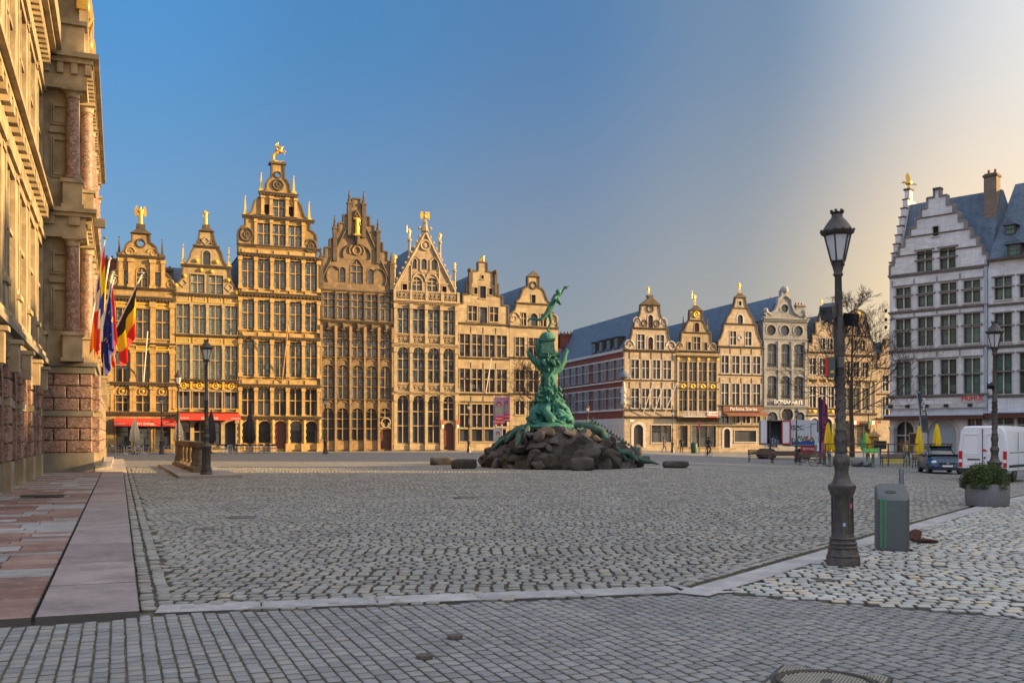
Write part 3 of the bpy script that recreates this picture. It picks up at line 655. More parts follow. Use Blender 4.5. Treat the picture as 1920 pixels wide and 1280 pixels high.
def stand(**kw):
    J = dict(pel=(0,0,.93),wai=(0,0,1.08),che=(0,0,1.32),nec=(0,0,1.47),hed=(0,-.01,1.6),top=(0,0,1.7),ls=(.19,0,1.4),le=(.25,.02,1.12),lw=(.27,-.08,.88),lh=(.27,-.12,.8),
             rs=(-.19,0,1.4),re=(-.25,.02,1.12),rw=(-.27,-.08,.88),rh=(-.27,-.12,.8),lhip=(.09,0,.86),lk=(.1,-.02,.48),la=(.1,.02,.08),lt=(.11,-.14,.04),rhip=(-.09,0,.86),rk=(-.1,-.02,.48),ra=(-.1,.02,.08),rt=(-.11,-.14,.04))
    J.update(kw); return J
def statue_on(h, px, y0, y1, kind, mat=None, yoff=.2):
    """put a gilt figure with its feet at pixel row y1 and its top at y0"""
    mat = mat or M['gilt']; z1 = h.Z(y0); z0 = h.Z(y1); H = z1-z0; x = h.U(px)
    if kind in ('angel','woman','man','spear','shield','niche'):
        kw = {}
        if kind == 'spear': kw = dict(re=(-.38,0,1.5), rw=(-.42,-.05,1.75), rh=(-.43,-.05,1.83))
        if kind == 'woman': kw = dict(le=(.3,-.05,1.15), lw=(.3,-.25,1.3), lh=(.3,-.28,1.4))
        if kind == 'shield': kw = dict(le=(.36,0,1.2), lw=(.2,-.1,1.0), lh=(.14,-.12,.98))
        if kind == 'niche': kw = dict(re=(-.3,0,1.25), rw=(-.1,-.15,1.3), rh=(0,-.18,1.34), lk=(.16,-.05,.5), la=(.12,0,.1), lt=(.16,-.12,.06))
        tot = 1.78 if kind != 'spear' else 2.2
        sc = H/tot; o = link('statue', body('statue', stand(**kw), mat, sc), h.root, (x, yoff, z0))
        e = MB()
        if kind in ('angel','woman','niche'):   # robe
            e.lathe([(.24,.02),(.2,.3),(.2,.7),(.15,1.05)], (0,.02,0), 10)
        if kind == 'angel':
            for s_ in (-1,1): e.prism([(s_*.06,1.0),(s_*.5,.75),(s_*.56,1.2),(s_*.42,1.75),(s_*.3,1.8),(s_*.22,1.45)][::s_], .1, .16)
        if kind == 'spear': e.tube([(-.43,-.06,1.0),(-.43,-.06,2.2)], .025, 5); e.prism([(-.52,1.9),(-.34,1.9),(-.36,2.15),(-.5,2.15)], -.1, -.04)
        if kind == 'shield': e.lathe([(.02,-.02),(.2,0),(.02,.03)], (.3,-.1,.75), 10)
        e.box(-.25,.25,-.22,.22,-.12,.02)
        for i in range(len(e.v)): e.v[i] = tuple(q*sc for q in e.v[i])
        e.build('drapery', mat, o, 40)
        return o
    if kind in ('eagle','bird'):
        e = MB(); s_ = H
        e.ball((0,0,s_*.42), s_*.16, 8, 0, (1,1,1.7)); e.ball((.02*s_,-.1*s_,s_*.78), s_*.1, 8); e.prism([(s_*.04,s_*.76),(s_*.2,s_*.72),(s_*.06,s_*.84)], -.16*s_, -.06*s_)
        if kind == 'eagle':
            for q in (-1,1): e.prism([(q*.08*s_,s_*.6),(q*.1*s_,s_*.35),(q*.42*s_,s_*.1),(q*.5*s_,s_*.5),(q*.42*s_,s_*.92),(q*.2*s_,s_*.85)][::q], -.03, .05)
        else:
            e.prism([(-.02*s_,s_*.4),(.1*s_,s_*.5),(-.05*s_,s_*1.0),(-.2*s_,s_*.85),(-.18*s_,s_*.5)], -.03, .05); e.prism([(0,s_*.3),(.45*s_,s_*.16),(.5*s_,s_*.24),(.1*s_,s_*.5)], -.05, .05)
            e.prism([(-.25*s_,s_*.1),(0,s_*.3),(-.02*s_,s_*.45),(-.32*s_,s_*.2)], -.05, .05)
        e.prism([(-.12*s_,0),(.12*s_,0),(.06*s_,s_*.35),(-.06*s_,s_*.35)], 0, .12*s_)
        return e.build('statue', mat, h.root, 40, (x, yoff, z0))
    if kind == 'rider':
        # rearing horse with a rider above a dragon
        s_ = H/2.9; P = [(-.5,0,.95),(-.1,0,1.25),(.28,0,1.6),(.5,0,1.95),(.62,0,2.2),(.84,0,2.12)]; r = [.26,.25,.27,.16,.12,.07]
        V = list(P); Eg = [(0,1),(1,2),(2,3),(3,4),(4,5)]; rr = list(r)
        def ch(att, pts, rs):
            b = len(V); V.extend(pts); rr.extend(rs); Eg.append((att,b)); Eg.extend((b+i,b+i+1) for i in range(len(pts)-1))
        ch(0, [(-.5,.16,.7),(-.42,.18,.4),(-.62,.18,.12)], [.16,.08,.06]); ch(0, [(-.56,-.16,.7),(-.5,-.18,.4),(-.75,-.18,.1)], [.16,.08,.06])
        ch(2, [(.6,.14,1.5),(.98,.14,1.75),(1.1,.14,1.5)], [.11,.07,.05]); ch(2, [(.55,-.14,1.4),(.85,-.14,1.35),(1.0,-.14,1.1)], [.11,.07,.05])
        ch(0, [(-.8,0,.9),(-.95,0,.5)], [.07,.05])
        ch(1, [(-.12,0,1.75),(-.05,0,2.2),(.02,0,2.55),(.04,0,2.75)], [.17,.19,.09,.1])
        b = len(V)-3; ch(b, [(.3,-.25,2.1),(.55,-.2,1.95)], [.07,.05]); ch(b, [(-.3,.25,2.3),(-.15,.3,2.7)], [.07,.05])
        me = skin_mesh('statue', [tuple(q*s_ for q in v) for v in V], Eg, [q*s_ for q in rr], mat, 1, 1)
        o = link('statue', me, h.root, (x, yoff, z0)); o.rotation_euler.z = R(-10)
        e = MB(); e.tube([(-.95*s_,0,0),(-.3*s_,-.2*s_,.12*s_),(.3*s_,.1*s_,.1*s_),(.9*s_,0,.3*s_)], [.06*s_,.16*s_,.14*s_,.04*s_], 7)
        e.tube([(-.45*s_,-.25*s_,-.5*s_),(-.5*s_,-.3*s_,-.1*s_),(-.2*s_,-.2*s_,.1*s_)], [.05*s_,.12*s_,.1*s_], 6); e.build('dragon', mat, o, 40); return o
    if kind == 'cat':
        s_ = H; V = [(-.3,0,.3),(0,0,.5),(.18,0,.8),(.3,0,.95),(.45,0,.9),(.2,.08,.4),(.22,.08,.05),(.2,-.08,.4),(.24,-.08,.05),(-.35,.1,.1),(-.1,.1,.04),(-.55,0,.1)]
        me = skin_mesh('statue', [tuple(q*s_ for q in v) for v in V], [(0,1),(1,2),(2,3),(3,4),(2,5),(5,6),(2,7),(7,8),(0,9),(9,10),(0,11)], [q*s_ for q in (.2,.17,.14,.12,.06,.07,.05,.07,.05,.1,.06,.04)], mat, 1, 1)
        return link('statue', me, h.root, (x, yoff, z0))
NG = 'gabled guild houses along the north side'; EG = 'gabled houses along the far east side'
def text(parent, body_, x, y, z, size, mat, name='lettering', ext=.015, rot=(PI/2,0,0), sx=1.0):
    c = bpy.data.curves.new(name, 'FONT'); c.body = body_; c.size = size; c.align_x = 'CENTER'; c.align_y = 'CENTER'; c.extrude = ext; c.resolution_u = 3
    c.materials.append(mat); o = link(name, c, parent, (x,y,z), rot); o.scale.x = sx; return o
def arc_pts(cx, cy, r, a0, a1, n=6): return [(cx+r*math.cos(a0+(a1-a0)*i/n), cy+r*math.sin(a0+(a1-a0)*i/n)) for i in range(n+1)]
# ================================================================ HOUSE 1
h = House(NORTH, 'guild_house', 'narrow sandstone guild house with winged gilt angel on its gable and a red awning', 'guild house', 194, 328, 264, M['gold_stone'], M['trim_gold'], group=NG)
H1 = h
c3 = [(217,243),(255,280.5),(292,317)]
h.row(579, 634, c3, 'rect','cross', M['lead_square']); h.row(659, 717, c3, 'rect','cross', M['glass_plain']); h.row(742, 771, c3, 'rect','cross', M['glass_plain'])
h.row(797, 842, [(218,245),(291,320)], 'rect','shop', M['glass_plain'], wood=M['wood_dark']); h.row(797, 846, [(253,283)], 'rect','shop', M['glass_plain'])
h.row(501, 537, [(257,275)], 'arch','lancet', M['lead_square']); h.row(508, 536, [(231.5,241),(291,300.5)], 'rect','plain', M['lead_square'])
for y, hh, p, d in ((560,.45,.35,.3),(541,.3,.3,0),(645,.3,.3,0),(720,.4,.35,.3),(775,.35,.35,.25)): h.belt(y, hh, p, d)
h.pil([200,249,286,323], 649, 565, .4, .12); h.pil([206,249,286,323], 716, 655, .4, .1, False)
h.pil([200,210,246,252,284,289,319,326], 773, 724, .26, .16, False)
for x in (230,268,305): # carved shells over the mezzanine windows
    xx = h.U(x); zz = h.Z(739); h.trim.torus((xx,-.03,zz), .85, .07, 10, 5, 0, 'y', 0, PI); h.trim.torus((xx,-.03,zz+.25), .35, .06, 10, 5); h.gold.ball((xx,-.03,zz+.3), .16, 8)
for x0_, x1_ in ((217,243),(255,281),(292,317)):
    for yy in (652,572): h.gold.ring([(h.U(x0_)+.1,h.Z(yy+4)+.1),(h.U(x1_)-.1,h.Z(yy+4)+.1),(h.U(x1_)-.1,h.Z(yy-4)-.1),(h.U(x0_)+.1,h.Z(yy-4)-.1)], [(h.U(x0_),h.Z(yy+4)),(h.U(x1_),h.Z(yy+4)),(h.U(x1_),h.Z(yy-4)),(h.U(x0_),h.Z(yy-4))], -.05, .02)
h.pil([245,286], 540, 486, .45, .2, True); h.pil([226,306], 540, 486, .35, .12, False)
h.belt(482, .3, .28, 0, h.U(221), h.U(308)); h.corn.torus((0,-.02,h.Z(456)), .38, .09, 12, 5)
volute(h.trim, h.U(213), h.Z(528), .55, 0, 0, 1); volute(h.trim, h.U(318), h.Z(530), .55, 0, 0, -1)
volute(h.trim, h.U(243), h.Z(473), .5, 0, 0, 1); volute(h.trim, h.U(287), h.Z(473), .5, 0, 0, -1)
for sx in (-1,1): obelisk(h.corn, sx*40.5*h.k(), h.Z(481), h.Z(444), .2, 0, .2)
h.corn.prism([(-20*h.k(),h.Z(438)),(20*h.k(),h.Z(438)),(0,h.Z(425))], -.25, .3); h.corn.box(-.4,.4,-.1,.4,h.Z(429),h.Z(420))
g = h.sym([(66,560),(66,541),(58,541),(59,530),(56,518),(50,511),(43,509),(42,482),(42,478),(36,477),(31,471),(28,462),(22,456),(17,454),(16,438)])
h.finish(561, g, [[(.28*math.cos(TAU*i/12), h.Z(456)+.28*math.sin(TAU*i/12)) for i in range(12)]], roof='gable', roof_m=M['tile_dark'], roof_z=h.Z(478))
statue_on(h, 264, 385, 420, 'angel')
aw = MB(); zx = h.Z(790); aw.xprism([(-.02,zx+.3),(-.02,zx+.15),(-1.5,zx-.45),(-1.5,zx-.05),(-1.46,zx-.02)][::-1], h.U(213), h.U(328)); a_ = aw.build('awning', M['red_paint'], h.root)
text(a_, 'DEN ENGEL', h.U(270), -1.515, zx-.25, .34, M['white_paint'])
for q in (224, 315): text(a_, 'KONINCK', h.U(q), -1.515, zx-.25, .2, M['white_paint'])
pole = MB(); pole.tube([(h.U(269),-.1,h.Z(716)),(h.U(273)+.1,-1.8,h.Z(624))], .05, 6); pole.build('flagpole', M['white_paint'], h.root)
# roofs behind house 1 and 2: a brown tiled back roof with chimneys
hb = House(NORTH, 'tiled_house', 'brown tiled roof with brick chimneys rising behind the two westernmost guild houses', 'house', 186, 360, 275, M['red_brick'], M['trim_brown'], group=None)
hb.root.location.x += -NORTH.d.y*9; hb.root.location.y += NORTH.d.x*9; hb.finish(560, None, depth=8, roof='side', roof_z=hb.Z(458))
chimney(hb, hb.U(213), 2.6, hb.Z(520), hb.Z(452), 1.6, 1.2, M['red_brick']); chimney(hb, hb.U(322), 2.6, hb.Z(520), hb.Z(466), 1.6, 1.0, M['trim_dark'])
# ================================================================ HOUSE 2
h = House(NORTH, 'guild_house', 'sandstone guild house with gold framed panels and a gilt torch bearer on top', 'guild house', 328.6, 446.5, 387, M['straw_stone'], M['trim_pale'], group=NG)
c4 = [(330.5,356),(361,386),(391,416),(421,445)]
h.row(571, 626, c4, 'rect','cross', M['lead_green'], .05); h.row(647, 711, c4, 'rect','cross', M['lead_green'], .05); h.row(735, 765, c4, 'rect','two', M['glass_plain'], .05)
h.row(516, 550, [(357.5,383),(391,418)], 'rect','cross', M['lead_green'], .05); h.row(470, 499, [(380,395)], 'arch','plain', M['glass_plain'], .12)
h.row(789, 834, [(337,357),(363,387),(391,415)], 'arch','cross', M['glass_plain'], .08, special={}); h.row(789, 842, [(420,443)], 'arch','door', wood=M['door_dark'])
for y, hh, p, d in ((554,.3,.3,.3),(640-8,.12,.12,0),(638-8,.25,.25,0),(714,.35,.35,.3),(773,.25,.25,0)): h.belt(y, hh, p, d)
for a, b in c4:
    for y0_, y1_ in ((556,567),(634,644)):
        a0, a1, b0, b1 = h.U(a), h.U(b), h.Z(y1_), h.Z(y0_)
        h.gold.ring([(a0+.09,b0+.09),(a1-.09,b0+.09),(a1-.09,b1-.09),(a0+.09,b1-.09)], [(a0,b0),(a1,b0),(a1,b1),(a0,b1)], -.06, .02)
        h.trim.box(a0+.16,a1-.16,-.03,.02,b0+.16,b1-.16)
    xc, zc = (h.U(a)+h.U(b))/2, h.Z(723)
    h.gold.torus((xc,-.08,zc), .26, .06, 12, 5); h.gold.torus((xc-.42,-.07,zc), .13, .05, 8, 4); h.gold.torus((xc+.42,-.07,zc), .13, .05, 8, 4); h.gold.box(xc-.62,xc+.62,-.07,.01,zc-.04,zc+.04); h.gold.ball((xc,-.08,zc), .1, 8)
h.pil([358.5,388.5,418.5], 730, 716, .18, .15, False, True); h.pil([358.5,388.5,418.5,445.5,329.5], 772, 766, .3, .18, False, True)
h.pil([360,389,417.5,445], 840, 787, .35, .2, False); h.pil([358.5,388.5,418.5], 712, 646, .22, .1, False); h.pil([358.5,388.5,418.5], 627, 570, .22, .1, False)
h.belt(500, .28, .28, 0, h.U(341), h.U(433)); h.belt(463, .25, .25, 0, h.U(363), h.U(410))
for sx in (-1,1): obelisk(h.gold, sx*43*h.k(), h.Z(501), h.Z(459), .2, 0, .19)
h.corn.prism([(-15*h.k(),h.Z(434)),(15*h.k(),h.Z(434)),(0,h.Z(424))], -.22, .3); h.corn.box(-.35,.35,-.1,.4,h.Z(428),h.Z(421))
for x, y, r in ((375,453,5),(398,453,5)): h.corn.torus((h.U(x),0,h.Z(y)), r*h.k()*.7, .12, 10, 5)
for x, y in ((330,538),(443,546),(346,520),(428,523),(369,490),(406,490),(377,507),(397,509)): h.gold.ball((h.U(x),-.08,h.Z(y)), .2, 8)
for x, y in ((344,533),(430,537),(386.5,452)): xx, zz = h.U(x), h.Z(y); h.trim.ring([(xx,zz-.3),(xx+.3,zz),(xx,zz+.3),(xx-.3,zz)], [(xx,zz-.45),(xx+.45,zz),(xx,zz+.45),(xx-.45,zz)], -.08, .02)
g = h.sym([(57,554),(58,545),(56,538),(52,534),(48,528),(45,518),(43,500),(42,500),(36,494),(31,485),(28,474),(22,463),(20,463),(14,447),(12,434)])
h.finish(555, g, roof='gable', roof_m=M['tile_dark'], roof_z=h.Z(462))
statue_on(h, 386, 391, 421, 'woman')
aw = MB(); zx = h.Z(780); aw.xprism([(-.02,zx+.3),(-.02,zx+.15),(-1.5,zx-.4),(-1.5,zx-.05),(-1.46,zx-.02)][::-1], h.U(334), h.U(448)); a_ = aw.build('awning', M['red_paint'], h.root)
text(a_, 'DEN ENGEL', h.U(391), -1.515, zx-.23, .3, M['white_paint'])
for q in (343, 438): text(a_, 'KONINCK', h.U(q), -1.515, zx-.23, .19, M['white_paint'])
# ================================================================ HOUSE 3 (tallest)
h = House(NORTH, 'guild_house', 'tallest guild house with rearing gilt horse and rider on its gable', 'guild house', 448, 600.5, 521, M['amber_stone'], M['trim_gold'], group=NG)
c5 = [(453,476),(483.5,506),(513.5,536),(542.5,565.5),(571.5,593.5)]
h.row(487, 542, c5, 'rect','cross', M['glass_grid']); h.row(564, 619, c5, 'rect','cross', M['glass_grid']); h.row(641, 706, c5, 'rect','cross', M['glass_grid'])
h.row(730, 778, c5, 'rect','cross', M['glass_plain']); h.row(420, 464, [(482,506),(511,535),(541,565)], 'rect','cross', M['glass_grid'])
h.row(374, 406, [(511,534)], 'rect','cross', M['glass_grid']); h.row(386, 404, [(495,505),(541,551)], 'rect','plain', M['dark_in'])
h.row(789, 830, [(453,477),(484,508),(543,566),(572,595)], 'arch','grille', M['glass_plain'], .12); h.row(789, 841, [(514,537)], 'arch','door', wood=M['door_red'], surround=.12)
for y, hh, p, d in ((554,.4,.35,.35),(481,.35,.35,.35),(464,.3,.25,0),(635,.35,.3,.35),(724,.4,.35,.35),(783,.35,.35,.3)): h.belt(y, hh, p, d)
for a, b in ((545,485),(622,561),(708,638),(781,727)): h.pil([450,479.5,509.5,539,568.5,597], a, b, .3, .18)
for y_ in (553-5, 628, 716, 474): 
    for a, b in c5: h.trim.box(h.U(a), h.U(b), -.06, .02, h.Z(y_+4.5), h.Z(y_-3.5), 0)
for px in (450,480,510.5,540,569.5,598):   # banded round columns of the ground floor
    for i in range(9): z_ = h.Z(842)+ (h.Z(787)-h.Z(842))*i/9; h.trim.lathe([(.17 if i%2 else .22,0),(.17 if i%2 else .22,(h.Z(787)-h.Z(842))/9)], (h.U(px),-.12,z_), 8)
    h.trim.box(h.U(px)-.3,h.U(px)+.3,-.38,.02,0,h.Z(831))
for a, b in ((454,476),(485,507),(544,565),(573,594)): h.trim.box(h.U(a),h.U(b),-.1,.02,h.Z(843),h.Z(832))
h.pil([508.5,538], 463, 414, .25, .15); h.pil([479,568], 463, 414, .25, .15); h.pil([508,538,492,554], 406, 370, .3, .2)
h.belt(411, .35, .32, 0, h.U(455), h.U(588)); h.belt(365, .35, .3, .3, h.U(486), h.U(557))
for sx, y0_, y1_ in ((30.5,363,325),(60,411,371)):
    for q in (-1,1): obelisk(h.gold, q*sx*h.k(), h.Z(y0_), h.Z(y1_), .2, 0, .2)
for x, y in ((462,444),(582,457)): h.corn.torus((h.U(x),-.04,h.Z(y)), .62, .12, 14, 5); h.corn.torus((h.U(x),-.04,h.Z(y)), .25, .08, 10, 5); h.corn.box(h.U(x)-.06,h.U(x)+.06,-.1,0,h.Z(y)-.5,h.Z(y)+.5)
h.corn.torus((0,-.04,h.Z(347)), .5, .12, 14, 5); h.corn.torus((0,-.04,h.Z(347)), .2, .1, 10, 5); h.corn.torus((0,-.04,h.Z(328)), .3, .08, 12, 5)
h.corn.box(-15.5*h.k(),15.5*h.k(),-.2,.9,h.Z(308),h.Z(304))
g = h.sym([(73,481),(73.5,445),(72,436),(67,430),(60,427),(60,411),(57,408),(50,402),(46,392),(43,381),(37,375),(32,372),(31,364),(30,361),(24,361),(22,354),(21,345),(17,338),(12,334),(11,320),(11,306)])
h.finish(482, g, [[(.28*math.cos(TAU*i/12), h.Z(328)+.28*math.sin(TAU*i/12)) for i in range(12)]], roof='gable', roof_z=h.Z(385), side_m=M['slate'])
statue_on(h, 521, 264, 304, 'rider')
pole = MB(); pole.tube([(h.U(528),-.1,h.Z(718)),(h.U(533)+.1,-2,h.Z(605))], .06, 6); pole.build('flagpole', M['trim_gold'], h.root)
# stepped party wall on the west side of the roof
sp = MB(); 
for i in range(8): zt = h.Z(481)+i*.82; sp.box(h.x0+.35+i*.42, h.x0+.35+(i+1)*.42+.01, 3.2, 3.6, h.Z(500), zt+.8)
sp.build('stepped_wall', M['brown_stone'], h.root)
sk = MB()
for i in range(4): sk.box(-.3,.3,-.06,.03,-.6,.6)
# ================================================================ HOUSE 4 (brown gothic)
h = House(NORTH, 'guild_house', 'dark brown Gothic guild house with stepped gable and a gilt figure in a niche', 'guild house', 600.9, 737, 668.5, M['brown_stone'], M['trim_brown'], M['trim_dark'], group=NG)
c5 = [(603,627),(631,654),(658.5,681.5),(685,707.5),(711.5,732.5)]
h.row(550, 598, c5, 'flat','lancet', M['lead_diamond'], .04); h.row(618, 669, c5, 'arch','high', M['lead_diamond'], .05)
h.row(685, 747, c5, 'arch','high', M['lead_diamond'], .05); h.row(764, 825, c5, 'arch','high', M['glass_plain'], .05, special={4:dict(y1=797,style='lancet')})
h.row(803, 842, [(712.5,734)], 'seg','studded', wood=M['door_red'])
h.row(486, 531, [(657.5,680)], 'ogee','lancet', M['lead_diamond'], .08); h.row(502, 530, [(637,647.5),(690,700.5)], 'arch','plain', M['lead_diamond'], .06)
for y, hh, p in ((604,.3,.3),(672,.18,.18),(750,.22,.22)): h.belt(y, hh, p)
for px in (601.5,629,656.5,683.5,709.5,735.5):
    h.pil([px], 845, 612, .2, .2, False)
for a, b in c5:
    for yy in (612,): xx = h.U((a+b)/2); h.corn.ball((xx,-.2,h.Z(yy)), .22, 7, 0, (1,1,1.6)); h.corn.box(xx-.2,xx+.2,-.3,0,h.Z(yy)-.45,h.Z(yy)-.3)
    h.corn.torus(((h.U(a)+h.U(b))/2,-.06,h.Z(628)), .72, .05, 10, 4, 0, 'y', 0, PI)
    if a < 700: h.trim.box(h.U(a),h.U(b),-.08,.02,h.Z(843),h.Z(826))
    for yy in (760, 682): xx = (h.U(a)+h.U(b))/2; h.trim.torus((xx,-.04,h.Z(yy+3)), .62, .05, 10, 4, 0, 'y', 0, PI)
k = h.k()
steps = [(67,505),(67,498),(65,498),(65,485),(58,485),(58,468),(49,468),(49,452),(41,452),(41,437),(33,437),(33,421),(24,421),(24,405),(15,405),(15,388),(7,388),(7,373)]
g = h.sym([(68,545)]+steps)
def pinn(mb, x, z0, z1, r=.2):
    mb.box(x-r,x+r,-.22,.22,z0,z0+(z1-z0)*.7); mb.box(x-r*1.3,x+r*1.3,-.28,.28,z0+(z1-z0)*.7,z0+(z1-z0)*.74); mb.lathe([(r*1.1,0),(r*.5,(z1-z0)*.12),(r*.7,(z1-z0)*.13),(r*.2,(z1-z0)*.24),(r*.4,(z1-z0)*.25),(.02,(z1-z0)*.27)], (x,0,z0+(z1-z0)*.74), 6)
for dx, a, b in ((13.5,445,358),(40.5,492,408),(66,545,470)):
    for q in (-1,1): pinn(h.corn, q*dx*k, h.Z(a), h.Z(b), .2)
for q in (-1,1):   # slanting string courses, trefoil mouldings
    h.corn.tube([(q*64*k,-.08,h.Z(525)),(q*11*k,-.08,h.Z(412)),(0,-.08,h.Z(395))], .09, 5)
    h.corn.tube([(q*(55-14*math.cos(a))*k if 0 else q*(43+13*math.cos(a))*k,-.07,h.Z(520)+15*k*math.sin(a)*1.2) for a in [PI*i/9 for i in range(-2,8)]], .08, 5)
    h.corn.tube([(q*(26*math.cos(a))*k,-.07,h.Z(478)+20*k*math.sin(a)) for a in [-.35+ (PI/2+.3)*i/8 for i in range(9)]], .09, 5)
    h.trim.tube([(q*(14*math.cos(a))*k,-.07,h.Z(470)+12*k*math.sin(a)) for a in [-.6+(PI/2+.6)*i/8 for i in range(9)]], .07, 5)
    h.corn.tube([(q*8*k,-.15,h.Z(412)),(0,-.15,h.Z(396))], .1, 5)
h.trim.torus((0,-.06,h.Z(470)), .42, .1, 12, 5); h.corn.box(-.5,.5,-.5,0,h.Z(444),h.Z(440)); h.corn.lathe([(.1,-.9),(.35,0)], (0,-.2,h.Z(444)), 8)
for px in (603,629,656,683,709,734): h.corn.box(h.U(px)-.08,h.U(px)+.08,-.16,0,h.Z(600),h.Z(548))
h.finish(546, g, roof='gable', roof_z=h.Z(420))
statue_on(h, 668.5, 402, 440, 'niche', yoff=-.25)
orn = MB(); xx = h.U(723); orn.torus((xx,-.1,h.Z(792)), .5, .08, 10, 5); orn.torus((xx-.5,-.1,h.Z(797)), .3, .07, 8, 5); orn.torus((xx+.5,-.1,h.Z(797)), .3, .07, 8, 5); orn.build('carved_canopy', M['trim_pale'], h.root)
# ================================================================ HOUSE 5 (tracery)
h = House(NORTH, 'guild_house', 'ornate guild house with triangular gable, tracery balustrades and a gilt eagle on its spire', 'guild house', 737.4, 858.5, 797, M['rose_stone'], M['trim_pale'], M['trim_pale'], group=NG)
c4 = [(744.5,766),(773.5,795),(802,823.5),(830.5,851)]
h.row(579, 626, c4, 'rect','cross', M['glass_grid']); h.row(652, 717, c4, 'arch','high', M['glass_grid'], .1); h.row(741, 830, c4, 'arch','high', M['glass_plain'], .1, special={3:dict(y1=788,style='lancet')})
h.row(792, 843, [(831.5,851)], 'arch','door', wood=M['door_red'])
h.row(486, 505, [(771,781),(790,800),(809,819)], 'arch','plain', M['glass_plain'], .1); h.row(521, 547, [(771,791),(800.5,820)], 'arch','lancet', M['glass_grid'], .12); h.row(534, 547, [(755,763),(829,837)], 'rect','plain', M['dark_in'])
for y, hh, p in ((568,.35,.45),(629,.2,.25),(647,.3,.3),(720,.2,.2),(737,.3,.3),(733,.1,.2)): h.belt(y, hh, p)
for a, b in ((735,652),(843,740),(645,572)): h.pil([740.5,770,798.5,827,855], a, b, .3, .22, False)
for a, b in c4:     # open tracery in the parapets
    for (yt, yb, yo) in ((549,563,-.35),(631,645,-.06),(722,733,-.06)):
        x0_, x1_, z0_, z1_ = h.U(a-1), h.U(b+1), h.Z(yb), h.Z(yt); n = 3
        for i in range(n):
            xc = x0_+(x1_-x0_)*(i+.5)/n; r = (x1_-x0_)/n/2; zc = (z0_+z1_)/2
            h.trim.torus((xc,yo,zc), r*.95, .045, 10, 4); h.trim.tube([(xc-r,yo,z0_),(xc,yo,z1_),(xc+r,yo,z0_)], .04, 4); h.trim.tube([(xc-r,yo,z1_),(xc,yo,z0_),(xc+r,yo,z1_)], .04, 4)
        h.trim.box(x0_-.12,x1_+.12,yo-.07,yo+.05,z1_,z1_+.12); h.trim.box(x0_-.12,x1_+.12,yo-.06,yo+.05,z0_-.1,z0_)
for px in (738.5,769,798,827,857): h.trim.box(h.U(px)-.14,h.U(px)+.14,-.45,-.2,h.Z(565),h.Z(546))
for a, b in c4[:3]: h.trim.box(h.U(a),h.U(b),-.12,.02,h.Z(843),h.Z(833))
k = h.k(); Zr = h.Z
for q in (-1,1):
    for i in range(11): t = (i+.5)/11; h.corn.ball((q*(60-58*t)*k, 0, Zr(545)+(Zr(432)-Zr(545))*t+.2), .17, 6)      # crockets
    h.trim.tube([(q*57*k,-.1,Zr(543)),(0,-.1,Zr(436))], .1, 5); h.trim.tube([(q*52*k,-.06,Zr(541)),(q*12*k,-.06,Zr(462))], .06, 5)
    h.trim.tube([(q*(12+12*math.cos(a))*k,-.07,Zr(528)+14*k*math.sin(a)) for a in [PI*i/9 for i in range(10)]], .08, 5)
    h.trim.tube([(q*26*k,-.06,Zr(545)),(q*26*k,-.06,Zr(505)),(q*24*k,-.06,Zr(490)),(q*17*k,-.06,Zr(482)),(q*9*k,-.06,Zr(488)),(q*9*k,-.06,Zr(508)),(q*3*k,-.06,Zr(516))], .06, 5)
    h.trim.box(q*26*k-.3 if q>0 else q*55*k, q*55*k if q>0 else q*26*k+.3, -.06,.02,Zr(531),Zr(529))
    for dx, a, b in ((28.5,500,450),(56.5,546,502)):
        h.corn.lathe([(.22,0),(.16,.2),(.14,(Zr(b)-Zr(a))*.9),(.25,(Zr(b)-Zr(a))*.92),(.22,Zr(b)-Zr(a))], (q*dx*k,.1,Zr(a)), 8)
h.trim.torus((0,-.06,Zr(460)), .5, .13, 14, 5); h.trim.ball((0,-.03,Zr(460)), .25, 8, 0, (1,.4,1.2)); h.belt(511, .12, .08, 0, h.U(771), h.U(820))
h.corn.lathe([(.45,0),(.22,.8),(.3,.9),(.14,1.2)], (0,0,Zr(434)), 8)
for q in (-1,1): h.corn.ball((q*.6,0,Zr(428)), .2, 6); h.corn.tube([(0,0,Zr(430)),(q*.6,0,Zr(428))], .1, 5)
g = h.sym([(60,566),(60,547),(56,545),(1.5,434)])
h.finish(567, g, roof='gable', roof_z=Zr(452), side_m=M['slate'])
statue_on(h, 797, 395, 414, 'eagle', yoff=0); st5 = [(768.5,425,449,'spear'),(825.5,432,452,'shield'),(740.5,478,501,'shield'),(853.5,487,503,'man')]
for p_, a, b, kd in st5: statue_on(h, p_, a, b, kd, yoff=.1)
for q in (828, 857): h.gold.box(0,0,0,0,0,0)
bn = MB()
for px in (828.5, 856.5):
    bn.box(h.U(px)-.1,h.U(px)+.1,-.35,-.32,h.Z(796),h.Z(786),0); bn.box(h.U(px)-.1,h.U(px)+.1,-.35,-.32,h.Z(802),h.Z(796)-.002,1)
bn.build('small_banner', [M['red_paint'], M['white_paint']], h.root)
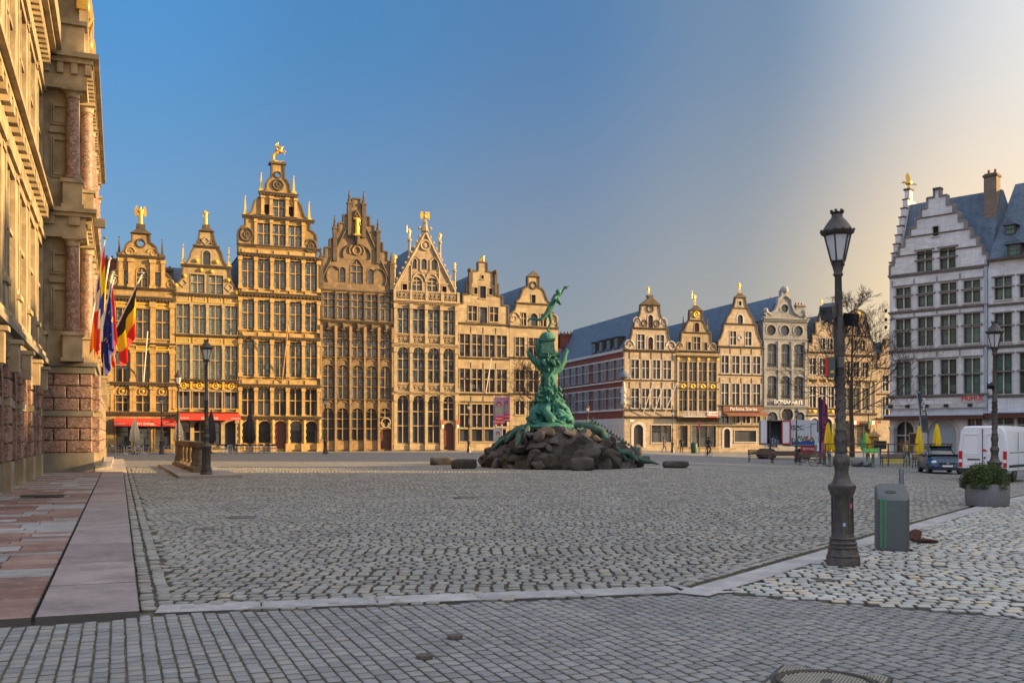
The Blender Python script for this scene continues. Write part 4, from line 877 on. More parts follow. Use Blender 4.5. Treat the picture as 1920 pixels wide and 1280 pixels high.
# ================================================================ HOUSE 6
h = House(NORTH, 'guild_house', 'pale sandstone house with stepped gable and a gilt cat on top behind the banners', 'guild house', 859, 955, 905, M['pale_stone'], M['trim_pale'], group=NG)
c4 = [(862,881),(885,904),(908.5,927.5),(931.5,950)]
h.row(628, 669, c4, 'rect','cross', M['glass_east']); h.row(691, 735, c4, 'rect','cross', M['glass_east']); h.row(757, 801, c4[:3], 'rect','cross', M['glass_plain']); h.row(804, 827, c4[:3], 'rect','plain', M['glass_plain'])
h.row(757, 799, c4[3:], 'rect','cross', M['glass_plain']); h.row(803, 840, [(934,949)], 'rect','door', wood=M['door_dark'])
h.row(575, 602, [(878,894),(918,934.5)], 'rect','cross', M['glass_east']); h.row(576, 607, [(899,913)], 'rect','plain', M['glass_east']); h.row(536, 559, [(900,911)], 'rect','plain', M['door_dark']); h.row(540, 552, [(889,895),(917,923)], 'rect','plain', M['glass_plain']); h.row(516, 523, [(902,907)], 'rect','plain', M['dark_in'])
for y, hh, p in ((608,.22,.2),(672,.22,.2),(739,.22,.25)): h.belt(y, hh, p)
h.corn.box(h.U(866),h.U(944),-.12,0,h.Z(754),h.Z(752)); 
k = h.k()
g = h.sym([(48,608),(48,571),(37,571),(37,554),(29,554),(29,531),(20,531),(20,509),(8,509),(8,492)])
for q in (-1,1): h.corn.box(q*24*k-.15,q*24*k+.15,-.2,.2,h.Z(553),h.Z(513)); h.corn.ball((q*24*k,0,h.Z(509)), .3, 8)
for y in (686,749,620): 
    for px in (883,906,929.5): h.corn.box(h.U(px)-.03,h.U(px)+.03,-.04,0,h.Z(y+5),h.Z(y-6))
h.finish(609, g, roof='gable', roof_z=h.Z(508)); statue_on(h, 905, 478, 492, 'cat')
chimney(h, h.U(866), 5.5, h.Z(600), h.Z(519), 1.2, 1.0)
pole = MB(); pole.tube([(h.U(910),-.1,h.Z(738)),(h.U(911),-1.6,h.Z(674))], .05, 6); pole.build('flagpole', M['white_paint'], h.root)
# ================================================================ HOUSE 7
h = House(NORTH, 'guild_house', 'pale sandstone house with rounded bell gable and small pediment behind the bronze fountain', 'guild house', 955.4, 1046, 1000, M['pale_stone'], M['trim_pale'], group=NG)
c3 = [(966,983.5),(991,1010),(1017,1034)]
h.row(634, 669, c3, 'rect','cross', M['glass_east']); h.row(694, 735, c3, 'rect','cross', M['glass_east']); h.row(752, 777, c3, 'rect','two', M['glass_plain']); h.row(797, 830, [(966,983),(1017,1034)], 'rect','cross', M['glass_plain'])
h.row(798, 840, [(992,1008)], 'arch','door', wood=M['door_red'])
h.row(587, 611, [(977,987),(1014,1024)], 'rect','cross', M['glass_east']); h.row(588, 611, [(994,1008)], 'arch','plain', M['glass_east'], .1); h.row(553, 568, [(996.5,1004)], 'rect','plain', M['door_dark'])
for y, hh, p in ((614,.25,.22),(672,.22,.2),(739,.22,.25)): h.belt(y, hh, p)
h.belt(570, .2, .2, 0, h.U(968), h.U(1032)); k = h.k()
h.corn.prism([(-12*k,h.Z(519)),(12*k,h.Z(519)),(0,h.Z(508))], -.2, .3); h.corn.torus((0,-.04,h.Z(535)), .38, .1, 12, 5)
volute(h.trim, h.U(963), h.Z(598), .75, 0, 0, 1); volute(h.trim, h.U(1037), h.Z(598), .75, 0, 0, -1)
g = h.sym([(45,614),(44,606),(43,596),(39,588),(34,582),(31,570),(31,566),(26,562),(22,552),(20,545),(15,540),(10,539),(10,519)])
h.finish(615, g, roof='gable', roof_z=h.Z(532), side_m=M['brown_stone']); chimney(h, h.U(972)-1.3, 5.2, h.Z(600), h.Z(538), 1.3, 1.0)
# ================================================================ EAST ROW : corner house 8
h = House(EAST, 'corner_house', 'corner house with cream front, curly gable and long red brick flank beside the fountain', 'corner house', 1171, 1268.5, 1219, M['cream_stone'], M['trim_white'], group=EG)
H8 = h
c4 = [(1183.5,1198),(1203.5,1217.5),(1224,1238),(1244,1258)]
h.row(675, 710, c4, 'rect','cross', M['glass_east']); h.row(729, 765, c4, 'rect','cross', M['glass_east']); h.row(797, 829, [(1221,1259)], 'rect','shop', M['glass_plain']); h.row(796, 838, [(1188,1206)], 'arch','door', wood=M['door_dark'], surround=.35)
h.row(627, 655, [(1195,1209),(1230.5,1245)], 'rect','cross', M['glass_east']); h.row(631, 655, [(1215,1224.5)], 'arch','plain', M['door_red'], .1); h.row(590, 615, [(1215,1224.5)], 'arch','plain', M['door_red'], .1)
for y, hh, p in ((658,.3,.3),(713,.18,.15),(769,.18,.15),(782,.3,.3)): h.belt(y, hh, p)
h.belt(616, .25, .25, 0, h.U(1189), h.U(1250)); k = h.k()
h.corn.prism([(-19*k,h.Z(572)),(19*k,h.Z(572)),(0,h.Z(556))], -.3, .4); h.corn.box(-.4,.4,-.1,.4,h.Z(558),h.Z(553)); h.corn.torus((0,-.05,h.Z(579)), .42, .1, 12, 5)
for x in (1208,1231): h.corn.torus((h.U(x),-.05,h.Z(606)), .38, .1, 12, 5)
for sx in (-1,1): volute(h.trim, sx*25.5*k, h.Z(603), .6, 0, 0, -sx); volute(h.trim, sx*40*k, h.Z(648), .75, 0, 0, -sx)
for y in (668,723,766): 
    for px in (1180.5,1200.7,1221,1241,1261): h.corn.box(h.U(px)-.04,h.U(px)+.04,-.05,0,h.Z(y+5),h.Z(y-7))
g = h.sym([(48.5,658),(47,650),(42,643),(37,638),(34,628),(33,616),(30,614),(29,605),(26,599),(22,597),(19,590),(17.5,580),(17,572)])
h.finish(659, g, roof='gable', roof_z=h.Z(578), depth=27, side_m=M['red_brick']); statue_on(h, 1217, 536, 554, 'man')
for i, (a, b) in enumerate(((1204,1211),(1224,1231),(1244,1255))): pole = MB(); pole.tube([(h.U(a),-.1,h.Z(778)),(h.U(b),-2.2,h.Z(718))], .06, 6); pole.build('flagpole', M['white_paint'], h.root)
# flank of the corner house: x local = h.x0, running back along +y
fl = MB(); X = h.x0-.02
zr1, zr2, zr3, zr4 = h.Z(675), h.Z(712), h.Z(728), h.Z(767)
for yb in (1.6,4.2,6.9,9.6,13.0,15.6,18.2,20.8,23.4): 
    for (za, zb_) in ((h.Z(709),h.Z(674)),(h.Z(766),h.Z(728))):
        wn = MB(); wn.box(-.05,.12,-.75,.75,za,zb_,1); wn.ring([(-.7,za+.08),(.7,za+.08),(.7,zb_-.08),(-.7,zb_-.08)], [(-.8,za-.06),(.8,za-.06),(.8,zb_+.08),(-.8,zb_+.08)], -.05, .05)
        b0 = len(wn.v)-16
        for i in range(b0, len(wn.v)): x_, y_, z_ = wn.v[i]; wn.v[i] = (y_-.02, x_, z_)
        wn.box(-.09,.0,-.05,.05,za,zb_,0); wn.box(-.09,.0,-.7,.7,(za+zb_)/2+.1,(za+zb_)/2+.2,0)
        wn.build('flank_window', [M['trim_grey'], M['glass_plain']], h.root, None, (X, yb, 0))
for yb in (3.5, 8.5, 16, 21):
    wn = MB(); wn.box(-.05,.12,-1.5,1.5,h.Z(828),h.Z(797),1); 
    for q in (-1.55,-.5,.5,1.55): wn.box(-.1,.0,q-.07,q+.07,h.Z(829),h.Z(796),0)
    wn.box(-.1,0,-1.6,1.6,h.Z(797),h.Z(795),0); wn.build('flank_window', [M['trim_white'], M['glass_plain']], h.root, None, (X, yb, 0))
for py, hh in ((672,.2),(714,.2),(726,.15),(768,.25),(690,.08),(745,.08),(657,.35)): fl.box(X-.12,X+.05,.02,27,h.Z(py)-hh/2,h.Z(py)+hh/2)
fl.box(X-.06,X+.05,.02,27,-.5,h.Z(784)); fl.build('flank_band', M['trim_white'], h.root)
dm = MB()   # dormers in a row on the long roof
for i, yb in enumerate((3.2,5.8,8.4,11.0)):
    zb_ = h.Z(657); dm.box(X+.25,X+3,yb-.8,yb+.8,zb_+.2,zb_+1.9,0); dm.prism([(0,0),(0,0),(0,0)],0,0); dm.box(X-.05,X+3,yb-.95,yb+.95,zb_+1.9,zb_+2.0,1); dm.box(X+.2,X+.26,yb-.5,yb+.5,zb_+.5,zb_+1.7,2)
dm.build('dormer', [M['wood_dark'], M['slate'], M['glass_plain']], h.roof)
chimney(h, -4.2, 26.8, h.Z(620), h.Z(592), 2.2, 1.2); chimney(h, -1.6, 26.8, h.Z(620), h.Z(588), 2.2, 1.2)
ni = MB(); ni.lathe([(.2,.2),(.32,.3),(.3,1.2),(.34,1.8),(.16,2.2),(.19,2.6),(.05,2.8)], (0,0,0), 10); ni.lathe([(.05,-.5),(.45,.1),(.4,.2)], (0,0,0), 10); ni.lathe([(.9,3.3),(.8,3.6),(.4,3.9),(.04,4.3)], (0,0,0), 12, 1)
ni.ball((-.3,0,1.5),.2,6); ni.ball((.28,-.1,1.9),.16,6); ni.build('corner_statue', [M['trim_white'], M['slate']], h.root, 40, (h.x0-.25,-.3,h.Z(757)))
for (px_, nm) in ((1183,'st'),): 
    pl = MB(); pl.box(h.U(1181),h.U(1189),-.05,-.02,h.Z(790),h.Z(787)); pl.build('street_plate', M['white_paint'], h.root)
# far brick house along the side street, with stepped dormer gable
SIDE = Face(1171, 125.0, dirv=(-EAST.d.y, EAST.d.x))
hq = House(SIDE, 'brick_house', 'red brick house with stepped dormer gable further up the side street behind the fountain', 'house', 1106, 1040, 1075, M['red_brick'], M['trim_white'], group=None)
e0 = EAST.P+Vector((-EAST.d.y, EAST.d.x))*27.6+EAST.d*h.x0*0; hq.root.location.x, hq.root.location.y = e0.x-.3, e0.y; hq.root.rotation_euler.z = EAST.ang-PI/2
hq.x0, hq.x1 = -34, 0.0; hq.uc = 0; hq.Y = 155; hq.U = lambda px: px
hq.holes = []
zz = [(2.4,4.6),(5.9,8.2),(9.4,11.6)]
for (a, b) in zz:
    for i in range(10):
        xc = -2-i*3.1; hq.holes.append([(xc+p, a+q) for p, q in shape('rect', 1.7, b-a)]); window(hq.root, xc, a, 1.7, b-a, 'rect', 'cross', M['trim_white'], M['glass_plain'], 0, None, .1)
cornice(hq.corn, -34, 0, 5.2, .3, .2); cornice(hq.corn, -34, 0, 8.8, .3, .2); cornice(hq.corn, -34, 0, 12.7, .4, .3)
hq.finish(HOR-(12.9-CAMH+hq.zb)*FPX/155, None, depth=10, roof='side', roof_z=16.2, roof_m=M['tile'])
sg = MB(); panel(sg, [(-2.6,16),(2.6,16),(2.6,18),(1.9,18),(1.9,19.3),(1.2,19.3),(1.2,20.6),(.5,20.6),(.5,21.6),(-.5,21.6),(-.5,20.6),(-1.2,20.6),(-1.2,19.3),(-1.9,19.3),(-1.9,18),(-2.6,18)], [[(-1.2,16.6),(1.2,16.6),(1.2,18.2),(-1.2,18.2)]], -.02, .5); sg.box(-1.2,1.2,.3,.4,16.6,18.2,1); sg.box(-.06,.06,.1,.3,16.6,18.2,2)
sg.build('dormer_gable', [M['red_brick'], M['glass_plain'], M['trim_white']], hq.root, None, (-4.4,0,-3.3))
# ================================================================ HOUSE 9
h = House(EAST, 'gabled_house', 'slender house with gilt clock, gold ornament band and small balcony beside the cream corner house', 'house', 1269, 1346.5, 1305, M['pale_stone'], M['trim_pale'], group=EG)
c4 = [(1273,1288),(1291.5,1306),(1310,1324.5),(1328.5,1342.5)]
h.row(679, 715, c4, 'rect','cross', M['glass_east']); h.row(732, 771, c4, 'rect','cross', M['glass_east']); h.row(797, 838, [(1275,1289)], 'rect','door', wood=M['door_dark']); h.row(797, 838, [(1297,1342)], 'rect','shop', M['glass_plain'])
h.row(632, 656, [(1300,1313)], 'rect','cross', M['glass_east']); h.row(641, 656, [(1289,1295),(1320,1326)], 'rect','plain', M['glass_plain']); h.row(605, 622, [(1302,1311)], 'arch','plain', M['door_red'])
for y, hh, p in ((659,.25,.3),(669,.35,.3),(717,.18,.15),(729,.2,.2),(787,.5,.3)): h.belt(y, hh, p)
h.belt(624, .2, .2, 0, h.U(1283), h.U(1332)); h.belt(601, .2, .2, 0, h.U(1293), h.U(1317)); k = h.k()
for q in (-1,1): obelisk(h.corn, q*22.5*k, h.Z(624), h.Z(593), .2, 0, .2); volute(h.trim, q*32*k, h.Z(650), .6, 0, 0, -q)
h.corn.prism([(-12*k,h.Z(582)),(12*k,h.Z(582)),(0,h.Z(572))], -.2, .3); h.gold.torus((0,-.08,h.Z(589.5)), .35, .1, 12, 5); h.gold.ball((0,-.05,h.Z(589.5)), .2, 8, 0, (1,.4,1))
for a, b in c4: xc = (h.U(a)+h.U(b))/2; h.gold.torus((xc,-.08,h.Z(724)), .25, .08, 10, 5); h.gold.box(xc-.5,xc+.5,-.08,0,h.Z(724)-.06,h.Z(724)+.06)
for px in (1270.5,1289.8,1308,1326.5,1344.5): h.gold.box(h.U(px)-.15,h.U(px)+.15,-.3,0,h.Z(675),h.Z(671)); h.trim.box(h.U(px)-.12,h.U(px)+.12,-.12,0,h.Z(783),h.Z(675))
bal = MB(); bal.box(h.x0+.3,h.x1-.2,-1.2,0,h.Z(782),h.Z(780)); bal.box(h.x0+.3,h.x1-.2,-1.2,-1.05,h.Z(772),h.Z(771))
for i in range(26): xx = h.x0+.4+i*(h.x1-h.x0-.7)/25; bal.lathe([(.05,0),(.09,.2),(.04,.5),(.06,.6)], (xx,-1.12,h.Z(780)), 6)
b_ = bal.build('balcony', M['trim_white'], h.root)
sg = MB(); sg.box(h.U(1318),h.U(1336),-1.26,-1.22,h.Z(779),h.Z(772),0); sg.box(h.U(1318)+.02,h.U(1336)-.02,-1.262,-1.22,h.Z(782),h.Z(779)-.01,1); sgo = sg.build('sign', [M['white_paint'], M['red_paint']], h.root); text(sgo, 'TE HUUR', h.U(1327), -1.27, h.Z(775.5), .42, M['red_paint'])
g = h.sym([(38,659),(37,653),(33,648),(28,640),(27,624),(25,623),(20,616),(17,608),(12,600),(11,582)])
h.finish(660, g, roof='gable', roof_z=h.Z(600)); statue_on(h, 1303.5, 545, 571, 'spear')
# ================================================================ HOUSE 10
h = House(EAST, 'gabled_house', 'house with diamond on its gable and a brown shop sign reading Perfume Stories', 'house', 1347, 1430.5, 1388, M['cream_stone'], M['trim_white'], group=EG)
c4 = [(1352.5,1366),(1372.5,1386.5),(1392.5,1406),(1412,1425.5)]
h.row(667, 700, c4, 'rect','cross', M['glass_east']); h.row(719, 759, c4, 'rect','cross', M['glass_east']); h.row(780, 793, c4, 'rect','two', M['glass_plain']); h.row(806, 828, [(1377,1418)], 'rect','plain', M['glass_plain']); h.row(803, 839, [(1357,1369)], 'arch','door', wood=M['door_dark'], surround=.25)
h.row(622, 647, [(1369,1380.5),(1397.5,1409)], 'rect','cross', M['glass_east']); h.row(590, 607, [(1383,1392.5)], 'arch','plain', M['glass_plain'], .15); h.row(565, 573, [(1385.5,1390)], 'rect','plain', M['dark_in'])
for y, hh, p in ((651,.25,.25),(703,.18,.15),(761,.25,.25),(799,.2,.2)): h.belt(y, hh, p)
h.belt(608, .2, .2, 0, h.U(1361), h.U(1415)); h.belt(578, .15, .15, 0, h.U(1375), h.U(1401)); k = h.k()
h.corn.prism([(-11*k,h.Z(558)),(11*k,h.Z(558)),(0,h.Z(549))], -.2, .3); zc = h.Z(633); h.trim.ring([(0,zc-.3),(.3,zc),(0,zc+.3),(-.3,zc)], [(0,zc-.45),(.45,zc),(0,zc+.45),(-.45,zc)], -.08, .02)
for y in (659,713): 
    for px in (1349.7,1369.3,1389.5,1409.3,1428): h.corn.box(h.U(px)-.04,h.U(px)+.04,-.05,0,h.Z(y+5),h.Z(y-5))
g = h.sym([(41.5,651),(41,641),(37,636),(32,622),(30,608),(27,606),(24,596),(19,589),(14,578),(12,577),(10,567),(8.5,558)])
h.finish(652, g, roof='gable', roof_z=h.Z(566)); statue_on(h, 1387.5, 528, 548, 'man')
sg = MB(); sg.box(h.U(1354),h.U(1428.5),-.3,-.05,h.Z(771.5),h.Z(762)); so_ = sg.build('shop_sign', plain('brown sign board', (.14,.045,.03), .5), h.root); text(so_, 'Perfume Stories', h.U(1392), -.315, h.Z(766.5), .62, M['white_paint'])
aw = MB(); aw.xprism([(-.02,h.Z(773)),(-.02,h.Z(774.5)),(-1.6,h.Z(780)),(-1.6,h.Z(777))][::-1], h.U(1353), h.U(1434)); aw.build('awning', plain('brown awning', (.2,.07,.04), .8), h.root)
# ================================================================ HOUSE 11
h = House(EAST, 'gabled_house', 'grey Baroque house with three round windows and white sign reading BONAPARTE', 'house', 1431, 1513.5, 1471.5, M['grey_stone'], M['trim_grey'], M['trim_grey'], group=EG)
c3 = [(1438.5,1456),(1464.5,1481),(1489,1506)]
h.row(645, 688, c3, 'seg','sash', M['glass_plain'], .25); h.row(705, 747, c3, 'seg','sash', M['glass_plain'], .25)
h.row(612, 629.5, [(1437.5,1454.5),(1463,1480),(1488.5,1505.5)], 'round','plain', M['glass_plain'], .18); h.row(768, 790, [(1465,1487)], 'round','plain', M['glass_plain'], .25); h.row(772, 838, [(1438,1458),(1494,1508)], 'arch','plain', M['glass_plain'], .2)
h.row(572, 586, [(1464.5,1478)], 'round','plain', M['glass_east'], .3)
for y, hh, p in ((600,.5,.5),(636,.2,.15),(693,.25,.2),(763,.4,.35)): h.belt(y, hh, p)
h.pil([1434,1460,1485,1510], 760, 640, .3, .12, False); k = h.k()
for q in (-1,1):
    h.corn.tube([(q*38*k,0,h.Z(592)),(q*34*k,0,h.Z(586)),(q*27*k,0,h.Z(590)),(q*18*k,0,h.Z(584)),(q*13*k,0,h.Z(572)),(q*12*k,0,h.Z(562)),(q*6*k,0,h.Z(556)),(0,0,h.Z(552))], [.35,.3,.22,.28,.25,.25,.25,.3], 6); h.corn.ball((q*36*k,0,h.Z(584)), .4, 8)
h.corn.box(-.6,.6,-.2,.5,h.Z(556),h.Z(544)); h.corn.ball((0,.1,h.Z(544)), .6, 8)
g = h.sym([(41,601),(38,594),(30,592),(20,587),(14,575),(13,562),(7,556),(6,548)])
h.finish(601, g, roof='gable', roof_z=h.Z(553)); text(h.root, 'BONAPARTE', h.U(1476), -.35, h.Z(754), .78, M['white_paint'], ext=.05); chimney(h, 15*k, 5, h.Z(590), h.Z(552), 1.2, 1, M['grey_stone'])
# ================================================================ HOUSES 12 - 14
h = House(EAST, 'gabled_house', 'narrow house with gold band and arched shopfront behind the purple feather banner', 'house', 1514, 1577, 1547, M['cream_stone'], M['trim_white'], group=EG)
c4 = [(1518,1530),(1536.5,1548),(1553,1564)]
h.row(671, 702, c4, 'rect','cross', M['glass_east']); h.row(724, 764, c4, 'rect','cross', M['glass_east']); h.row(784, 838, [(1519,1536),(1543,1560)], 'arch','plain', M['glass_plain'], .25); h.row(634, 655, [(1538,1547),(1552,1561)], 'rect','cross', M['glass_east']); h.row(594, 606, [(1543,1550)], 'rect','plain', M['glass_plain'])
for y, hh, p in ((661,.25,.25),(713,.3,.25),(766,.2,.2),(779,.25,.25)): h.belt(y, hh, p)
for a, b in c4: xc = (h.U(a)+h.U(b))/2; h.gold.box(xc-.6,xc+.6,-.1,0,h.Z(773.5),h.Z(768.5)); h.gold.ball((xc,-.1,h.Z(771)), .25, 8); h.gold.ball((h.U(a)-.4,-.1,h.Z(714)), .2, 6)
g = h.sym([(31.5,661),(31,645),(24,645),(24,628),(18,628),(18,606),(12,604),(9,590),(7,585),(6,574)]); h.finish(662, g, roof='gable', roof_z=h.Z(590)); statue_on(h, 1542, 560, 573, 'man'); chimney(h, h.U(1529), 4, h.Z(600), h.Z(566), 1.4, 1, M['grey_stone'])
h = House(EAST, 'gabled_house', 'ornate pale house with round topped gable seen through the bare tree', 'house', 1577.5, 1643, 1609, M['cream_stone'], M['trim_pale'], group=EG)
c3 = [(1583,1594),(1599.5,1611),(1616.5,1628)]
h.row(679, 706, c3, 'rect','cross', M['glass_east']); h.row(727, 768, c3, 'rect','cross', M['lead_green']); h.row(797, 838, [(1583,1600),(1606,1632)], 'rect','shop', M['glass_plain']); h.row(638, 658, [(1598,1606),(1613,1622)], 'rect','cross', M['glass_east']); h.row(612, 628, [(1605,1613)], 'arch','plain', M['glass_plain'])
for y, hh, p in ((667,.35,.3),(630,.2,.2),(715,.35,.3),(776,.35,.3)): h.belt(y, hh, p, 0, *( (h.U(1586), h.U(1632)) if y == 630 else (None,None)))
h.gold.ball((0,-.1,h.Z(592)), .45, 8, 0, (1,.4,1.2)); h.pil([1580,1597,1613.7,1631,1640], 775, 716, .2, .15)
g = h.sym([(32.5,667),(31,650),(28,640),(22,630),(20,616),(16,604),(15,592),(12,586),(7,582),(0.5,581)]); h.finish(668, g, roof='gable', roof_z=h.Z(600))
ib = MB(); ib.box(h.x0+.2,h.x1-.2,-1.3,-.02,h.Z(793),h.Z(789)); aw = ib.build('awning', M['black'], h.root)
fl = MB()
for px in (1592,1626):
    for i, m_ in enumerate((0,1,2)): fl.box(h.U(px)+(i-1)*.4-.19,h.U(px)+(i-1)*.4+.2,-1.36,-1.31,h.Z(796),h.Z(789),m_)
fl.build('tricolour_flag', [plain('flag green', (.02,.3,.1)), M['white_paint'], M['red_paint']], h.root)
h = House(EAST, 'gabled_house', 'narrow stepped gable house squeezed in beside the tall whitewashed house', 'house', 1643.5, 1690, 1664, M['cream_stone'], M['trim_white'], group=EG)
h.row(703, 733, [(1655,1666)], 'rect','cross', M['glass_east']); h.row(744, 780, [(1655,1666)], 'rect','cross', M['glass_east']); 
for y, hh, p in ((690,.25,.25),(739,.2,.2),(785,.3,.3)): h.belt(y, hh, p)
g = h.sym([(20,690),(20,676),(15,676),(15,662),(10,662),(10,648),(5,648),(5,636)]); h.finish(691, g, roof='gable', roof_z=h.Z(640))
hb = House(EAST, 'slate_roofed_house', 'blue slate roof with small dormers rising behind the narrow stepped gable', 'house', 1614, 1720, 1667, M['grey_stone'], M['trim_white'], group=None)
hb.root.location.x += -EAST.d.y*13; hb.root.location.y += EAST.d.x*13; hb.finish(700, None, depth=9, roof='side', roof_z=hb.Z(588))
dm = MB()
for px, py in ((1660,607),(1661,626)): dm.box(hb.U(px)-.5,hb.U(px)+.5,1.0+(640-py)*.03,4,hb.Z(py+6),hb.Z(py-4)); dm.box(hb.U(px)-.7,hb.U(px)+.7,.8+(640-py)*.03,4,hb.Z(py-4),hb.Z(py-6),1)
dm.build('dormer', [M['white_paint'], M['slate']], hb.roof)
# ================================================================ RIGHT SIDE : whitewashed brick houses
h = House(RIGHT, 'gabled_house', 'tall whitewashed brick house with stepped gable, gilt bird on its corner and red PRIMUS lettering', 'house', 1668, 1852, 1757, M['white_brick'], M['trim_white'], M['trim_ledge'], group='whitewashed brick houses on the right side')
HR = h; WG = 'whitewashed brick houses on the right side'
def urow(h, cols, y0, y1, **kw): h.row(y0, y1, cols, **kw)
c4 = [(1680,1708),(1721,1750),(1764,1793),(1807,1838)]
wood_g = plain('green grey sash', (.05,.045,.04), .5)
h.row(532, 573, c4, 'rect','cross', M['glass_pub'], .06, wood_g); h.row(594, 647, c4, 'rect','cross', M['glass_pub'], .06, wood_g); h.row(674, 740, c4, 'rect','cross', M['glass_pub'], .06, wood_g)
h.row(468, 508, [(1719.5,1748),(1762,1792)], 'rect','cross', M['glass_pub'], .06, wood_g); h.row(424, 442, [(1749,1760)], 'rect','plain', M['dark_in'])
h.row(789, 850, [(1681,1713)], 'arch','cross', M['glass_plain'], .25); h.row(788, 848, [(1738,1794)], 'arch','plain', None, .25); h.row(786, 803, [(1815,1841)], 'rect','two', M['glass_plain'])
h.row(808, 850, [(1815,1841)], 'seg','plain', M['glass_plain'], .15)
for y, hh, p in ((509.5,.28,.22),(580,.22,.18),(655,.25,.2),(742,.25,.2)): h.belt(y, hh, p)
for y, k_ in ((524,0),(588,1),(664,2)):
    for px in (1673,1714,1757,1800,1845): h.corn.box(h.U(px)-.035,h.U(px)+.035,-.05,0,h.Z(y+6),h.Z(y-7))
for a, b in c4+[(1719.5,1748),(1762,1792)]:   # label mouldings
    for (yt, ym) in (((529,548),(591,614),(671,703)) if (a, b) in c4 else ((465,484),)):
        for yy in (yt, ym): h.corn.box(h.U(a)-.2,h.U(b)+.2,-.12,.04,h.Z(yy)-.05,h.Z(yy)+.05)
k = h.k()
st = [(91,509),(91,487),(83,487),(83,471),(73,471),(73,454),(62,454),(62,437),(51,437),(51,421),(40,421),(40,404),(30,404),(30,387),(18,387),(18,369),(5,369),(5,354)]
g = h.sym(st)
# shutter behind the wide arch
h.finish(510, g, depth=11, roof=None)
sh = MB(); 
for i in range(26): z_ = .1+i*.13; sh.box(h.U(1739),h.U(1793),.14,.2,z_,z_+.115)
sh.build('roller_shutter', M['zinc'], h.root)
# gable top stair caps, ledges
lg = MB()
for dx, y in ((83,471),(62,437),(40,404)): lg.box(-dx*k,dx*k,-.1,.02,h.Z(y)-.06,h.Z(y)+.02)
lg.box(-.32,.32,-.14,.5,h.Z(356),h.Z(352)); lg.build('ledge', M['trim_dark'], h.root)
# main roof with ridge along the front, stepped end gable on the left
zt = h.Z(510); zr = h.Z(368)+.4
rf = MB(); rf.xprism([(.42,zt-.05),(11,zt-.05),(3.5,zr),(3.1,zr)], h.x0+.45, h.x1); h.roof = rf.build('roof', M['slate'], h.root)
eg = MB(); n = 8
for i in range(n):
    y0_ = -.02+i*.38; y1_ = 11.0-i*.95; z0_ = zt+(zr-zt)*i/n-.05; eg.box(h.x0, h.x0+.45-.001*i, y0_, y1_, z0_-.4, z0_+(zr-zt)/n+.45); 
    eg.box(h.x0-.06, h.x0+.5, y0_-.06, y0_+.42, z0_+(zr-zt)/n+.45, z0_+(zr-zt)/n+.55, 1)
eg.box(h.x0,h.x0+.45,3.0,3.6,zr+.3,zr+1.3); eg.box(h.x0-.08,h.x0+.53,2.9,3.7,zr+1.3,zr+1.45,1); eg.build('end_gable', [M['white_brick'], M['trim_dark']], h.root)
cxp = h.x0+.2; eb = MB()
bw = h; 
def bird_at(x, y, z, s_):
    e = MB(); e.ball((0,0,s_*.42), s_*.15, 8, 0, (1.5,1,1.1)); e.ball((-.3*s_,0,s_*.5), s_*.09, 8); e.prism([(-.36*s_,s_*.52),(-.5*s_,s_*.46),(-.34*s_,s_*.45)][::-1], -.03, .03)
    e.prism([(-.12*s_,s_*.45),(.12*s_,s_*.45),(.1*s_,s_*.8),(-.05*s_,s_*1.15),(-.2*s_,s_*.9)], -.03, .04); e.prism([(.1*s_,s_*.38),(.55*s_,s_*.3),(.5*s_,s_*.2),(.1*s_,s_*.3)][::-1], -.05, .05); e.prism([(-.1*s_,0),(.1*s_,0),(.05*s_,s_*.35),(-.05*s_,s_*.35)], -.05, .05)
    return e.build('statue', M['gilt'], h.root, 40, (x,y,z))
bird_at(h.x0+.22, 3.3, zr+1.45, 1.3).rotation_euler.z = R(23)
chimney(h, 3.45, 2.6, zt+.5, h.Z(330), 1.0, .9, stone('brown chimney brick', (.24,.18,.14), course=(.3,.12)))
# pub front: fascia, strip, lettering
pf = MB(); pf.box(h.x0-.3,h.x1-.05,-.25,0,h.Z(765),h.Z(757),1); pf.box(h.x0-.3,h.x1-.05,-.9,0,h.Z(779),h.Z(776.5),0); pf.box(h.x0-.2,h.x1-.05,-.8,0,h.Z(786),h.Z(779),2)
for px in (1673,1705,1740,1777,1822): pf.box(h.U(px)-.15,h.U(px)+.15,-.5,-.25,h.Z(763),h.Z(758),3)
pf.build('shop_fascia', [plain('pale blue strip', (.45,.55,.7)), M['trim_white'], M['door_red'], M['iron']], h.root)
col = MB(); col.lathe([(.3,0),(.3,.2),(.22,.3),(.2,2.2),(.28,2.35),(.3,2.5)], (h.U(1675.5),-.3,.4), 12); col.build('column', M['trim_white'], h.root, 40)
lb = MB(); lb.add([(1.0*math.cos(TAU*i/24)*1.05, -.08, .3*math.sin(TAU*i/24)) for i in range(24)]+[(1.0*math.cos(TAU*i/24)*1.05, -.02, .3*math.sin(TAU*i/24)) for i in range(24)], [tuple(range(23,-1,-1))[::-1]]+[(i,24+i,24+(i+1)%24,(i+1)%24) for i in range(24)])
lo = lb.build('sign_oval', M['trim_white'], h.root, None, (h.U(1824), 0, h.Z(749.5))); text(lo, 'PRIMUS', 0, -.1, .05, .52, M['red_paint'], ext=.03)
pipe = MB(); pipe.box(h.x1-.22,h.x1+.0,-.14,-.02,h.Z(790),h.Z(498)); pipe.build('drainpipe', M['zinc'], h.root)
bb = MB(); bb.box(h.U(1717)-.5,h.U(1717)+.35,-.2,-.15,1.3,2.4); bb.box(h.U(1717)-.42,h.U(1717)+.27,-.21,-.15,1.38,2.32,1); bb.build('menu_board', [M['trim_pale'], M['black']], h.root)
sl = MB()
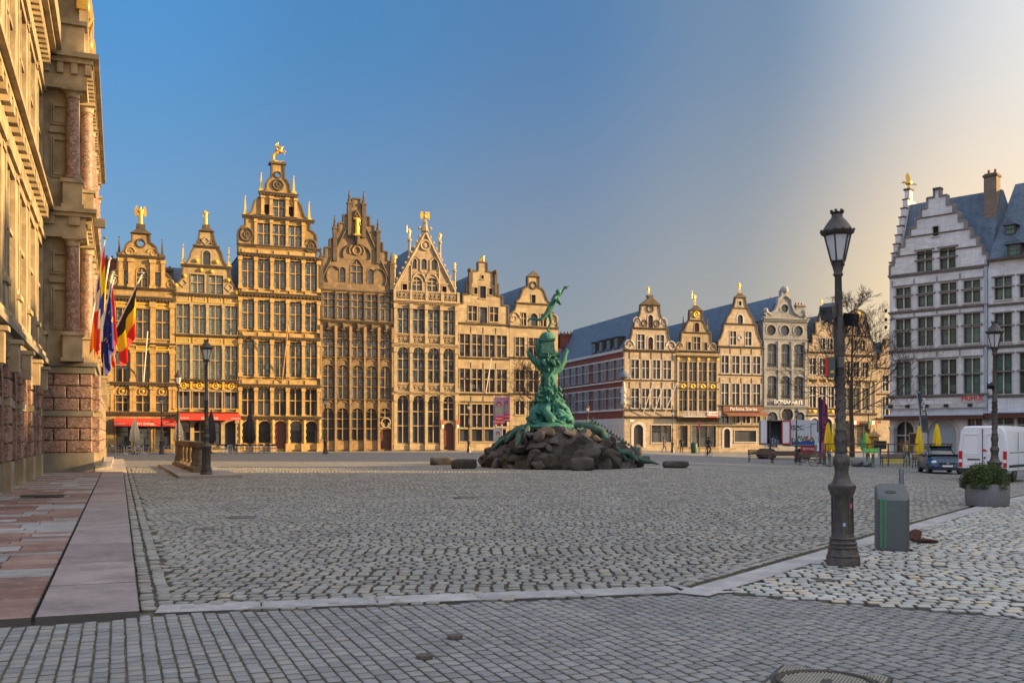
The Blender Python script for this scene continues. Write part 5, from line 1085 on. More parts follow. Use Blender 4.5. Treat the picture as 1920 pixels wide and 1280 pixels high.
for y in (575,592,607): sl.lathe([(.05,-.15),(.14,0),(.12,.15)], (h.x0-.2,-.3,h.Z(y)), 8)
sl.box(h.x0+.4,h.x0+.75,-.2,0,h.Z(577),h.Z(572),1); sl.build('wall_lamp', [M['iron'], M['white_paint']], h.root)
def long_house(xa, xb, label, ncols, firstcol, colw, gap, root=None, offpx=None):
    h = House(RIGHT, 'terraced_house', label, 'house', 1852.5, 1960, 1895, M['white_brick'], M['trim_white'], M['trim_ledge'], group=WG)
    h.x0, h.x1 = xa-h.uc, xb-h.uc
    z = [(h.Z(560),h.Z(518)),(h.Z(640),h.Z(585)),(h.Z(738),h.Z(663))]; x = firstcol-h.uc
    for i in range(ncols):
        for (a, b) in z:
            w_, h_ = round(colw,1), round(b-a,1); h.holes.append([(x+p, a+q) for p, q in shape('rect', w_, h_)]); window(h.root, x, a, w_, h_, 'rect', 'cross', h.tm, M['glass_pub'], 0, wood_g, .06)
            for q in (h_+.05, h_*.56): h.corn.box(x-w_/2-.2,x+w_/2+.2,-.12,.04,a+q-.05,a+q+.05)
        a, b = h.Z(812), h.Z(784); h.holes.append([(x+p, a+q) for p, q in shape('rect', 1.6, round(b-a,1))]); window(h.root, x, a, 1.6, round(b-a,1), 'rect', 'cross', h.tm, M['glass_plain'], 0, wood_g, .06)
        x += gap
    for y, hh, p in ((570,.22,.18),(649,.25,.2),(742,.25,.2)): h.belt(y, hh, p)
    h.finish(484, None, depth=13)
    zt = h.Z(484); zr = h.Z(338)+1.1; rf = MB(); rf.xprism([(-.35,zt-.1),(-.35,zt+.08),(13,zt+.05),(13,zt-.1)][::1], h.x0, h.x1, 1); rf.xprism([(-.1,zt+.081),(13,zt+.05),(7,zr),(6.2,zr)], h.x0, h.x1); h.roof = rf.build('roof', [M['slate'], M['trim_dark']], h.root)
    fs = MB(); fs.box(h.x0,h.x1,-.9,0,h.Z(774),h.Z(771.5),0); fs.box(h.x0,h.x1,-.8,0,h.Z(783),h.Z(774)-.01,1); fs.build('shop_fascia', [plain('pale blue strip', (.45,.55,.7)), M['door_red']], h.root)
    def dorm(x, zc, s_):
        t = (zc-.6*s_-zt)/(zr-zt); y = -.1+t*6.3-.1; d = MB()
        d.box(x-.55*s_,x+.55*s_,y,y+2.2,zc-.6*s_,zc+.5*s_,0); d.box(x-.42*s_,x+.42*s_,y-.03,y,zc-.5*s_,zc+.42*s_,1); d.box(x-.45*s_,x+.45*s_,y-.05,y-.02,zc-.03,zc+.02,0)
        d.prism([(x-.8*s_,zc+.5*s_),(x+.8*s_,zc+.5*s_),(x,zc+1.25*s_)], y-.25, y+3.0, 2); d.build('dormer', [M['wood_dark'], M['glass_pub'], M['slate']], h.roof)
    xs = h.x0+1.55
    for i in range(4):
        dorm(xs-.45+i*2.5, h.Z(422), .7); dorm(xs+.5+i*2.6, h.Z(471), .95)
    d = MB(); xx = h.U(1839) if xa < 12 else h.x0+2; t = (h.Z(382)-zt)/(zr-zt); d.prism([(xx-.55,h.Z(382)),(xx+.55,h.Z(382)),(xx,h.Z(371))], -.3+t*6.3, 2+t*6.3); d.build('roof_vent', M['slate'], h.roof)
    return h
u1 = RIGHT.u(1852.6); u2 = RIGHT.u(1881); u3 = RIGHT.u(1928.5)
long_house(u1, u1+13, 'whitewashed brick house with long slate roof and two rows of dormers behind the white van', 6, u2, 1.3, (u3-u2), None)
# plain neighbours that continue the row out of the frame and shade the square, as on the spot
for i, (a, b) in enumerate(((u1+13.2,u1+27),)):
    long_house(a, b, 'whitewashed brick house at the near end of the row beyond the frame', 5, a+1.6, 1.55, 2.45)
# ================================================================ TOWN HALL
TH = Vector((-20.2, 42.2)); th_ang = math.atan2(.370, .929)        # local +x = outwards (right), +y = along the front going away
hall = thing('town_hall', 'grey and gold Renaissance town hall with red marble columns on the left', 'town hall', (TH.x, TH.y, 0), th_ang)
BN, BU, BL = 2.08, 1.55, 21.0     # projection and length of the middle block
LV = dict(plinth=.87, band0=2.45, band1=2.68, g1=4.3, g2=4.78, p1=6.04, c1=10.1, e1=10.95, e2=11.32, p2=12.56, c2=16.45, e3=17.1, e4=17.95, att=19.3, top=26.5)
hs, ht, hp, mr = M['hall_stone'], M['hall_trim'], M['hall_plinth'], M['marble']
core = MB(); core.box(-12,0,-24,45,-.3,LV['top']); core.box(-2,BN-.25,.35,BL,-.3,LV['g2']-.2); core.box(-2,BU-.02,.36,BL-.01,LV['g2']-.2,LV['top']+3); core.build('wall', hs, hall)
# side face of the block (faces the camera), local y = 0
pl = MB(); pl.box(.0,BN+.06,-.06,BL+.06,-.3,LV['plinth']); pl.box(-.02,.14,-24,.1,-.3,LV['plinth']*.97); pl.build('plinth', hp, hall)
rb = MB()
def course(mb, x0, x1, z0, z1, n, off, y=0.0, mi=0):
    """one course of rock-faced blocks on a face looking towards -y"""
    wd = (x1-x0)/n; xs = [x0]+[x0+wd*(i+(.5 if off else 1)) for i in range(n if off else n-1)]+[x1]
    for a, b in zip(xs[:-1], xs[1:]): mb.bbox(a+.012, b-.012, y-.06, y+.36, z0+.012, z1-.012, .045, mi)
zz = [LV['plinth']]
for i in range(3): course(rb, 0, BN, LV['plinth']+i*.527, LV['plinth']+(i+1)*.527, 2, i%2)
for i in range(3): course(rb, 0, BN, LV['band1']+i*.54, LV['band1']+(i+1)*.54, 2, (i+1)%2)
rb.build('marble_block', mr, hall)
def frontcourse(mb, y0, y1, z0, z1, n, off, x=0.0):
    t = MB(); course(t, y0, y1, z0, z1, n, off)
    for (a, b, c) in t.v: mb.v.append((x-b, a, c))
    base = len(mb.v)-len(t.v); mb.f += [tuple(base+i for i in f) for f in t.f]; mb.m += t.m
bands = MB(); bands.box(-.0,BN+.03,-.1,BL,LV['band0'],LV['band1']); bands.box(-.05,BN+.1,-.12,BL+.1,LV['g1'],LV['g2']-.18); bands.box(-.05,BN+.2,-.22,BL+.2,LV['g2']-.18,LV['g2']); bands.box(0,.16,-24,-.0,LV['band0'],LV['band1'])
bands.box(0,.22,-24,-.05,LV['g1'],LV['g2']-.18); bands.box(0,.42,-24,-.05,LV['g2']-.18,LV['g2']); bands.build('string_course', hp, hall)
# bays: openings along a long face; frame positions in local y
def bay_x(mb, x, y, f):   # helper: transform a -y facing detail (built at origin) to face +x at (x, y)
    t = MB(); f(t)
    base = len(mb.v)
    for (a, b, c) in t.v: mb.v.append((x-b, y+a, c))
    mb.f += [tuple(base+i for i in q) for q in t.f]; mb.m += t.m
def hall_front(x, y0, y1, nb, tag_, xu=None):
    xu = x if xu is None else xu
    sp = (y1-y0)/nb
    def flush(blk, st, col, dark):
        if blk.v: blk.build('marble_pier', mr, hall)
        if st.v: st.build('pedestal', ht, hall, 35)
        if col.v: col.build('column', mr, hall, 40)
        if dark.v: dark.build('arcade_opening', [M['dark_in'], M['iron']], hall)
    for b in range(nb+1):
        y = y0+b*sp; blk = MB(); st = MB(); col = MB(); dark = MB()
        if tag_ == 'wing' and b == nb: break
        # rusticated pier
        for i in range(6):
            z0 = LV['plinth']+i*.527 if i < 3 else LV['band1']+(i-3)*.54; z1 = z0+.52
            bay_x(blk, x, y, lambda t: t.bbox(-.48 if i%2 else -.42, .48 if i%2 else .42, -.3, .1, z0+.01, z1-.01, .04))
        bay_x(st, x, y, lambda t: (t.box(-.45,.45,-.34,.1,-.3,LV['plinth']), t.box(-.34,.34,-.32,.05,LV['band0'],LV['band1']+.002), t.prism([(-.22,LV['g1']-.9),(.22,LV['g1']-.9),(.26,LV['g1']),(-.26,LV['g1'])], -.52, 0), t.box(-.3,.3,-.62,0,LV['g1']-.12,LV['g1'])))
        # pedestal, column, capital on both upper floors
        for (a, c0, c1) in ((LV['g2'],LV['p1'],LV['c1']),(LV['e2'],LV['p2'],LV['c2'])):
            dp = 0 if tag_ == 'block' else .36; bay_x(st, xu, y, lambda t: (t.box(-.42,.42,-.55+dp,.05,a,c0-.15), t.box(-.5,.5,-.63+dp,.05,c0-.15,c0), t.box(-.48,.48,-.6+dp,.05,a-.001,a+.18)))
            H_ = c1-c0
            if col.v: col.build('column', mr, hall, 40); col = MB()
            if tag_ == 'block':
                bay_x(col, xu, y, lambda t: t.lathe([(.4,0),(.4,.1),(.33,.16),(.31,.3),(.31,H_*.4),(.265,H_-.42),(.3,H_-.38)], (0,-.25,c0), 14))
                bay_x(st, xu, y, lambda t: (t.lathe([(.29,H_-.4),(.3,H_-.2),(.4,H_-.12)], (0,-.25,c0), 12), t.box(-.4,.4,-.62,.05,c1-.13,c1)))
            else:
                bay_x(st, x, y, lambda t: (t.box(-.32,.32,-.12,.05,c0,c1-.1), t.box(-.38,.38,-.16,.05,c0,c0+.2), t.box(-.38,.38,-.17,.05,c1-.45,c1-.3), t.box(-.42,.42,-.2,.05,c1-.13,c1)))
        if b == nb: flush(blk, st, col, dark); break
        flush(blk, st, col, dark); blk = MB(); st = MB(); col = MB()
        ym = y+sp/2; ow = sp-1.5
        for i in range(6):
            z0 = LV['plinth']+i*.527 if i < 3 else LV['band1']+(i-3)*.54
            for q in (-1, 1): bay_x(blk, x, ym+q*(sp/2-.48-.16), lambda t: t.bbox(-.16,.16,-.08,.2,z0+.01,z0+.51,.03))
        # ground floor arch
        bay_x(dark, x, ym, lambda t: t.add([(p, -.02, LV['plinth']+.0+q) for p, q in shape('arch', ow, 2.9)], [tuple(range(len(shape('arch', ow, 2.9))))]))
        bay_x(blk, x, ym, lambda t: t.ring([(p, LV['plinth']+q) for p, q in shape('arch', ow, 2.9)], [(p*1.3, LV['plinth']+q*1.1) for p, q in shape('arch', ow, 2.9)], -.16, .1))
        for k_ in range(5): bay_x(dark, x, ym, lambda t: t.box(-ow/2+ow*(k_+.5)/5-.02,-ow/2+ow*(k_+.5)/5+.02,-.07,-.03,LV['plinth'],LV['plinth']+2.3,1))
        bay_x(st, x, ym, lambda t: t.prism([(-.14,LV['plinth']+2.75),(.14,LV['plinth']+2.75),(.22,LV['g1']),(-.22,LV['g1'])], -.3, 0))
        # upper windows with moulded frame, pediment and stone cross
        for (c0, c1) in ((LV['p1'],LV['c1']),(LV['p2'],LV['c2'])):
            z0, z1 = c0-.75, c1-.55; h_ = z1-z0
            wo = MB(); wo.ring([(-ow/2,z0),(ow/2,z0),(ow/2,z1),(-ow/2,z1)], [(-ow/2-.3,z0-.25),(ow/2+.3,z0-.25),(ow/2+.3,z1+.3),(-ow/2-.3,z1+.3)], -.14, .1)
            wo.box(-.07,.07,-.08,.1,z0,z1); wo.box(-ow/2,ow/2,-.08,.1,z0+h_*.58,z0+h_*.58+.13); wo.box(-ow/2-.42,ow/2+.42,-.24,.05,z1+.3,z1+.5); wo.box(-ow/2-.36,ow/2+.36,-.3,.05,z0-.42,z0-.25)
            for i in range(len(wo.v)): a, b_, c = wo.v[i]; wo.v[i] = (-b_, a, c)
            wobj = wo.build('window', ht, hall, None, (xu, ym, 0))
            pn = MB(); pn.add([(.0,-ow/2,z0),(.0,ow/2,z0),(.0,ow/2,z1),(.0,-ow/2,z1)], [(0,1,2,3)]); pn.build('pane', M['hall_glass'], wobj, None, (.02,0,0))
        if blk.v: blk.build('rusticated_arch', mr, hall)
        if st.v: st.build('keystone', ht, hall)
        if dark.v: dark.build('arcade_opening', [M['dark_in'], M['iron']], hall)
def hall_glass():
    b = NB('town hall glass'); sp = b.n('SeparateXYZ'); b.l(b.tcn.outputs['Object'], sp.inputs[0])
    fx = b.math('FRACT', b.math('MULTIPLY', b.math('ADD', sp.outputs[1], 50.0), 2.2)); fz = b.math('FRACT', b.math('MULTIPLY', sp.outputs[2], 1.9))
    m = b.math('MAXIMUM', b.math('LESS_THAN', fx, .09), b.math('LESS_THAN', fz, .08)); b.l(b.mix(m, (.05,.055,.06), (.22,.16,.10)), b.b.inputs['Base Color']); b.b.inputs['IOR'].default_value = 1.7
    return b.done(None, b.math('MULTIPLY_ADD', m, .5, .08), 0)
M['hall_glass'] = hall_glass()
hall_front(0.02, -23.4, -.1, 6, 'wing'); hall_front(BN, 1.6, BL-1.0, 5, 'block', BU)
# entablatures, running round recess, side and front of the block
def entab(mb, z0, z1, proj, dent, trig=False):
    h_ = z1-z0
    for (a, b, p) in ((0,.38,.12),(.38,.72,.06),(.72,.86,.6),(.86,1,1.0)):
        q = .5+proj*p
        za, zb_ = z0+h_*a, z0+h_*b-.002
        mb.box(-.1,q-.35,-24,-.3,za,zb_)
        mb.box(-.1,BU+q-.25,-q*.75,BL+q-.2,za,zb_)
    if dent:
        zc0, zc1 = z0+h_*.42, z0+h_*.72
        n_ = int(22/dent)
        for i in range(n_): y = -23+i*dent; mb.xprism([(y,zc0),(y+dent*.45,zc0),(y+dent*.45,zc1),(y,zc1)], .1, .15+proj*.62)
        n_ = int((BL-.2)/dent)
        for i in range(n_): y = .1+i*dent; mb.xprism([(y,zc0),(y+dent*.45,zc0),(y+dent*.45,zc1),(y,zc1)], BU+.1, BU+.2+proj*.62)
        n_ = int(BN/dent)
        for i in range(n_+1): x = .15+i*dent; mb.box(x,x+dent*.45,-.42-proj*.25,-.2,zc0,zc1)
en = MB(); entab(en, LV['c1'], LV['e2'], .45, 1.0); entab(en, LV['c2'], LV['e4'], .55, .55); en.build('entablature', ht, hall)
# camera-facing side: panels, columns, pedestals
sd_ = MB(); cl = MB()
for (a, c0, c1) in ((LV['g2'],LV['p1'],LV['c1']),(LV['e2'],LV['p2'],LV['c2'])):
    H_ = c1-c0
    sd_.box(.0,BU,.02,.5,a,c1)
    for x_ in (-.12, 1.3):
        sd_.box(x_-.38,x_+.38,-.6,.05,a,c0-.15); sd_.box(x_-.45,x_+.45,-.68,.05,c0-.15,c0); sd_.box(x_-.45,x_+.45,-.66,.05,a+.0,a+.16)
        cl = MB(); cl.lathe([(.38,0),(.38,.1),(.31,.16),(.3,.3),(.295,H_*.4),(.25,H_-.42),(.29,H_-.38)], (x_,-.3,c0), 18); cl.build('column', mr, hall, 40)
        sd_.lathe([(.27,H_-.4),(.29,H_-.2),(.4,H_-.1)], (x_,-.3,c0), 14); sd_.box(x_-.4,x_+.4,-.68,.05,c1-.11,c1)
    for (z0, z1) in ((c0+.15,c0+H_*.5),(c0+H_*.62,c1-.5)):
        for t_, yy in ((0,-.05),(.1,-.09)):
            sd_.ring([(.42+.06+t_,z0+.1+t_),(1.18-.0-t_,z0+.1+t_),(1.18-t_,z1-.1-t_),(.48+t_,z1-.1-t_)], [(.42+t_,z0+t_),(1.24-t_,z0+t_),(1.24-t_,z1-t_),(.42+t_,z1-t_)], yy, .03)
    sd_.box(.36,1.3,-.1,.03,c0+H_*.53,c0+H_*.58)
sd_.build('side_panel', ht, hall, 35)
at_ = MB(); at_.box(0,BU+.2,-.1,BL,LV['e4'],LV['att']); at_.box(-.1,BU+.32,-.24,BL+.1,LV['att'],LV['att']+.18); at_.box(.1,BU-.0,-.0,BL,LV['att']+.18,26.5); at_.box(0,BU+.35,-.2,.4,21.5,21.8)
for i in range(5): y = 1+i*4.6; at_.box(BU-.3,BU+.35,y-.4,y+.4,LV['e4'],24)
at_.box(-.1,.9,-24,-.3,LV['e4'],LV['e4']+.8); at_.box(-.1,1.5,-24,.1,21.5,21.8); 
for i in range(24): at_.box(.4,1.4,-23.5+i,-23.1+i,21.1,21.5)
at_.build('attic', ht, hall)
gl = MB()
for i in range(5):
    y = 1.2+i*4.6; gl.torus((BU+.3,y,20.6), .4, .1, 10, 5, 0, 'x'); gl.box(BU+.2,BU+.4,y-.3,y+.3,21.8,22.6); gl.tube([(BU+.3,y-.5,19.6),(BU+.5,y,20.2),(BU+.3,y+.5,19.6)], .08, 5)
gl.box(BU-.1,BU+.3,-.3,-.1,20,21.4); gl.torus((BU,-.25,22.4), .5, .12, 10, 5); gl.build('gilt_ornament', M['gilt'], hall, 40)
stp = MB(); stp.box(BN+.1,BN+1.35,-.3,BL,-.02,.12); stp.box(BN+.1,BN+.75,.2,BL,.12,.26); stp.build('entrance_step', plain('step granite', (.36,.31,.27), .7, var=.2), hall)
# ================================================================ FOUNTAIN
def rock_verts(seed, sub=3, planes=11, lo=.55, hi=.92):
    bm = bmesh.new(); bmesh.ops.create_icosphere(bm, subdivisions=sub, radius=1); rg = random.Random(seed)
    pl_ = []
    for _ in range(planes):
        n_ = Vector((rg.gauss(0,1),rg.gauss(0,1),rg.gauss(0,1))).normalized(); pl_.append((n_, rg.uniform(lo,hi)))
    vs = []
    for v in bm.verts:
        p = v.co.copy()
        for _ in range(5):
            for n_, d_ in pl_:
                q = p.dot(n_)-d_
                if q > 0: p -= n_*q
        nz = noise.noise(p*3.1+Vector((seed*1.7,0,0)))*.06+noise.noise(p*9+Vector((seed,3,0)))*.02; vs.append(p*(1+nz))
    fs = [[v.index for v in f.verts] for f in bm.faces]; bm.free(); return vs, fs
def rock(mb, seed, c, s, rz=0, tilt=0, sub=2, mi=0, **kw):
    vs, fs = rock_verts(seed, sub, **kw); Mx = Matrix.Translation(c) @ Matrix.Rotation(rz,4,'Z') @ Matrix.Rotation(tilt,4,'Y') @ Matrix.Diagonal((*s,1)); mb.add([Mx@v for v in vs], fs, mi)
def rockmat(name, a, b2, moss=None):
    b = NB(name); n1 = b.noise(1.6,6,rough=.7); n2 = b.noise(14,6,rough=.75); c = b.mix(b.ramp(n1,.35,.65), a, b2); c = b.mix(b.ramp(n2,.4,.7,0,.6), c, tuple(x*.45 for x in a))
    if moss: c = b.mix(b.ramp(b.noise(.9,5,rough=.7),.55,.7,0,.6), c, moss)
    b.bump(b.math('ADD', n2, b.noise(45,4)), .6, .03); return b.done(c,.85,0,.25)
M['rock'] = rockmat('brown quarry rock', (.085,.074,.068), (.032,.029,.028), (.045,.05,.035)); M['rock2'] = rockmat('grey quarry rock', (.115,.10,.095), (.05,.043,.041)); M['rock_red'] = rockmat('red brown rock', (.13,.06,.045), (.06,.035,.03))
def bronze():
    b = NB('green patinated bronze'); n1 = b.noise(1.8,6,rough=.7); n2 = b.noise(9,5,rough=.7); geo = b.n('NewGeometry')
    c = b.mix(b.ramp(n1,.35,.62), (.016,.105,.09), (.05,.215,.18)); c = b.mix(b.ramp(n2,.5,.72,0,.75), c, (.012,.035,.028)); c = b.mix(b.ramp(b.noise(4,4),.62,.75,0,.6), c, (.14,.30,.22))
    mp = b.n('Mapping'); mp.inputs['Scale'].default_value = (6,6,.8); b.l(b.tcn.outputs['Object'], mp.inputs[0]); c = b.mix(b.ramp(b.noise(1.5,4,vec=mp.outputs[0]),.5,.75,0,.55), c, (.02,.06,.045))
    b.bump(b.math('ADD', b.noise(7,6,rough=.75), b.math('MULTIPLY', b.noise(28,4), .4)), .9, .06); return b.done(c,.7,0,.3)
M['bronze'] = bronze()
FX, FY = (1030-960)/FPX*50, 50.0
ft = thing('fountain', 'green bronze fountain with a running figure on top of a heap of dark rocks', 'fountain', (FX, FY, 0))
rk = MB(); rg = random.Random(12)
def pile_r(a):   # outline radius of the heap by direction, wider towards +x
    return 3.1+1.1*max(0,math.cos(a))*1.15+.35*math.sin(3*a)
cone = MB(); n = 40; prof = [(1.0,-.1),(.9,.55),(.76,1.3),(.6,1.75),(.0,1.95)]; vs = []
for f_, z_ in prof:
    for i in range(n): a = TAU*i/n; vs.append((pile_r(a)*f_*.93*math.cos(a), pile_r(a)*f_*.93*math.sin(a), z_))
cone.add(vs, [(j*n+i,j*n+(i+1)%n,(j+1)*n+(i+1)%n,(j+1)*n+i) for j in range(4) for i in range(n)]); cone.build('heap_core', M['rock'], ft, 60)
for lev, (f_, z_, cnt, s_) in enumerate(((1.0,.16,28,.44),(.92,.5,26,.44),(.82,.95,24,.42),(.71,1.38,20,.38),(.58,1.66,16,.34),(.42,1.8,11,.32))):
    for i in range(cnt):
        a = TAU*(i+rg.uniform(-.3,.3))/cnt; r_ = pile_r(a)*f_; q = s_*rg.uniform(1.0,1.75); out_ = 1.25 if math.cos(a) > .6 and lev < 2 else 1
        rk2 = MB(); rock(rk2, rg.randint(0,9999), (r_*math.cos(a), r_*math.sin(a), z_+rg.uniform(-.1,.12)), (q*rg.uniform(1,1.6)*out_, q*rg.uniform(.8,1.1), q*rg.uniform(.6,1.0)), a+rg.uniform(-.6,.6)+PI/2, rg.uniform(-.45,.45), 3 if lev < 3 else 2, planes=12, lo=.28, hi=.72)
        rk2.build('boulder', M['rock'] if rg.random() < .6 else M['rock2'], ft, 12)
bz = MB(); bz.lathe([(1.3,1.95),(1.36,2.05),(1.3,2.16),(1.1,2.2),(.0,2.25)], (-.02,0,0), 28); bz.lathe([(1.15,2.1),(1.2,2.2),(1.1,2.28)], (-.02,0,0), 28)
bz.build('bronze_plate', M['bronze'], ft, 40)
# draped and waved bronze trunk
def trunk_mesh():
    nz_, na = 120, 110; ks = [(2.15,.95),(2.6,.82),(3.1,.62),(3.7,.42),(4.2,.28),(4.6,.24),(5.0,.28),(5.4,.42),(5.75,.42),(5.9,.3)]; vs = []
    for j in range(nz_):
        z = 2.15+(5.9-2.15)*j/(nz_-1); i0 = max(i for i in range(len(ks)-1) if ks[i][0] <= z+1e-6); t = (z-ks[i0][0])/(ks[i0+1][0]-ks[i0][0]); r = ks[i0][1]*(1-t)+ks[i0+1][1]*t
        for i in range(na):
            a = TAU*i/na; p = Vector((math.cos(a)*1.6, math.sin(a)*1.6, z*1.25)); tw = a+z*1.1
            d = .20*noise.noise(p*1.5)+.16*noise.noise(p*3.6)+.05*noise.noise(p*8)+.07*math.sin(tw*7+3*noise.noise(p))*max(0,1-(z-2.15)/2.6)+.13*(1-2*abs(noise.noise(p*2.6+Vector((5,0,0)))))**3-.06
            q = max(.1, r*(1+d*2.0)); vs.append((q*math.cos(a)+.03*math.sin(z*2), q*math.sin(a), z))
    m = MB(); m.add(vs, [(j*na+i,j*na+(i+1)%na,(j+1)*na+(i+1)%na,(j+1)*na+i) for j in range(nz_-1) for i in range(na)]); return m
trunk_mesh().build('bronze_group', M['bronze'], ft, 70)
def nude(dx, dy, z, s_, rz, **kw):
    o = link('figure', body('figure', stand(**kw), M['bronze'], s_, sub=1), ft, (dx,dy,z), (0,0,rz)); return o
UP = dict(le=(.34,-.02,1.6), lw=(.36,-.05,1.88), lh=(.34,-.05,1.98), re=(-.34,-.02,1.6), rw=(-.36,-.05,1.88), rh=(-.34,-.05,1.98))
nude(-.1,-.22,3.35,1.0,R(-12), **UP, hed=(.04,-.1,1.58), top=(.06,-.14,1.67)); nude(.2,-.1,3.3,1.0,R(40), **UP); nude(.0,.3,3.1,1.12,R(175), **UP); nude(-.36,.05,2.9,1.0,R(-95), **UP)
cr = MB()   # reclining sea creatures, heads and tails round the foot of the group
for i, (a, r_, z_) in enumerate(((-1.5,1.0,2.45),(-.6,1.1,2.4),(.4,1.1,2.5),(-2.5,1.05,2.45),(2.6,1.0,2.5),(1.6,1.0,2.5))):
    cx, cy = r_*math.cos(a), r_*math.sin(a); cr.ball((cx,cy,z_), .24, 10, 0, (1,1,.9)); cr.lathe([(.1,-.12),(.13,0),(.1,.02)], (cx*1.17,cy*1.17,z_-.02), 10)
    cr.tube([(cx,cy,z_),(cx*.7+.3*math.sin(a),cy*.7,z_+.35),(cx*.45,cy*.45+.2,z_+.8),(cx*.5-.2,cy*.3,z_+1.3)], [.22,.26,.2,.1], 8)
for i in range(34):
    a = rg.uniform(0,TAU); z_ = rg.uniform(2.3,4.2); r_ = 1.05-.3*(z_-2.3); cr.tube([(r_*math.cos(a),r_*math.sin(a),z_),(r_*1.1*math.cos(a+.3),r_*1.1*math.sin(a+.3),z_-.18),(r_*1.12*math.cos(a+.55),r_*1.12*math.sin(a+.55),z_-.15)], [.05,.1,.03], 6)
cr.build('sea_creature', M['bronze'], ft, 50)
pr = MB()   # the boat-shaped bowl with curling prow and stern, the leaves under it
pr.tube([(.05,-.1,4.95),(-.45,-.1,5.1),(-.8,-.1,5.4),(-1.02,-.05,5.75),(-1.08,-.05,5.85),(-1.0,-.05,5.93)], [.24,.2,.15,.1,.08,.05], 10); pr.tube([(.05,-.1,4.85),(.5,-.05,5.0),(.72,0,5.35),(.8,0,5.72),(.9,0,5.9),(.82,0,5.98)], [.24,.2,.15,.11,.1,.05], 10)
for i in range(26):
    a = rg.uniform(0,TAU); pr.tube([(.45*math.cos(a),.45*math.sin(a),5.45),(.62*math.cos(a),.62*math.sin(a),5.35),(.66*math.cos(a+.3),.66*math.sin(a+.3),5.12)], [.04,.11,.02], 5)
pr.build('ship_bowl', M['bronze'], ft, 50)
tu = MB(); c0 = (-.1,0,0); tu.lathe([(.52,5.55),(.6,5.6),(.56,5.7),(.46,6.35),(.54,6.4),(.54,6.5),(.44,6.52)], c0, 4, 0, PI/4); tu.lathe([(.44,6.5),(.42,6.62),(.3,6.78),(.15,6.84)], c0, 9); tu.ball((-.12,0,6.62), .3, 8, 0, (1,1,.6))
tu.box(-.42,.22,-.46,-.36,5.75,6.2); tu.ball((-.5,.1,6.05), .27, 8, 0, (.8,.8,2)); tu.lathe([(.28,5.3),(.3,5.5),(.26,5.62)], c0, 10); tu.build('turret', M['bronze'], ft, 40)
k_ = 1/1.35
BJ = dict(pel=(-.02,0,7.93),wai=(.06,0,8.13),che=(.22,0,8.44),nec=(.36,0,8.66),hed=(.45,-.02,8.83),top=(.50,-.02,8.93),ls=(.40,.2,8.55),le=(.60,.28,8.80),lw=(.72,.2,9.02),lh=(.78,.17,9.1),rs=(.28,-.22,8.5),re=(.58,-.26,8.2),rw=(.47,-.36,8.4),rh=(.42,-.36,8.47),
          lhip=(-.02,.1,7.85),lk=(.1,.06,7.38),la=(-.1,.02,6.93),lt=(.08,.02,6.85),rhip=(-.08,-.1,7.85),rk=(-.45,-.1,7.45),ra=(-1.0,-.06,7.52),rt=(-1.1,-.04,7.36))
link('running_figure', body('running_figure', {a: tuple(q*k_ for q in b) for a, b in BJ.items()}, M['bronze'], 1.35, sub=2), ft)
hd = MB(); hd.ball((.46,-.02,8.87), .15, 10, 0, (1,.9,1.1)); hd.ball((.84,.14,9.13), .08, 8, 0, (1.5,.6,1)); 
for i in range(4): hd.tube([(.88,.1+i*.03,9.13),(.97,.1+i*.03,9.17),(1.0,.1+i*.03,9.22)], .018, 5)
hd.tube([(.8,.2,9.1),(.86,.26,9.2)], .02, 5); hd.ball((.41,-.36,8.49), .06, 6); hd.tube([(.33,.1,8.75),(.25,.15,8.62),(.1,.1,8.5)], [.1,.09,.03], 7); hd.build('severed_hand', M['bronze'], ft, 60)
se = MB()   # serpent sliding down the right of the rocks
se.tube([(1.3,-.2,2.1),(2.0,-.4,2.05),(2.6,-.7,1.75),(2.9,-.9,1.2),(3.3,-1.2,.85),(3.9,-1.3,.65),(4.6,-1.4,.4),(5.3,-1.4,.18)], [.22,.25,.24,.2,.15,.12,.09,.03], 10)
for i in range(16): t = i/15; p = Vector((2.1+2.2*t,-.5-.7*t,2.3-1.5*t)); se.prism([(p.x-.1,p.z),(p.x+.1,p.z-.05),(p.x+.08,p.z+.2)], p.y-.02, p.y+.02)
se.ball((3.6,-1.4,.75), .26, 8, 0, (1.4,1,.7)); se.tube([(3.3,-1.3,.9),(3.7,-1.7,.45),(3.9,-1.9,.4)], [.14,.1,.05], 6); se.tube([(4.0,-1.3,.7),(4.3,-1.6,.35)], [.12,.05], 6)

for i in range(26):    # webbed fins and seaweed clinging to the rocks
    a = rg.choice((rg.uniform(-.7,.5), rg.uniform(2.5,3.9))); r_ = rg.uniform(1.3,2.3); zz_ = 2.15-(r_-1.3)*.75; se.tube([(r_*math.cos(a),r_*math.sin(a)-.3,zz_),((r_+.3)*math.cos(a+.1),(r_+.3)*math.sin(a+.1)-.35,zz_-.18),((r_+.6)*math.cos(a+.15),(r_+.6)*math.sin(a+.15)-.4,zz_-.5)], [.1,.16,.03], 6)
for i in range(len(se.v)): x, y, z = se.v[i]; n_ = noise.noise(Vector((x*4,y*4,z*4)))*.09; se.v[i] = (x+n_, y+n_*.6, z+n_)
se.build('serpent', plain('dark sea green bronze', (.035,.10,.075), .75, var=.6, scale=5, bump=.8), ft, 50)
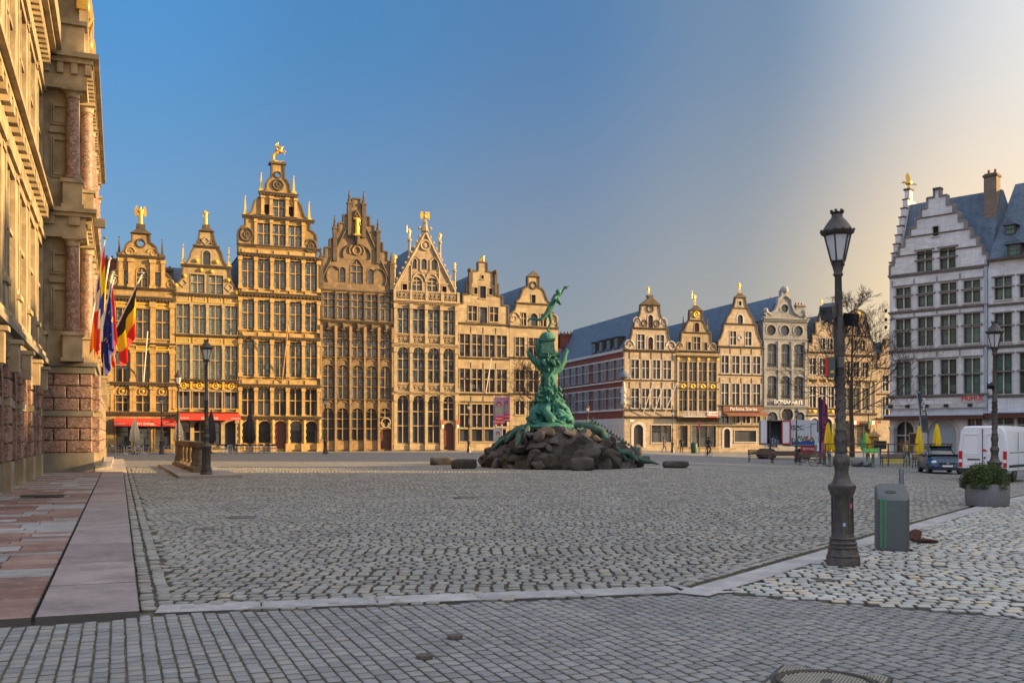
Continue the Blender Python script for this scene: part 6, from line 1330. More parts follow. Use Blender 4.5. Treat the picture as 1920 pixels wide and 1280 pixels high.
# loose stone blocks round the fountain
BG = 'loose stone blocks lying round the fountain'
def block(px, Y, w_, h_, d_, label, seed, rz=0, m=None, z0=0):
    mb = MB(); vs, fs = rock_verts(seed, 3, planes=5, lo=.8, hi=.95)
    def sq(v): return Vector([math.copysign(min(1,abs(c)*1.35), c) for c in v])
    mb.add([(sq(v).x*w_/2, sq(v).y*d_/2, sq(v).z*h_/2+h_/2+z0) for v in vs], fs); o = mb.build('stone_block', m or M['rock2'], None, 35); p = at(px, Y); o.location = p; o.rotation_euler.z = rz; return tag(o, label, 'stone block', BG)
block(828, 54, 1.25, .42, .7, 'low grey stone block at the far left end of the loose blocks', 3, .1)
block(870, 48, 1.2, .48, .75, 'brown and grey split stone block standing beside the leftmost one', 9, -.1, M['rock'])
block(928, 50, 1.1, .72, .8, 'tall brown stone block touching the left foot of the rock heap', 14, .3, M['rock'])
block(1091, 45.4, 1.05, .6, .7, 'square grey stone block standing in front of the rock heap', 21, .05)
block(1202, 57, 1.0, .45, .7, 'dark stone block behind the right tip of the rock heap', 33, -.2)
block(1267, 49.5, 1.25, .36, .6, 'flat dark stone slab lying alone at the far right of the fountain', 41, .1)
sb = MB(); rock(sb, 77, (0,0,.1), (.19,.13,.11), .3, .3, 3, planes=9, lo=.4, hi=.8); rock(sb, 78, (.1,-.12,.05), (.2,.1,.05), -.2, .1, 3, planes=9, lo=.4, hi=.8)
o = sb.build('boulder', M['rock_red'], None, 25); o.location = at(1716, 14.9); tag(o, 'small red brown broken rock lying behind the litter bin', 'rock')
# ================================================================ STREET LAMPS
lamp = thing('street_lamp', 'x', 'street lamp')
M['lamp_iron'] = plain('brown black cast iron', (.085,.072,.066), .42, .35, var=.5, scale=16, bump=.7); 
def frost():
    b = NB('milky lantern glass'); b.done((.8,.8,.83), .35); tr_ = b.n('BsdfTranslucent'); tr_.inputs[0].default_value = (.85,.85,.88,1); mx = b.n('MixShader'); mx.inputs[0].default_value = .55
    b.l(b.b.outputs[0], mx.inputs[1]); b.l(tr_.outputs[0], mx.inputs[2]); b.l(mx.outputs[0], b.t.nodes['Material Output'].inputs[0]); return b.mat
M['frost'] = frost()
def L_(y): return (1060-y)/150.4
b0 = MB(); b0.lathe([(.205,0),(.205,.1),(.19,.13),(.178,.2),(.155,.3),(.15,.34)], (0,0,0), 8, 0, PI/8)
for z_ in (.115,.22,.27,.33): b0.lathe([(.195-(z_-.11)*.16,z_),(.203-(z_-.11)*.16,z_+.015),(.19-(z_-.11)*.16,z_+.03)], (0,0,0), 16)
b0.lathe([(.145,.34),(.125,.42),(.12,.84),(.138,.88),(.155,.93),(.17,.97),(.17,1.0),(.14,1.03)], (0,0,0), 8, 0, PI/8)
for i in range(8): a = TAU*i/8; b0.box(0,0,0,0,0,0); b0.tube([(.125*math.cos(a+PI/8),.125*math.sin(a+PI/8),.4),(.122*math.cos(a+PI/8),.122*math.sin(a+PI/8),.86)], .012, 5)
b0.build('pedestal', M['lamp_iron'], lamp, 35)
s0 = MB(); s0.lathe([(.125,1.03),(.1,1.08),(.08,1.16),(.088,1.22),(.1,1.3),(.092,1.36),(.066,1.4),(.08,1.43),(.068,1.46),(.082,1.52),(.086,1.6),(.064,1.66),(.078,1.69),(.06,1.72),(.062,2.1),(.056,2.45),(.07,2.47),(.056,2.5),(.048,3.1),(.042,3.6),(.064,3.63),(.05,3.66),(.066,3.72),(.08,3.77),(.055,3.8)], (0,0,0), 20)
for i in range(8):
    a = TAU*i/8; s0.ball((.082*math.cos(a),.082*math.sin(a),1.3), .03, 5, 0, (1,1,2)); s0.ball((.072*math.cos(a),.072*math.sin(a),1.57), .022, 5, 0, (1,1,2))
for i in range(40): a = i*1.1; z_ = 1.75+i*.018; s0.tube([(.061*math.cos(a),.061*math.sin(a),z_),(.065*math.cos(a+.5),.065*math.sin(a+.5),z_+.05)], .012, 4)
s0.build('shaft', M['lamp_iron'], lamp, 50)
z0_, z1_ = L_(489), L_(440)
lf = MB(); 
for i in range(6):
    a = TAU*i/6; lf.tube([(.085*math.cos(a),.085*math.sin(a),z0_),(.165*math.cos(a),.165*math.sin(a),z1_)], .011, 5)
    for z_, r_ in ((z0_,.085),(z1_,.165)): a2 = TAU*(i+1)/6; lf.tube([(r_*math.cos(a),r_*math.sin(a),z_),(r_*math.cos(a2),r_*math.sin(a2),z_)], .012, 5)
for i in range(4): a = TAU*i/4+.4; lf.tube([(.05*math.cos(a),.05*math.sin(a),3.72),(.1*math.cos(a),.1*math.sin(a),3.76),(.09*math.cos(a),.09*math.sin(a),z0_)], .01, 5)
lf.build('lantern_frame', M['lamp_iron'], lamp, 40)
lg_ = MB(); lg_.lathe([(.078,z0_+.01),(.155,z1_-.005)], (0,0,0), 6); lg_.build('lantern_glass', M['frost'], lamp)
lr = MB(); lr.lathe([(.17,z1_),(.2,z1_+.02),(.205,z1_+.05),(.18,z1_+.07),(.13,z1_+.15),(.09,z1_+.2),(.07,z1_+.22),(.065,z1_+.26),(.085,z1_+.28)], (0,0,0), 18)
for i in range(6): a = TAU*i/6; lr.ball((.07*math.cos(a),.07*math.sin(a),z1_+.3), .022, 6)
for i in range(12): a = TAU*i/12; lr.ball((.2*math.cos(a),.2*math.sin(a),z1_+.055), .018, 5)
lr.build('lantern_roof', M['lamp_iron'], lamp, 50)
def lp(px, Y, H, label): return (at(px, Y), 0, label, H/4.43)
northp = lambda px, off: (lambda p: (p.x, p.y))(NORTH.pos(px, off))
LG = 'ornate street lamps on the square'
specs = [lp(1578, 12.3, 4.42, 'large ornate lamp post with two floodlights, nearest the camera by the litter bin'),
 lp(1865, 24, 4.42, 'ornate lamp post with a tilted floodlight behind the round shrub planter'),
 lp(387, 38, 5.3, 'dark lamp post standing at the near end of the stone balustrade'),
 lp(334.5, 57, 5.35, 'lamp post rising from the far end of the stone balustrade'),
 lp(303, 84, 5.0, 'lamp post with side arms in front of the red awning and beige parasols'),
 lp(610, 86, 5.0, 'lamp post in front of the dark brown Gothic guild house'),
 lp(879, 94, 4.75, 'lamp post in front of the pale house left of the pink posters'),
 lp(1102, 112, 5.1, 'lamp post half hidden behind the rocks beside the red brick flank'),
 lp(1261, 111, 4.9, 'lamp post with side arms at the corner of the cream gabled house'),
 lp(1444, 86, 4.1, 'lamp post in front of the open rear of the white lorry'),
 lp(1493.5, 78, 4.2, 'lamp post in front of the painted side of the white lorry'),
 lp(1628.5, 96, 5.0, 'lamp post partly hidden behind the folded brown parasol')]
lamps = place_copies(lamp, specs, LG)
L0 = lamps[0]; L0.rotation_euler.y = R(-1.0); L0.location.x += .02
def extra(parent, name, mb, mats, smooth=None, **kw): return mb.build(name, mats, parent, smooth, **kw)
# floodlights, speaker box, brackets and stickers of the near lamp
def cam_box(mb, c, w_, h_, d_, rz, tilt):
    st = len(mb.v); mb.box(-w_/2,w_/2,-d_/2,d_/2,-h_/2,h_/2); mb.lathe([(.0,0),(.022,0.0),(.022,.03),(.0,.03)], (0,0,0), 10, 1, cap=False)
    for i in range(st+8, len(mb.v)): x, y, z = mb.v[i]; mb.v[i] = (x-.03, -d_/2-.002-z*.3, y+.03)
    Mx = Matrix.Translation(c) @ Matrix.Rotation(rz,4,'Z') @ Matrix.Rotation(tilt,4,'X'); mb.xf(Mx, st)
fl = MB(); cam_box(fl, (-.16,-.1,3.16), .15, .17, .24, R(-32), R(18)); fl.tube([(0,0,2.98),(-.1,-.06,3.02),(-.2,-.1,3.05)], .012, 6); fl.tube([(-.17,-.1,3.05),(-.18,-.12,3.1)], .02, 6); fl.tube([(-.22,-.1,3.04),(-.24,-.12,2.95),(-.18,-.1,2.93),(-.16,-.1,3.02)], .006, 5)
fl.build('floodlight', [M['zinc'] if 0 else plain('dark grey housing', (.05,.05,.055), .45), M['black']], L0)
fl = MB(); cam_box(fl, (.13,-.05,3.06), .10, .16, .17, R(28), R(10)); fl.tube([(0,0,2.9),(.1,-.03,2.92),(.13,-.05,2.97)], .012, 6); fl.build('floodlight', [M['iron'], M['black']], L0)
sb_ = MB(); sb_.box(-.16,-.08,-.07,.05,2.35,2.6,0); sb_.box(-.172,-.16,-.06,.04,2.36,2.59,1); sb_.box(-.14,-.1,-.074,-.07,2.4,2.43,2); sb_.build('signal_box', [plain('green grey box', (.05,.075,.07)), M['red_paint'], M['gilt_paint']], L0)
bd_ = MB()
for z_ in (2.33,2.62,3.0): bd_.lathe([(.068,z_),(.068,z_+.03)], (0,0,0), 14)
bd_.lathe([(.058,2.62),(.07,2.7),(.07,3.05),(.055,3.1)], (0,0,0), 12); bd_.build('clamp', M['lamp_iron'], L0, 40)
stk = MB(); stk.box(-.035,.0,-.119,-.11,.5,.54,0); stk.box(.06,.085,-.112,-.1,.72,.78,1); stk.build('sticker', [plain('blue sticker', (.3,.4,.5)), plain('red sticker', (.5,.08,.1))], L0)
fl = MB(); cam_box(fl, (-.14,-.08,2.86), .16, .1, .14, R(-25), R(-35)); fl.tube([(0,0,2.7),(-.1,-.06,2.78),(-.14,-.08,2.82)], .012, 6); fl.build('floodlight', [M['iron'], M['frost']], lamps[1])
for i in (4, 8, 6):
    m_ = MB(); m_.tube([(-.7,0,1.35+1.1),(0,0,2.2),(.7,0,1.35+1.1)], .02, 5); m_.box(-.85,-.6,-.06,.06,2.42,2.5); m_.box(.6,.85,-.06,.06,2.42,2.5); m_.build('side_arm', M['iron'], lamps[i])
# ================================================================ LITTER BIN, ASH POST, PLANTER
bin_ = thing('litter_bin', 'grey litter bin with sloping top and green stripes beside the large lamp post', 'litter bin', at(1672, 14.0), R(-14))
mb = MB(); w2, d2 = .215, .2; sec = [(-w2,-d2+.05),(-w2+.05,-d2),(w2-.05,-d2),(w2,-d2+.05),(w2,d2-.05),(w2-.05,d2),(-w2+.05,d2),(-w2,d2-.05)]
def ztop(x, y): return .74+(y+d2)/(2*d2)*.19
n_ = 8; vs = [(x*.97,y*.97,0) for x, y in sec]+[(x,y,.03) for x, y in sec]+[(x,y,ztop(x,y)-.03) for x, y in sec]+[(x*.9,y*.9,ztop(x,y)) for x, y in sec]
mb.add(vs, [(j*8+i,j*8+(i+1)%8,(j+1)*8+(i+1)%8,(j+1)*8+i) for j in range(3) for i in range(8)]+[tuple(range(24,32))]); mb.build('bin_body', plain('speckled grey bin', (.10,.11,.12), .5, .2, var=.35, scale=60, bump=.2), bin_, 30)
mb = MB(); 
for x in (-.165,-.105): mb.box(x-.008,x+.008,-d2-.004,-d2+.01,.05,.74)
mb.build('green_stripe', plain('green stripe', (.01,.28,.05), .5), bin_)
mb = MB(); mb.lathe([(.0,0),(.07,0)], (0,0,0), 14, cap=False); 
for i in range(len(mb.v)): x, y, z = mb.v[i]; mb.v[i] = (x*1.1-.02, y*.55-.03, ztop(0,y*.55-.03)+.004)
mb.build('opening', M['black'], bin_); mb = MB(); mb.box(-.06,.06,-d2-.003,-d2+.01,.55,.62); mb.build('label_plate', plain('bin plate', (.10,.11,.12)), bin_)
o = MB().lathe([(.035,0),(.035,1.12),(.03,1.13)], (0,0,0), 12).build('steel_post', plain('grey steel post', (.12,.13,.14), .4, .6), None, 40); o.location = at(1690, 14.5); tag(o, 'short grey steel post sticking up behind the litter bin', 'post')
pt = thing('planter', 'low round grey concrete planter in front of the lamp post at the right', 'planter', at(1851, 22.9), 0)
MB().lathe([(.40,0),(.45,.02),(.475,.1),(.48,.48),(.46,.52),(.42,.52),(.42,.44)], (0,0,0), 24, 0, 0, False).build('tub', plain('granite chip concrete', (.15,.155,.165), .8, var=.35, scale=40, bump=.4), pt, 30); MB().lathe([(.0,.46),(.42,.47)], (0,0,0), 20, cap=False).build('soil', plain('soil', (.03,.02,.015), .95), pt)
def leafmat():
    b = NB('shrub leaves'); at_ = b.n('Attribute', attribute_name='tint'); s_ = b.n('SeparateXYZ'); b.l(at_.outputs['Color'], s_.inputs[0]); c = b.mix(s_.outputs[0], (.02,.045,.01), (.065,.10,.025)); c = b.mix(b.ramp(s_.outputs[1],.8,1), c, (.14,.10,.04)); return b.done(c,.55,0,.35)
def leaf_blob(name, n_, rx, rz_, c, size, seed, parent=None):
    rg = np.random.default_rng(seed); th = rg.uniform(0,TAU,n_); ph = np.arccos(rg.uniform(-.25,1,n_)); r = rg.uniform(.5,1.03,n_)**.5; bump_ = 1+.1*np.sin(th*5+ph*4)+.06*np.sin(th*9)
    P = np.stack([rx*r*np.sin(ph)*np.cos(th)*bump_, rx*r*np.sin(ph)*np.sin(th)*bump_, rz_*r*np.cos(ph)*bump_],-1)+np.array(c)
    A = rg.normal(size=(n_,3)); A /= np.linalg.norm(A,axis=1)[:,None]; B = np.cross(A, rg.normal(size=(n_,3))); B /= np.linalg.norm(B,axis=1)[:,None]; s = (size*rg.uniform(.6,1.3,n_))[:,None]
    V = np.stack([P-A*s, P+B*s*.5, P+A*s, P-B*s*.5],1).reshape(-1,3); F = np.arange(n_*4).reshape(-1,4); me = bpy.data.meshes.new(name); me.from_pydata(V.tolist(), [], F.tolist())
    a = me.color_attributes.new('tint','FLOAT_COLOR','POINT'); t = np.repeat(rg.uniform(0,1,(n_,4)),4,axis=0).astype(np.float32); a.data.foreach_set('color', t.ravel()); me.materials.append(leafmat()); return link(name, me, parent)
sh = thing('shrub', 'round clipped evergreen shrub growing in the grey concrete planter', 'shrub', at(1847, 22.9)+Vector((0,0,.5))); leaf_blob('foliage', 12000, .5, .46, (0,0,.02), .022, 4, sh)
st_ = MB(); 
for i in range(9): a = i*.7; st_.tube([(0,0,-.06),(.15*math.cos(a),.15*math.sin(a),.12),(.32*math.cos(a),.32*math.sin(a),.25)], [.02,.012,.006], 5)
st_.build('stem', plain('shrub twig', (.06,.04,.025)), sh)
# ================================================================ STONE BALUSTRADE ON ITS PLATFORM
M['bal_stone'] = plain('brown weathered stone', (.17,.125,.085), .8, var=.45, scale=2, bump=.4)
bp = Vector(((374-960)/FPX*40, 40.0)); ba = math.atan2(11.5,-4.7)-PI/2
bs = thing('stair_balustrade', 'brown stone balustrade with fat balusters round a stair opening on a low granite platform', 'balustrade', (bp.x, bp.y, 0), ba)
mb = MB(); pa = [(Vector((a,b))) for a, b in ()]; mb.box(-1.0,1.3,-3.2,13.5,-.05,.12); mb.build('platform', plain('platform granite', (.27,.24,.21), .75, var=.25, scale=2), bs)
mb = MB(); mb.box(-.25,.25,-.3,12.2,.12,.3); mb.box(-.35,.3,4,12.4,.12,.24); mb.build('base_course', M['bal_stone'], bs); mb = MB(); mb.box(-.17,.17,-.3,12.1,1.22,1.3); mb.box(-.14,.14,-.25,12.05,1.14,1.22); mb.box(-.2,.2,-.34,12.15,1.3,1.37); mb.build('rail', M['bal_stone'], bs)
for i in range(6):
    y = .15+i*2.3;  m_ = MB(); m_.box(-.16,.16,y-.16,y+.16,.3,.4); m_.lathe([(.14,.4),(.15,.45),(.11,.5),(.135,.62),(.145,.8),(.12,1.0),(.11,1.06),(.15,1.12),(.15,1.14)], (0,y,0), 14); m_.build('baluster', M['bal_stone'], bs, 35)
# ================================================================ MANHOLE COVERS
def cover(name, p, r_, label, sq=False, rz=0, z_=.006):
    mb = MB(); 
    if sq: mb.box(-r_,r_,-r_,r_,-.02,.0); mb.torus((0,0,.001), r_*.82, r_*.05, 32, 6, 0, 'z'); mb.torus((0,0,.001), r_*.92, r_*.02, 32, 6, 0, 'z')
    else: mb.lathe([(r_,-.02),(r_,.004),(r_*.93,.006)], (0,0,0), 28); mb.torus((0,0,.004), r_*.8, r_*.03, 26, 5, 0, 'z')
    k_ = 15 if sq else 7
    for i in range(-k_,k_+1):
        for j in range(-k_,k_+1):
            x, y = (i+.5*(j%2))*r_/k_, j*r_/k_*.9
            d_ = math.hypot(x,y); 
            if abs(x) > r_*.95 or abs(y) > r_*.95 or (sq and r_*.75 < d_ < r_*.97) or (not sq and d_ > r_*.72) or (sq and abs(y) < r_*.1 and abs(x) < r_*.3): continue
            mb.lathe([(r_/k_*.40,0),(r_/k_*.3,.007)], (x,y,0), 6, 1)
    o = mb.build(name, [plain('dark iron '+name, (.06,.05,.042) if sq else (.11,.09,.075), .6, .3, var=.4, scale=18), plain('worn iron '+name, (.34,.31,.26) if sq else (.17,.14,.11), .5, .3, var=.3, scale=18)], None, 30); o.location = (p.x,p.y,gz(p.x,p.y)+z_); o.rotation_euler.z = rz; return tag(o, label, 'manhole cover')
q = gpt(1548, 1281); cover('manhole_cover', q, .37, 'large square iron cover with a round lid at the bottom edge of the photo', True, R(62))
q = gpt(853, 1192); cover('valve_cover', q, .062, 'tiny round iron valve cover in the setts, the farther of two'); q = gpt(796, 1229); cover('valve_cover', q, .062, 'tiny round iron valve cover in the setts, the nearer of two')
q = gpt(870, 933); cover('manhole_cover', q, .36, 'dark round iron cover in the middle of the cobbles in front of the fountain'); q = gpt(455, 970); cover('manhole_cover', q, .33, 'reddish round iron cover in the cobbles near the town hall pavement'); q = gpt(385, 992); cover('manhole_cover', q, .2, 'small dark iron cover just in front of the reddish round one')
gr = MB(); gr.box(-.5,.5,-.22,.22,-.02,.004,0)
for i in range(16): gr.box(-.46+i*.06,-.43+i*.06,-.18,.18,.0041,.012,1)
q = gpt(80, 936); o = gr.build('drain_grate', [M['black'], M['iron']], None); o.location = (q.x,q.y,.105); o.rotation_euler.z = R(21); tag(o, 'rectangular iron drain grate set in the pink flagstones by the town hall', 'drain grate')
q = gpt(1545,1088); cover('manhole_cover', q, .12, 'small round iron cover in the pale cobbles just in front of the large lamp')
# ================================================================ VEHICLES
def loft(mb, secs, mi=0, capm=None):
    """secs: list of rings (same count) -> skin"""
    n = len(secs[0]); b = len(mb.v); mb.v += [tuple(p) for s_ in secs for p in s_]
    for j in range(len(secs)-1):
        for i in range(n): mb.f.append((b+j*n+i,b+j*n+(i+1)%n,b+(j+1)*n+(i+1)%n,b+(j+1)*n+i)); mb.m.append(mi)
    mb.f.append(tuple(range(b+n-1,b-1,-1))); mb.m.append(mi); k = b+(len(secs)-1)*n; mb.f.append(tuple(range(k,k+n))); mb.m.append(mi)
def rring(y, wb, wt, z0, z1, r=.12, waist=None):
    """rounded section at length y: half width wb at waist, wt at the roof"""
    zw = waist or z0+(z1-z0)*.45; pts = [(wb-.08,z0),(wb,z0+.12),(wb+.01,zw),(wb*.35+wt*.65,z1-r*1.6),(wt,z1-r),(wt-r*.6,z1-.02),(wt-r*1.6,z1)]
    return [(x,y,z) for x,z in pts]+[(-x,y,z) for x,z in reversed(pts)]
def wheel(parent, x, y, r=.33, w_=.22):
    o = MB().lathe([(r*.62,-w_/2),(r*.95,-w_/2),(r,-w_/2+.03),(r,w_/2-.03),(r*.95,w_/2),(r*.62,w_/2)], (0,0,0), 22).build('wheel', M['black'], parent, 40, (x,y,r), (0,PI/2,0))
    m_ = MB(); m_.lathe([(0,w_/2+.004),(r*.6,w_/2-.004),(r*.62,w_/2-.02)], (0,0,0), 14, cap=False); m_.lathe([(0,-w_/2-.004),(r*.6,-w_/2+.004)], (0,0,0), 14, cap=False); m_.build('hub_cap', plain('wheel steel', (.25,.25,.26), .4, .6), o); return o
M['car_glass'] = plain('tinted car glass', (.02,.03,.035), .08, 0, var=.1, bump=0, spec=.8); M['tail_red'] = plain('tail lamp red', (.45,.02,.02), .2, bump=0); M['van_white'] = plain('white van paint', (.68,.70,.76), .3, 0, var=.06, bump=0, spec=.6)
M['plastic'] = plain('black plastic', (.02,.02,.022), .6)
def make_van(label, loc, rz, s_=1):
    v = thing('van', label, 'van', loc, rz, None); W = .99
    b = MB(); secs = [rring(-2.75,W-.03,W-.2,.42,2.3,.14),rring(-2.68,W,W-.14,.38,2.36,.16),rring(-2.0,W,W-.12,.36,2.38,.16),rring(.9,W,W-.12,.36,2.36,.16),rring(1.35,W,W-.16,.36,2.22,.18),rring(2.0,W-.02,W-.24,.36,1.45,.2,.95),rring(2.6,W-.08,W-.25,.38,1.15,.15,.8),rring(2.75,W-.2,W-.35,.42,.9,.1,.7)]
    loft(b, secs); b.build('body', M['van_white'], v, 28)
    d = MB()  # rear doors with seams, recessed panels
    for x0, x1 in ((-.86,-.02),(.02,.86)):
        t0 = .2
        d.add([(x0,-2.77,.55),(x1,-2.77,.55),(x1-(.1 if x1 > .5 else 0),-2.755,2.2),(x0+(.1 if x0 < -.5 else 0),-2.755,2.2)], [(0,1,2,3)])
        d.ring([(x0+.1,1.2),(x1-.1,1.2),(x1-.14,2.0),(x0+.14,2.0)], [(x0+.07,1.17),(x1-.07,1.17),(x1-.11,2.03),(x0+.11,2.03)], -2.785, -2.75, 0); d.ring([(x0+.1,.72),(x1-.1,.72),(x1-.1,1.08),(x0+.1,1.08)], [(x0+.08,.7),(x1-.08,.7),(x1-.08,1.1),(x0+.08,1.1)], -2.785, -2.75, 0)
    d.build('rear_door', M['van_white'], v, 30)
    m_ = MB(); m_.box(-.01,.01,-2.79,-2.75,.5,2.25); m_.box(.06,.12,-2.81,-2.76,.98,1.06); m_.box(-.6,-.1,-2.79,-2.76,.92,.98); m_.build('door_seam', M['plastic'], v)
    m_ = MB(); m_.box(-.3,.3,-2.795,-2.77,.62,.75); m_.build('number_plate', M['white_paint'], v)
    for q in (-1,1):
        m_ = MB(); m_.box(q*.88-.07,q*.88+.07,-2.79,-2.68,.62,1.3,0); m_.box(q*.88-.06,q*.88+.06,-2.8,-2.78,.82,.95,1); m_.build('tail_light', [M['tail_red'], M['white_paint']], v)
        m_ = MB(); m_.box(q*1.0-.1,q*1.0+.1,1.35,1.45,1.3,1.7) if 0 else m_.box(q*1.14-.1,q*1.14+.1,1.55,1.65,1.25,1.62); m_.build('wing_mirror', M['plastic'], v)
        m_ = MB(); sx = q*(W+.004); 
        m_.add([(sx,-.1+.5,1.35),(sx,1.35,1.35),(q*(W-.11),1.2,2.0),(q*(W-.11),.4,2.0)], [(0,1,2,3)] if q > 0 else [(3,2,1,0)]); m_.build('side_window', M['car_glass'], v)
        m_ = MB(); m_.box(sx-.008,sx+.008,-2.6,.3,1.22,1.25); m_.box(sx-.008,sx+.008,-1.2,-1.18,.5,2.1); m_.box(sx-.01,sx+.012,-2.6,2.0,.62,.72); m_.box(sx-.008,sx+.008,.3,.32,.5,2.1); m_.build('side_moulding', M['plastic'], v)
    m_ = MB(); m_.box(-.95,.95,-2.87,-2.7,.38,.58); m_.build('bumper', M['plastic'], v)
    m_ = MB(); m_.add([(-.8,1.5,1.98+.1),(.8,1.5,2.08),(.88,2.02,1.42),(-.88,2.02,1.42)], [(0,1,2,3)]); m_.build('windscreen', M['car_glass'], v)
    m_ = MB(); m_.prism([(.0,1.3),(.22,1.3),(.12,1.38),(.0,1.4)], -2.8, -2.76); m_.build('brake_light', M['tail_red'], v)
    for x in (-.88,.88):
        for y in (-1.7,1.75): wheel(v, x, y, .36)
    return v
p = at(1838, 43.2); van = make_van('white delivery van with closed rear doors parked at the right edge', (22.35,45.1,p.z), R(-41)); van.scale = (1.03,1.03,1.03)
p = at(1945, 48); van2 = make_van('pale blue van half cut off by the right edge beyond the white one', (p.x+2.3,p.y+1,p.z), R(175))
for ch in van2.children:
    if ch.name.startswith('body') or ch.name.startswith('rear_door'): ch.material_slots[0].link = 'OBJECT'; ch.material_slots[0].material = M.setdefault('van_blue', plain('pale blue paint', (.25,.42,.55), .3, bump=0))
def make_car(label, loc, rz):
    c = thing('car', label, 'car', loc, rz); W = .88; paint = plain('dark blue car paint', (.02,.05,.10), .22, .3, var=.1, bump=0, spec=.7)
    b = MB(); S_ = lambda y,w1,w2,z0,z1,wa: rring(y,w1,w2,z0,z1,.1,wa)
    loft(b, [S_(-2.05,W-.22,W-.35,.3,.62,.45),S_(-1.95,W-.08,W-.22,.22,.76,.5),S_(-1.5,W,W-.14,.2,.88,.6),S_(-.95,W,W-.12,.2,.97,.65),S_(-.9,W,W-.12,.2,.99,.66),S_(1.6,W,W-.12,.2,1.0,.66),S_(2.0,W-.1,W-.25,.25,.9,.6)]); b.build('body', paint, c, 30)
    g = MB(); loft(g, [S_(-.95,W-.1,W-.16,.95,.99,.97),S_(-.25,W-.12,W-.3,.95,1.42,1.1),S_(.9,W-.12,W-.3,.95,1.47,1.1),S_(1.75,W-.12,W-.3,.95,1.1,1.0)]); g.build('windows', M['car_glass'], c, 30)
    g = MB(); loft(g, [S_(-.22,W-.3,W-.32,1.42,1.455,1.44),S_(.9,W-.3,W-.32,1.46,1.5,1.48),S_(1.3,W-.3,W-.34,1.36,1.4,1.38)]); g.build('roof', paint, c, 30)
    for q in (-1,1):
        m_ = MB(); m_.ball((q*.62,-1.9,.66), .13, 10, 0, (1.5,.8,.7)); m_.build('headlight', plain('headlight glass', (.75,.8,.9), .1, bump=0), c, 40)
        m_ = MB(); m_.ball((q*.98,-.75,1.02), .1, 8, 0, (1.1,.6,.8)); m_.build('wing_mirror', paint, c, 40)
        m_ = MB(); m_.tube([(q*.7,-1.0,.99),(q*.56,-.24,1.43)], .03, 5); m_.build('pillar', paint, c)
    m_ = MB(); m_.box(-.45,.45,-2.07,-1.98,.56,.64); m_.box(-.62,.62,-2.04,-1.9,.24,.4); m_.build('grille', M['plastic'], c)
    m_ = MB(); m_.prism([(0,.5),(.09,.62),(0,.74),(-.09,.62)], -2.11, -2.06); m_.build('emblem', plain('chrome', (.7,.7,.72), .15, .9, bump=0), c); m_ = MB(); m_.box(-.26,.26,-2.1,-2.05,.41,.5); m_.build('number_plate', M['white_paint'], c)
    for x in (-.78,.78):
        for y in (-1.3,1.25): wheel(c, x, y, .31)
    return c
p = at(1783, 54); make_car('dark blue hatchback facing the camera, half hidden by the white van', (p.x+.15,p.y+1.8,p.z), R(-12))
# lorry with open rear
lo = thing('lorry', 'white box lorry with open rear doors and fruit artwork on its side', 'lorry', at(1470, 88), R(2)); kx = 88/FPX
X = lambda px: (px-1470)*kx; Zt = lambda py: CAMH+(HOR-py)*kx-lo.location.z
grey = plain('lorry grey panel', (.52,.56,.62), .45, bump=.05); wht = M['van_white']
m_ = MB(); m_.box(X(1475),X(1524),-1.2,1.2,Zt(834),Zt(787.5)); m_.box(X(1475),X(1519),-1.21,1.21,Zt(836),Zt(834)+.01,1); m_.box(X(1512),X(1513),-1.212,-1.2,Zt(832),Zt(794),1); m_.box(X(1513),X(1522),-1.212,-1.2,Zt(795),Zt(794),1); m_.build('cargo_box', [grey, M['plastic']], lo)
m_ = MB(); m_.box(X(1430),X(1474.5),1.0,1.2,Zt(832),Zt(788)); m_.box(X(1430),X(1474.5),-1.2,1.2,Zt(834),Zt(832)); m_.box(X(1430),X(1474.5),-1.2,1.2,Zt(789),Zt(787.6)); m_.box(X(1429.5),X(1431),-1.2,1.2,Zt(832),Zt(789)); m_.build('cargo_interior', plain('lorry interior', (.2,.21,.22), .7), lo)
m_ = MB(); m_.box(X(1419),X(1429.5),-1.25,-1.18,Zt(830),Zt(788)); m_.build('rear_door', wht, lo)
m_ = MB(); m_.box(X(1458),X(1472),-1.3,-1.22,Zt(830.5),Zt(789.5),0); m_.ring([(X(1459),Zt(830)),(X(1471.5),Zt(830)),(X(1471.5),Zt(790.5)),(X(1459),Zt(790.5))], [(X(1457.5),Zt(832)),(X(1473.5),Zt(832)),(X(1473.5),Zt(788.5)),(X(1457.5),Zt(788.5))], -1.33, -1.2, 1); rd = m_.build('rear_door', [wht, M['red_paint']], lo)
m_ = MB()
for i in range(7): m_.box(X(1441)+i*.12,X(1441)+i*.12+.1,-.6,.4,Zt(831),Zt(831)+.3+.5*((i*37)%5)/5, i%2)
m_.build('cargo', [plain('crate blue', (.08,.15,.3)), M['trim_white']], lo)
m_ = MB(); m_.add([(X(1476),-1.215,Zt(833)),(X(1519),-1.215,Zt(833)),(X(1519),-1.215,Zt(825)),(X(1505),-1.215,Zt(824)),(X(1492),-1.215,Zt(828)),(X(1476),-1.215,Zt(820))], [tuple(range(6))], 0)
rg = random.Random(4); cols = [1,2,3,4,1,2]
for i in range(34):
    t = rg.random(); x = X(1478)+t*(X(1518)-X(1478)); z = Zt(823.5-2.5*math.sin(t*3.1))+rg.uniform(-.16,.14); r_ = rg.uniform(.05,.12); m_.add([(x+r_*math.cos(TAU*j/8),-1.218-i*.0004,z+r_*math.sin(TAU*j/8)) for j in range(8)], [tuple(range(8))], cols[i%6])
m_.build('side_artwork', [plain('deep blue print', (.02,.07,.3)), plain('green print', (.06,.25,.03)), plain('red print', (.45,.03,.03)), plain('cream print', (.55,.5,.4)), plain('dark green print', (.02,.12,.02))], lo)
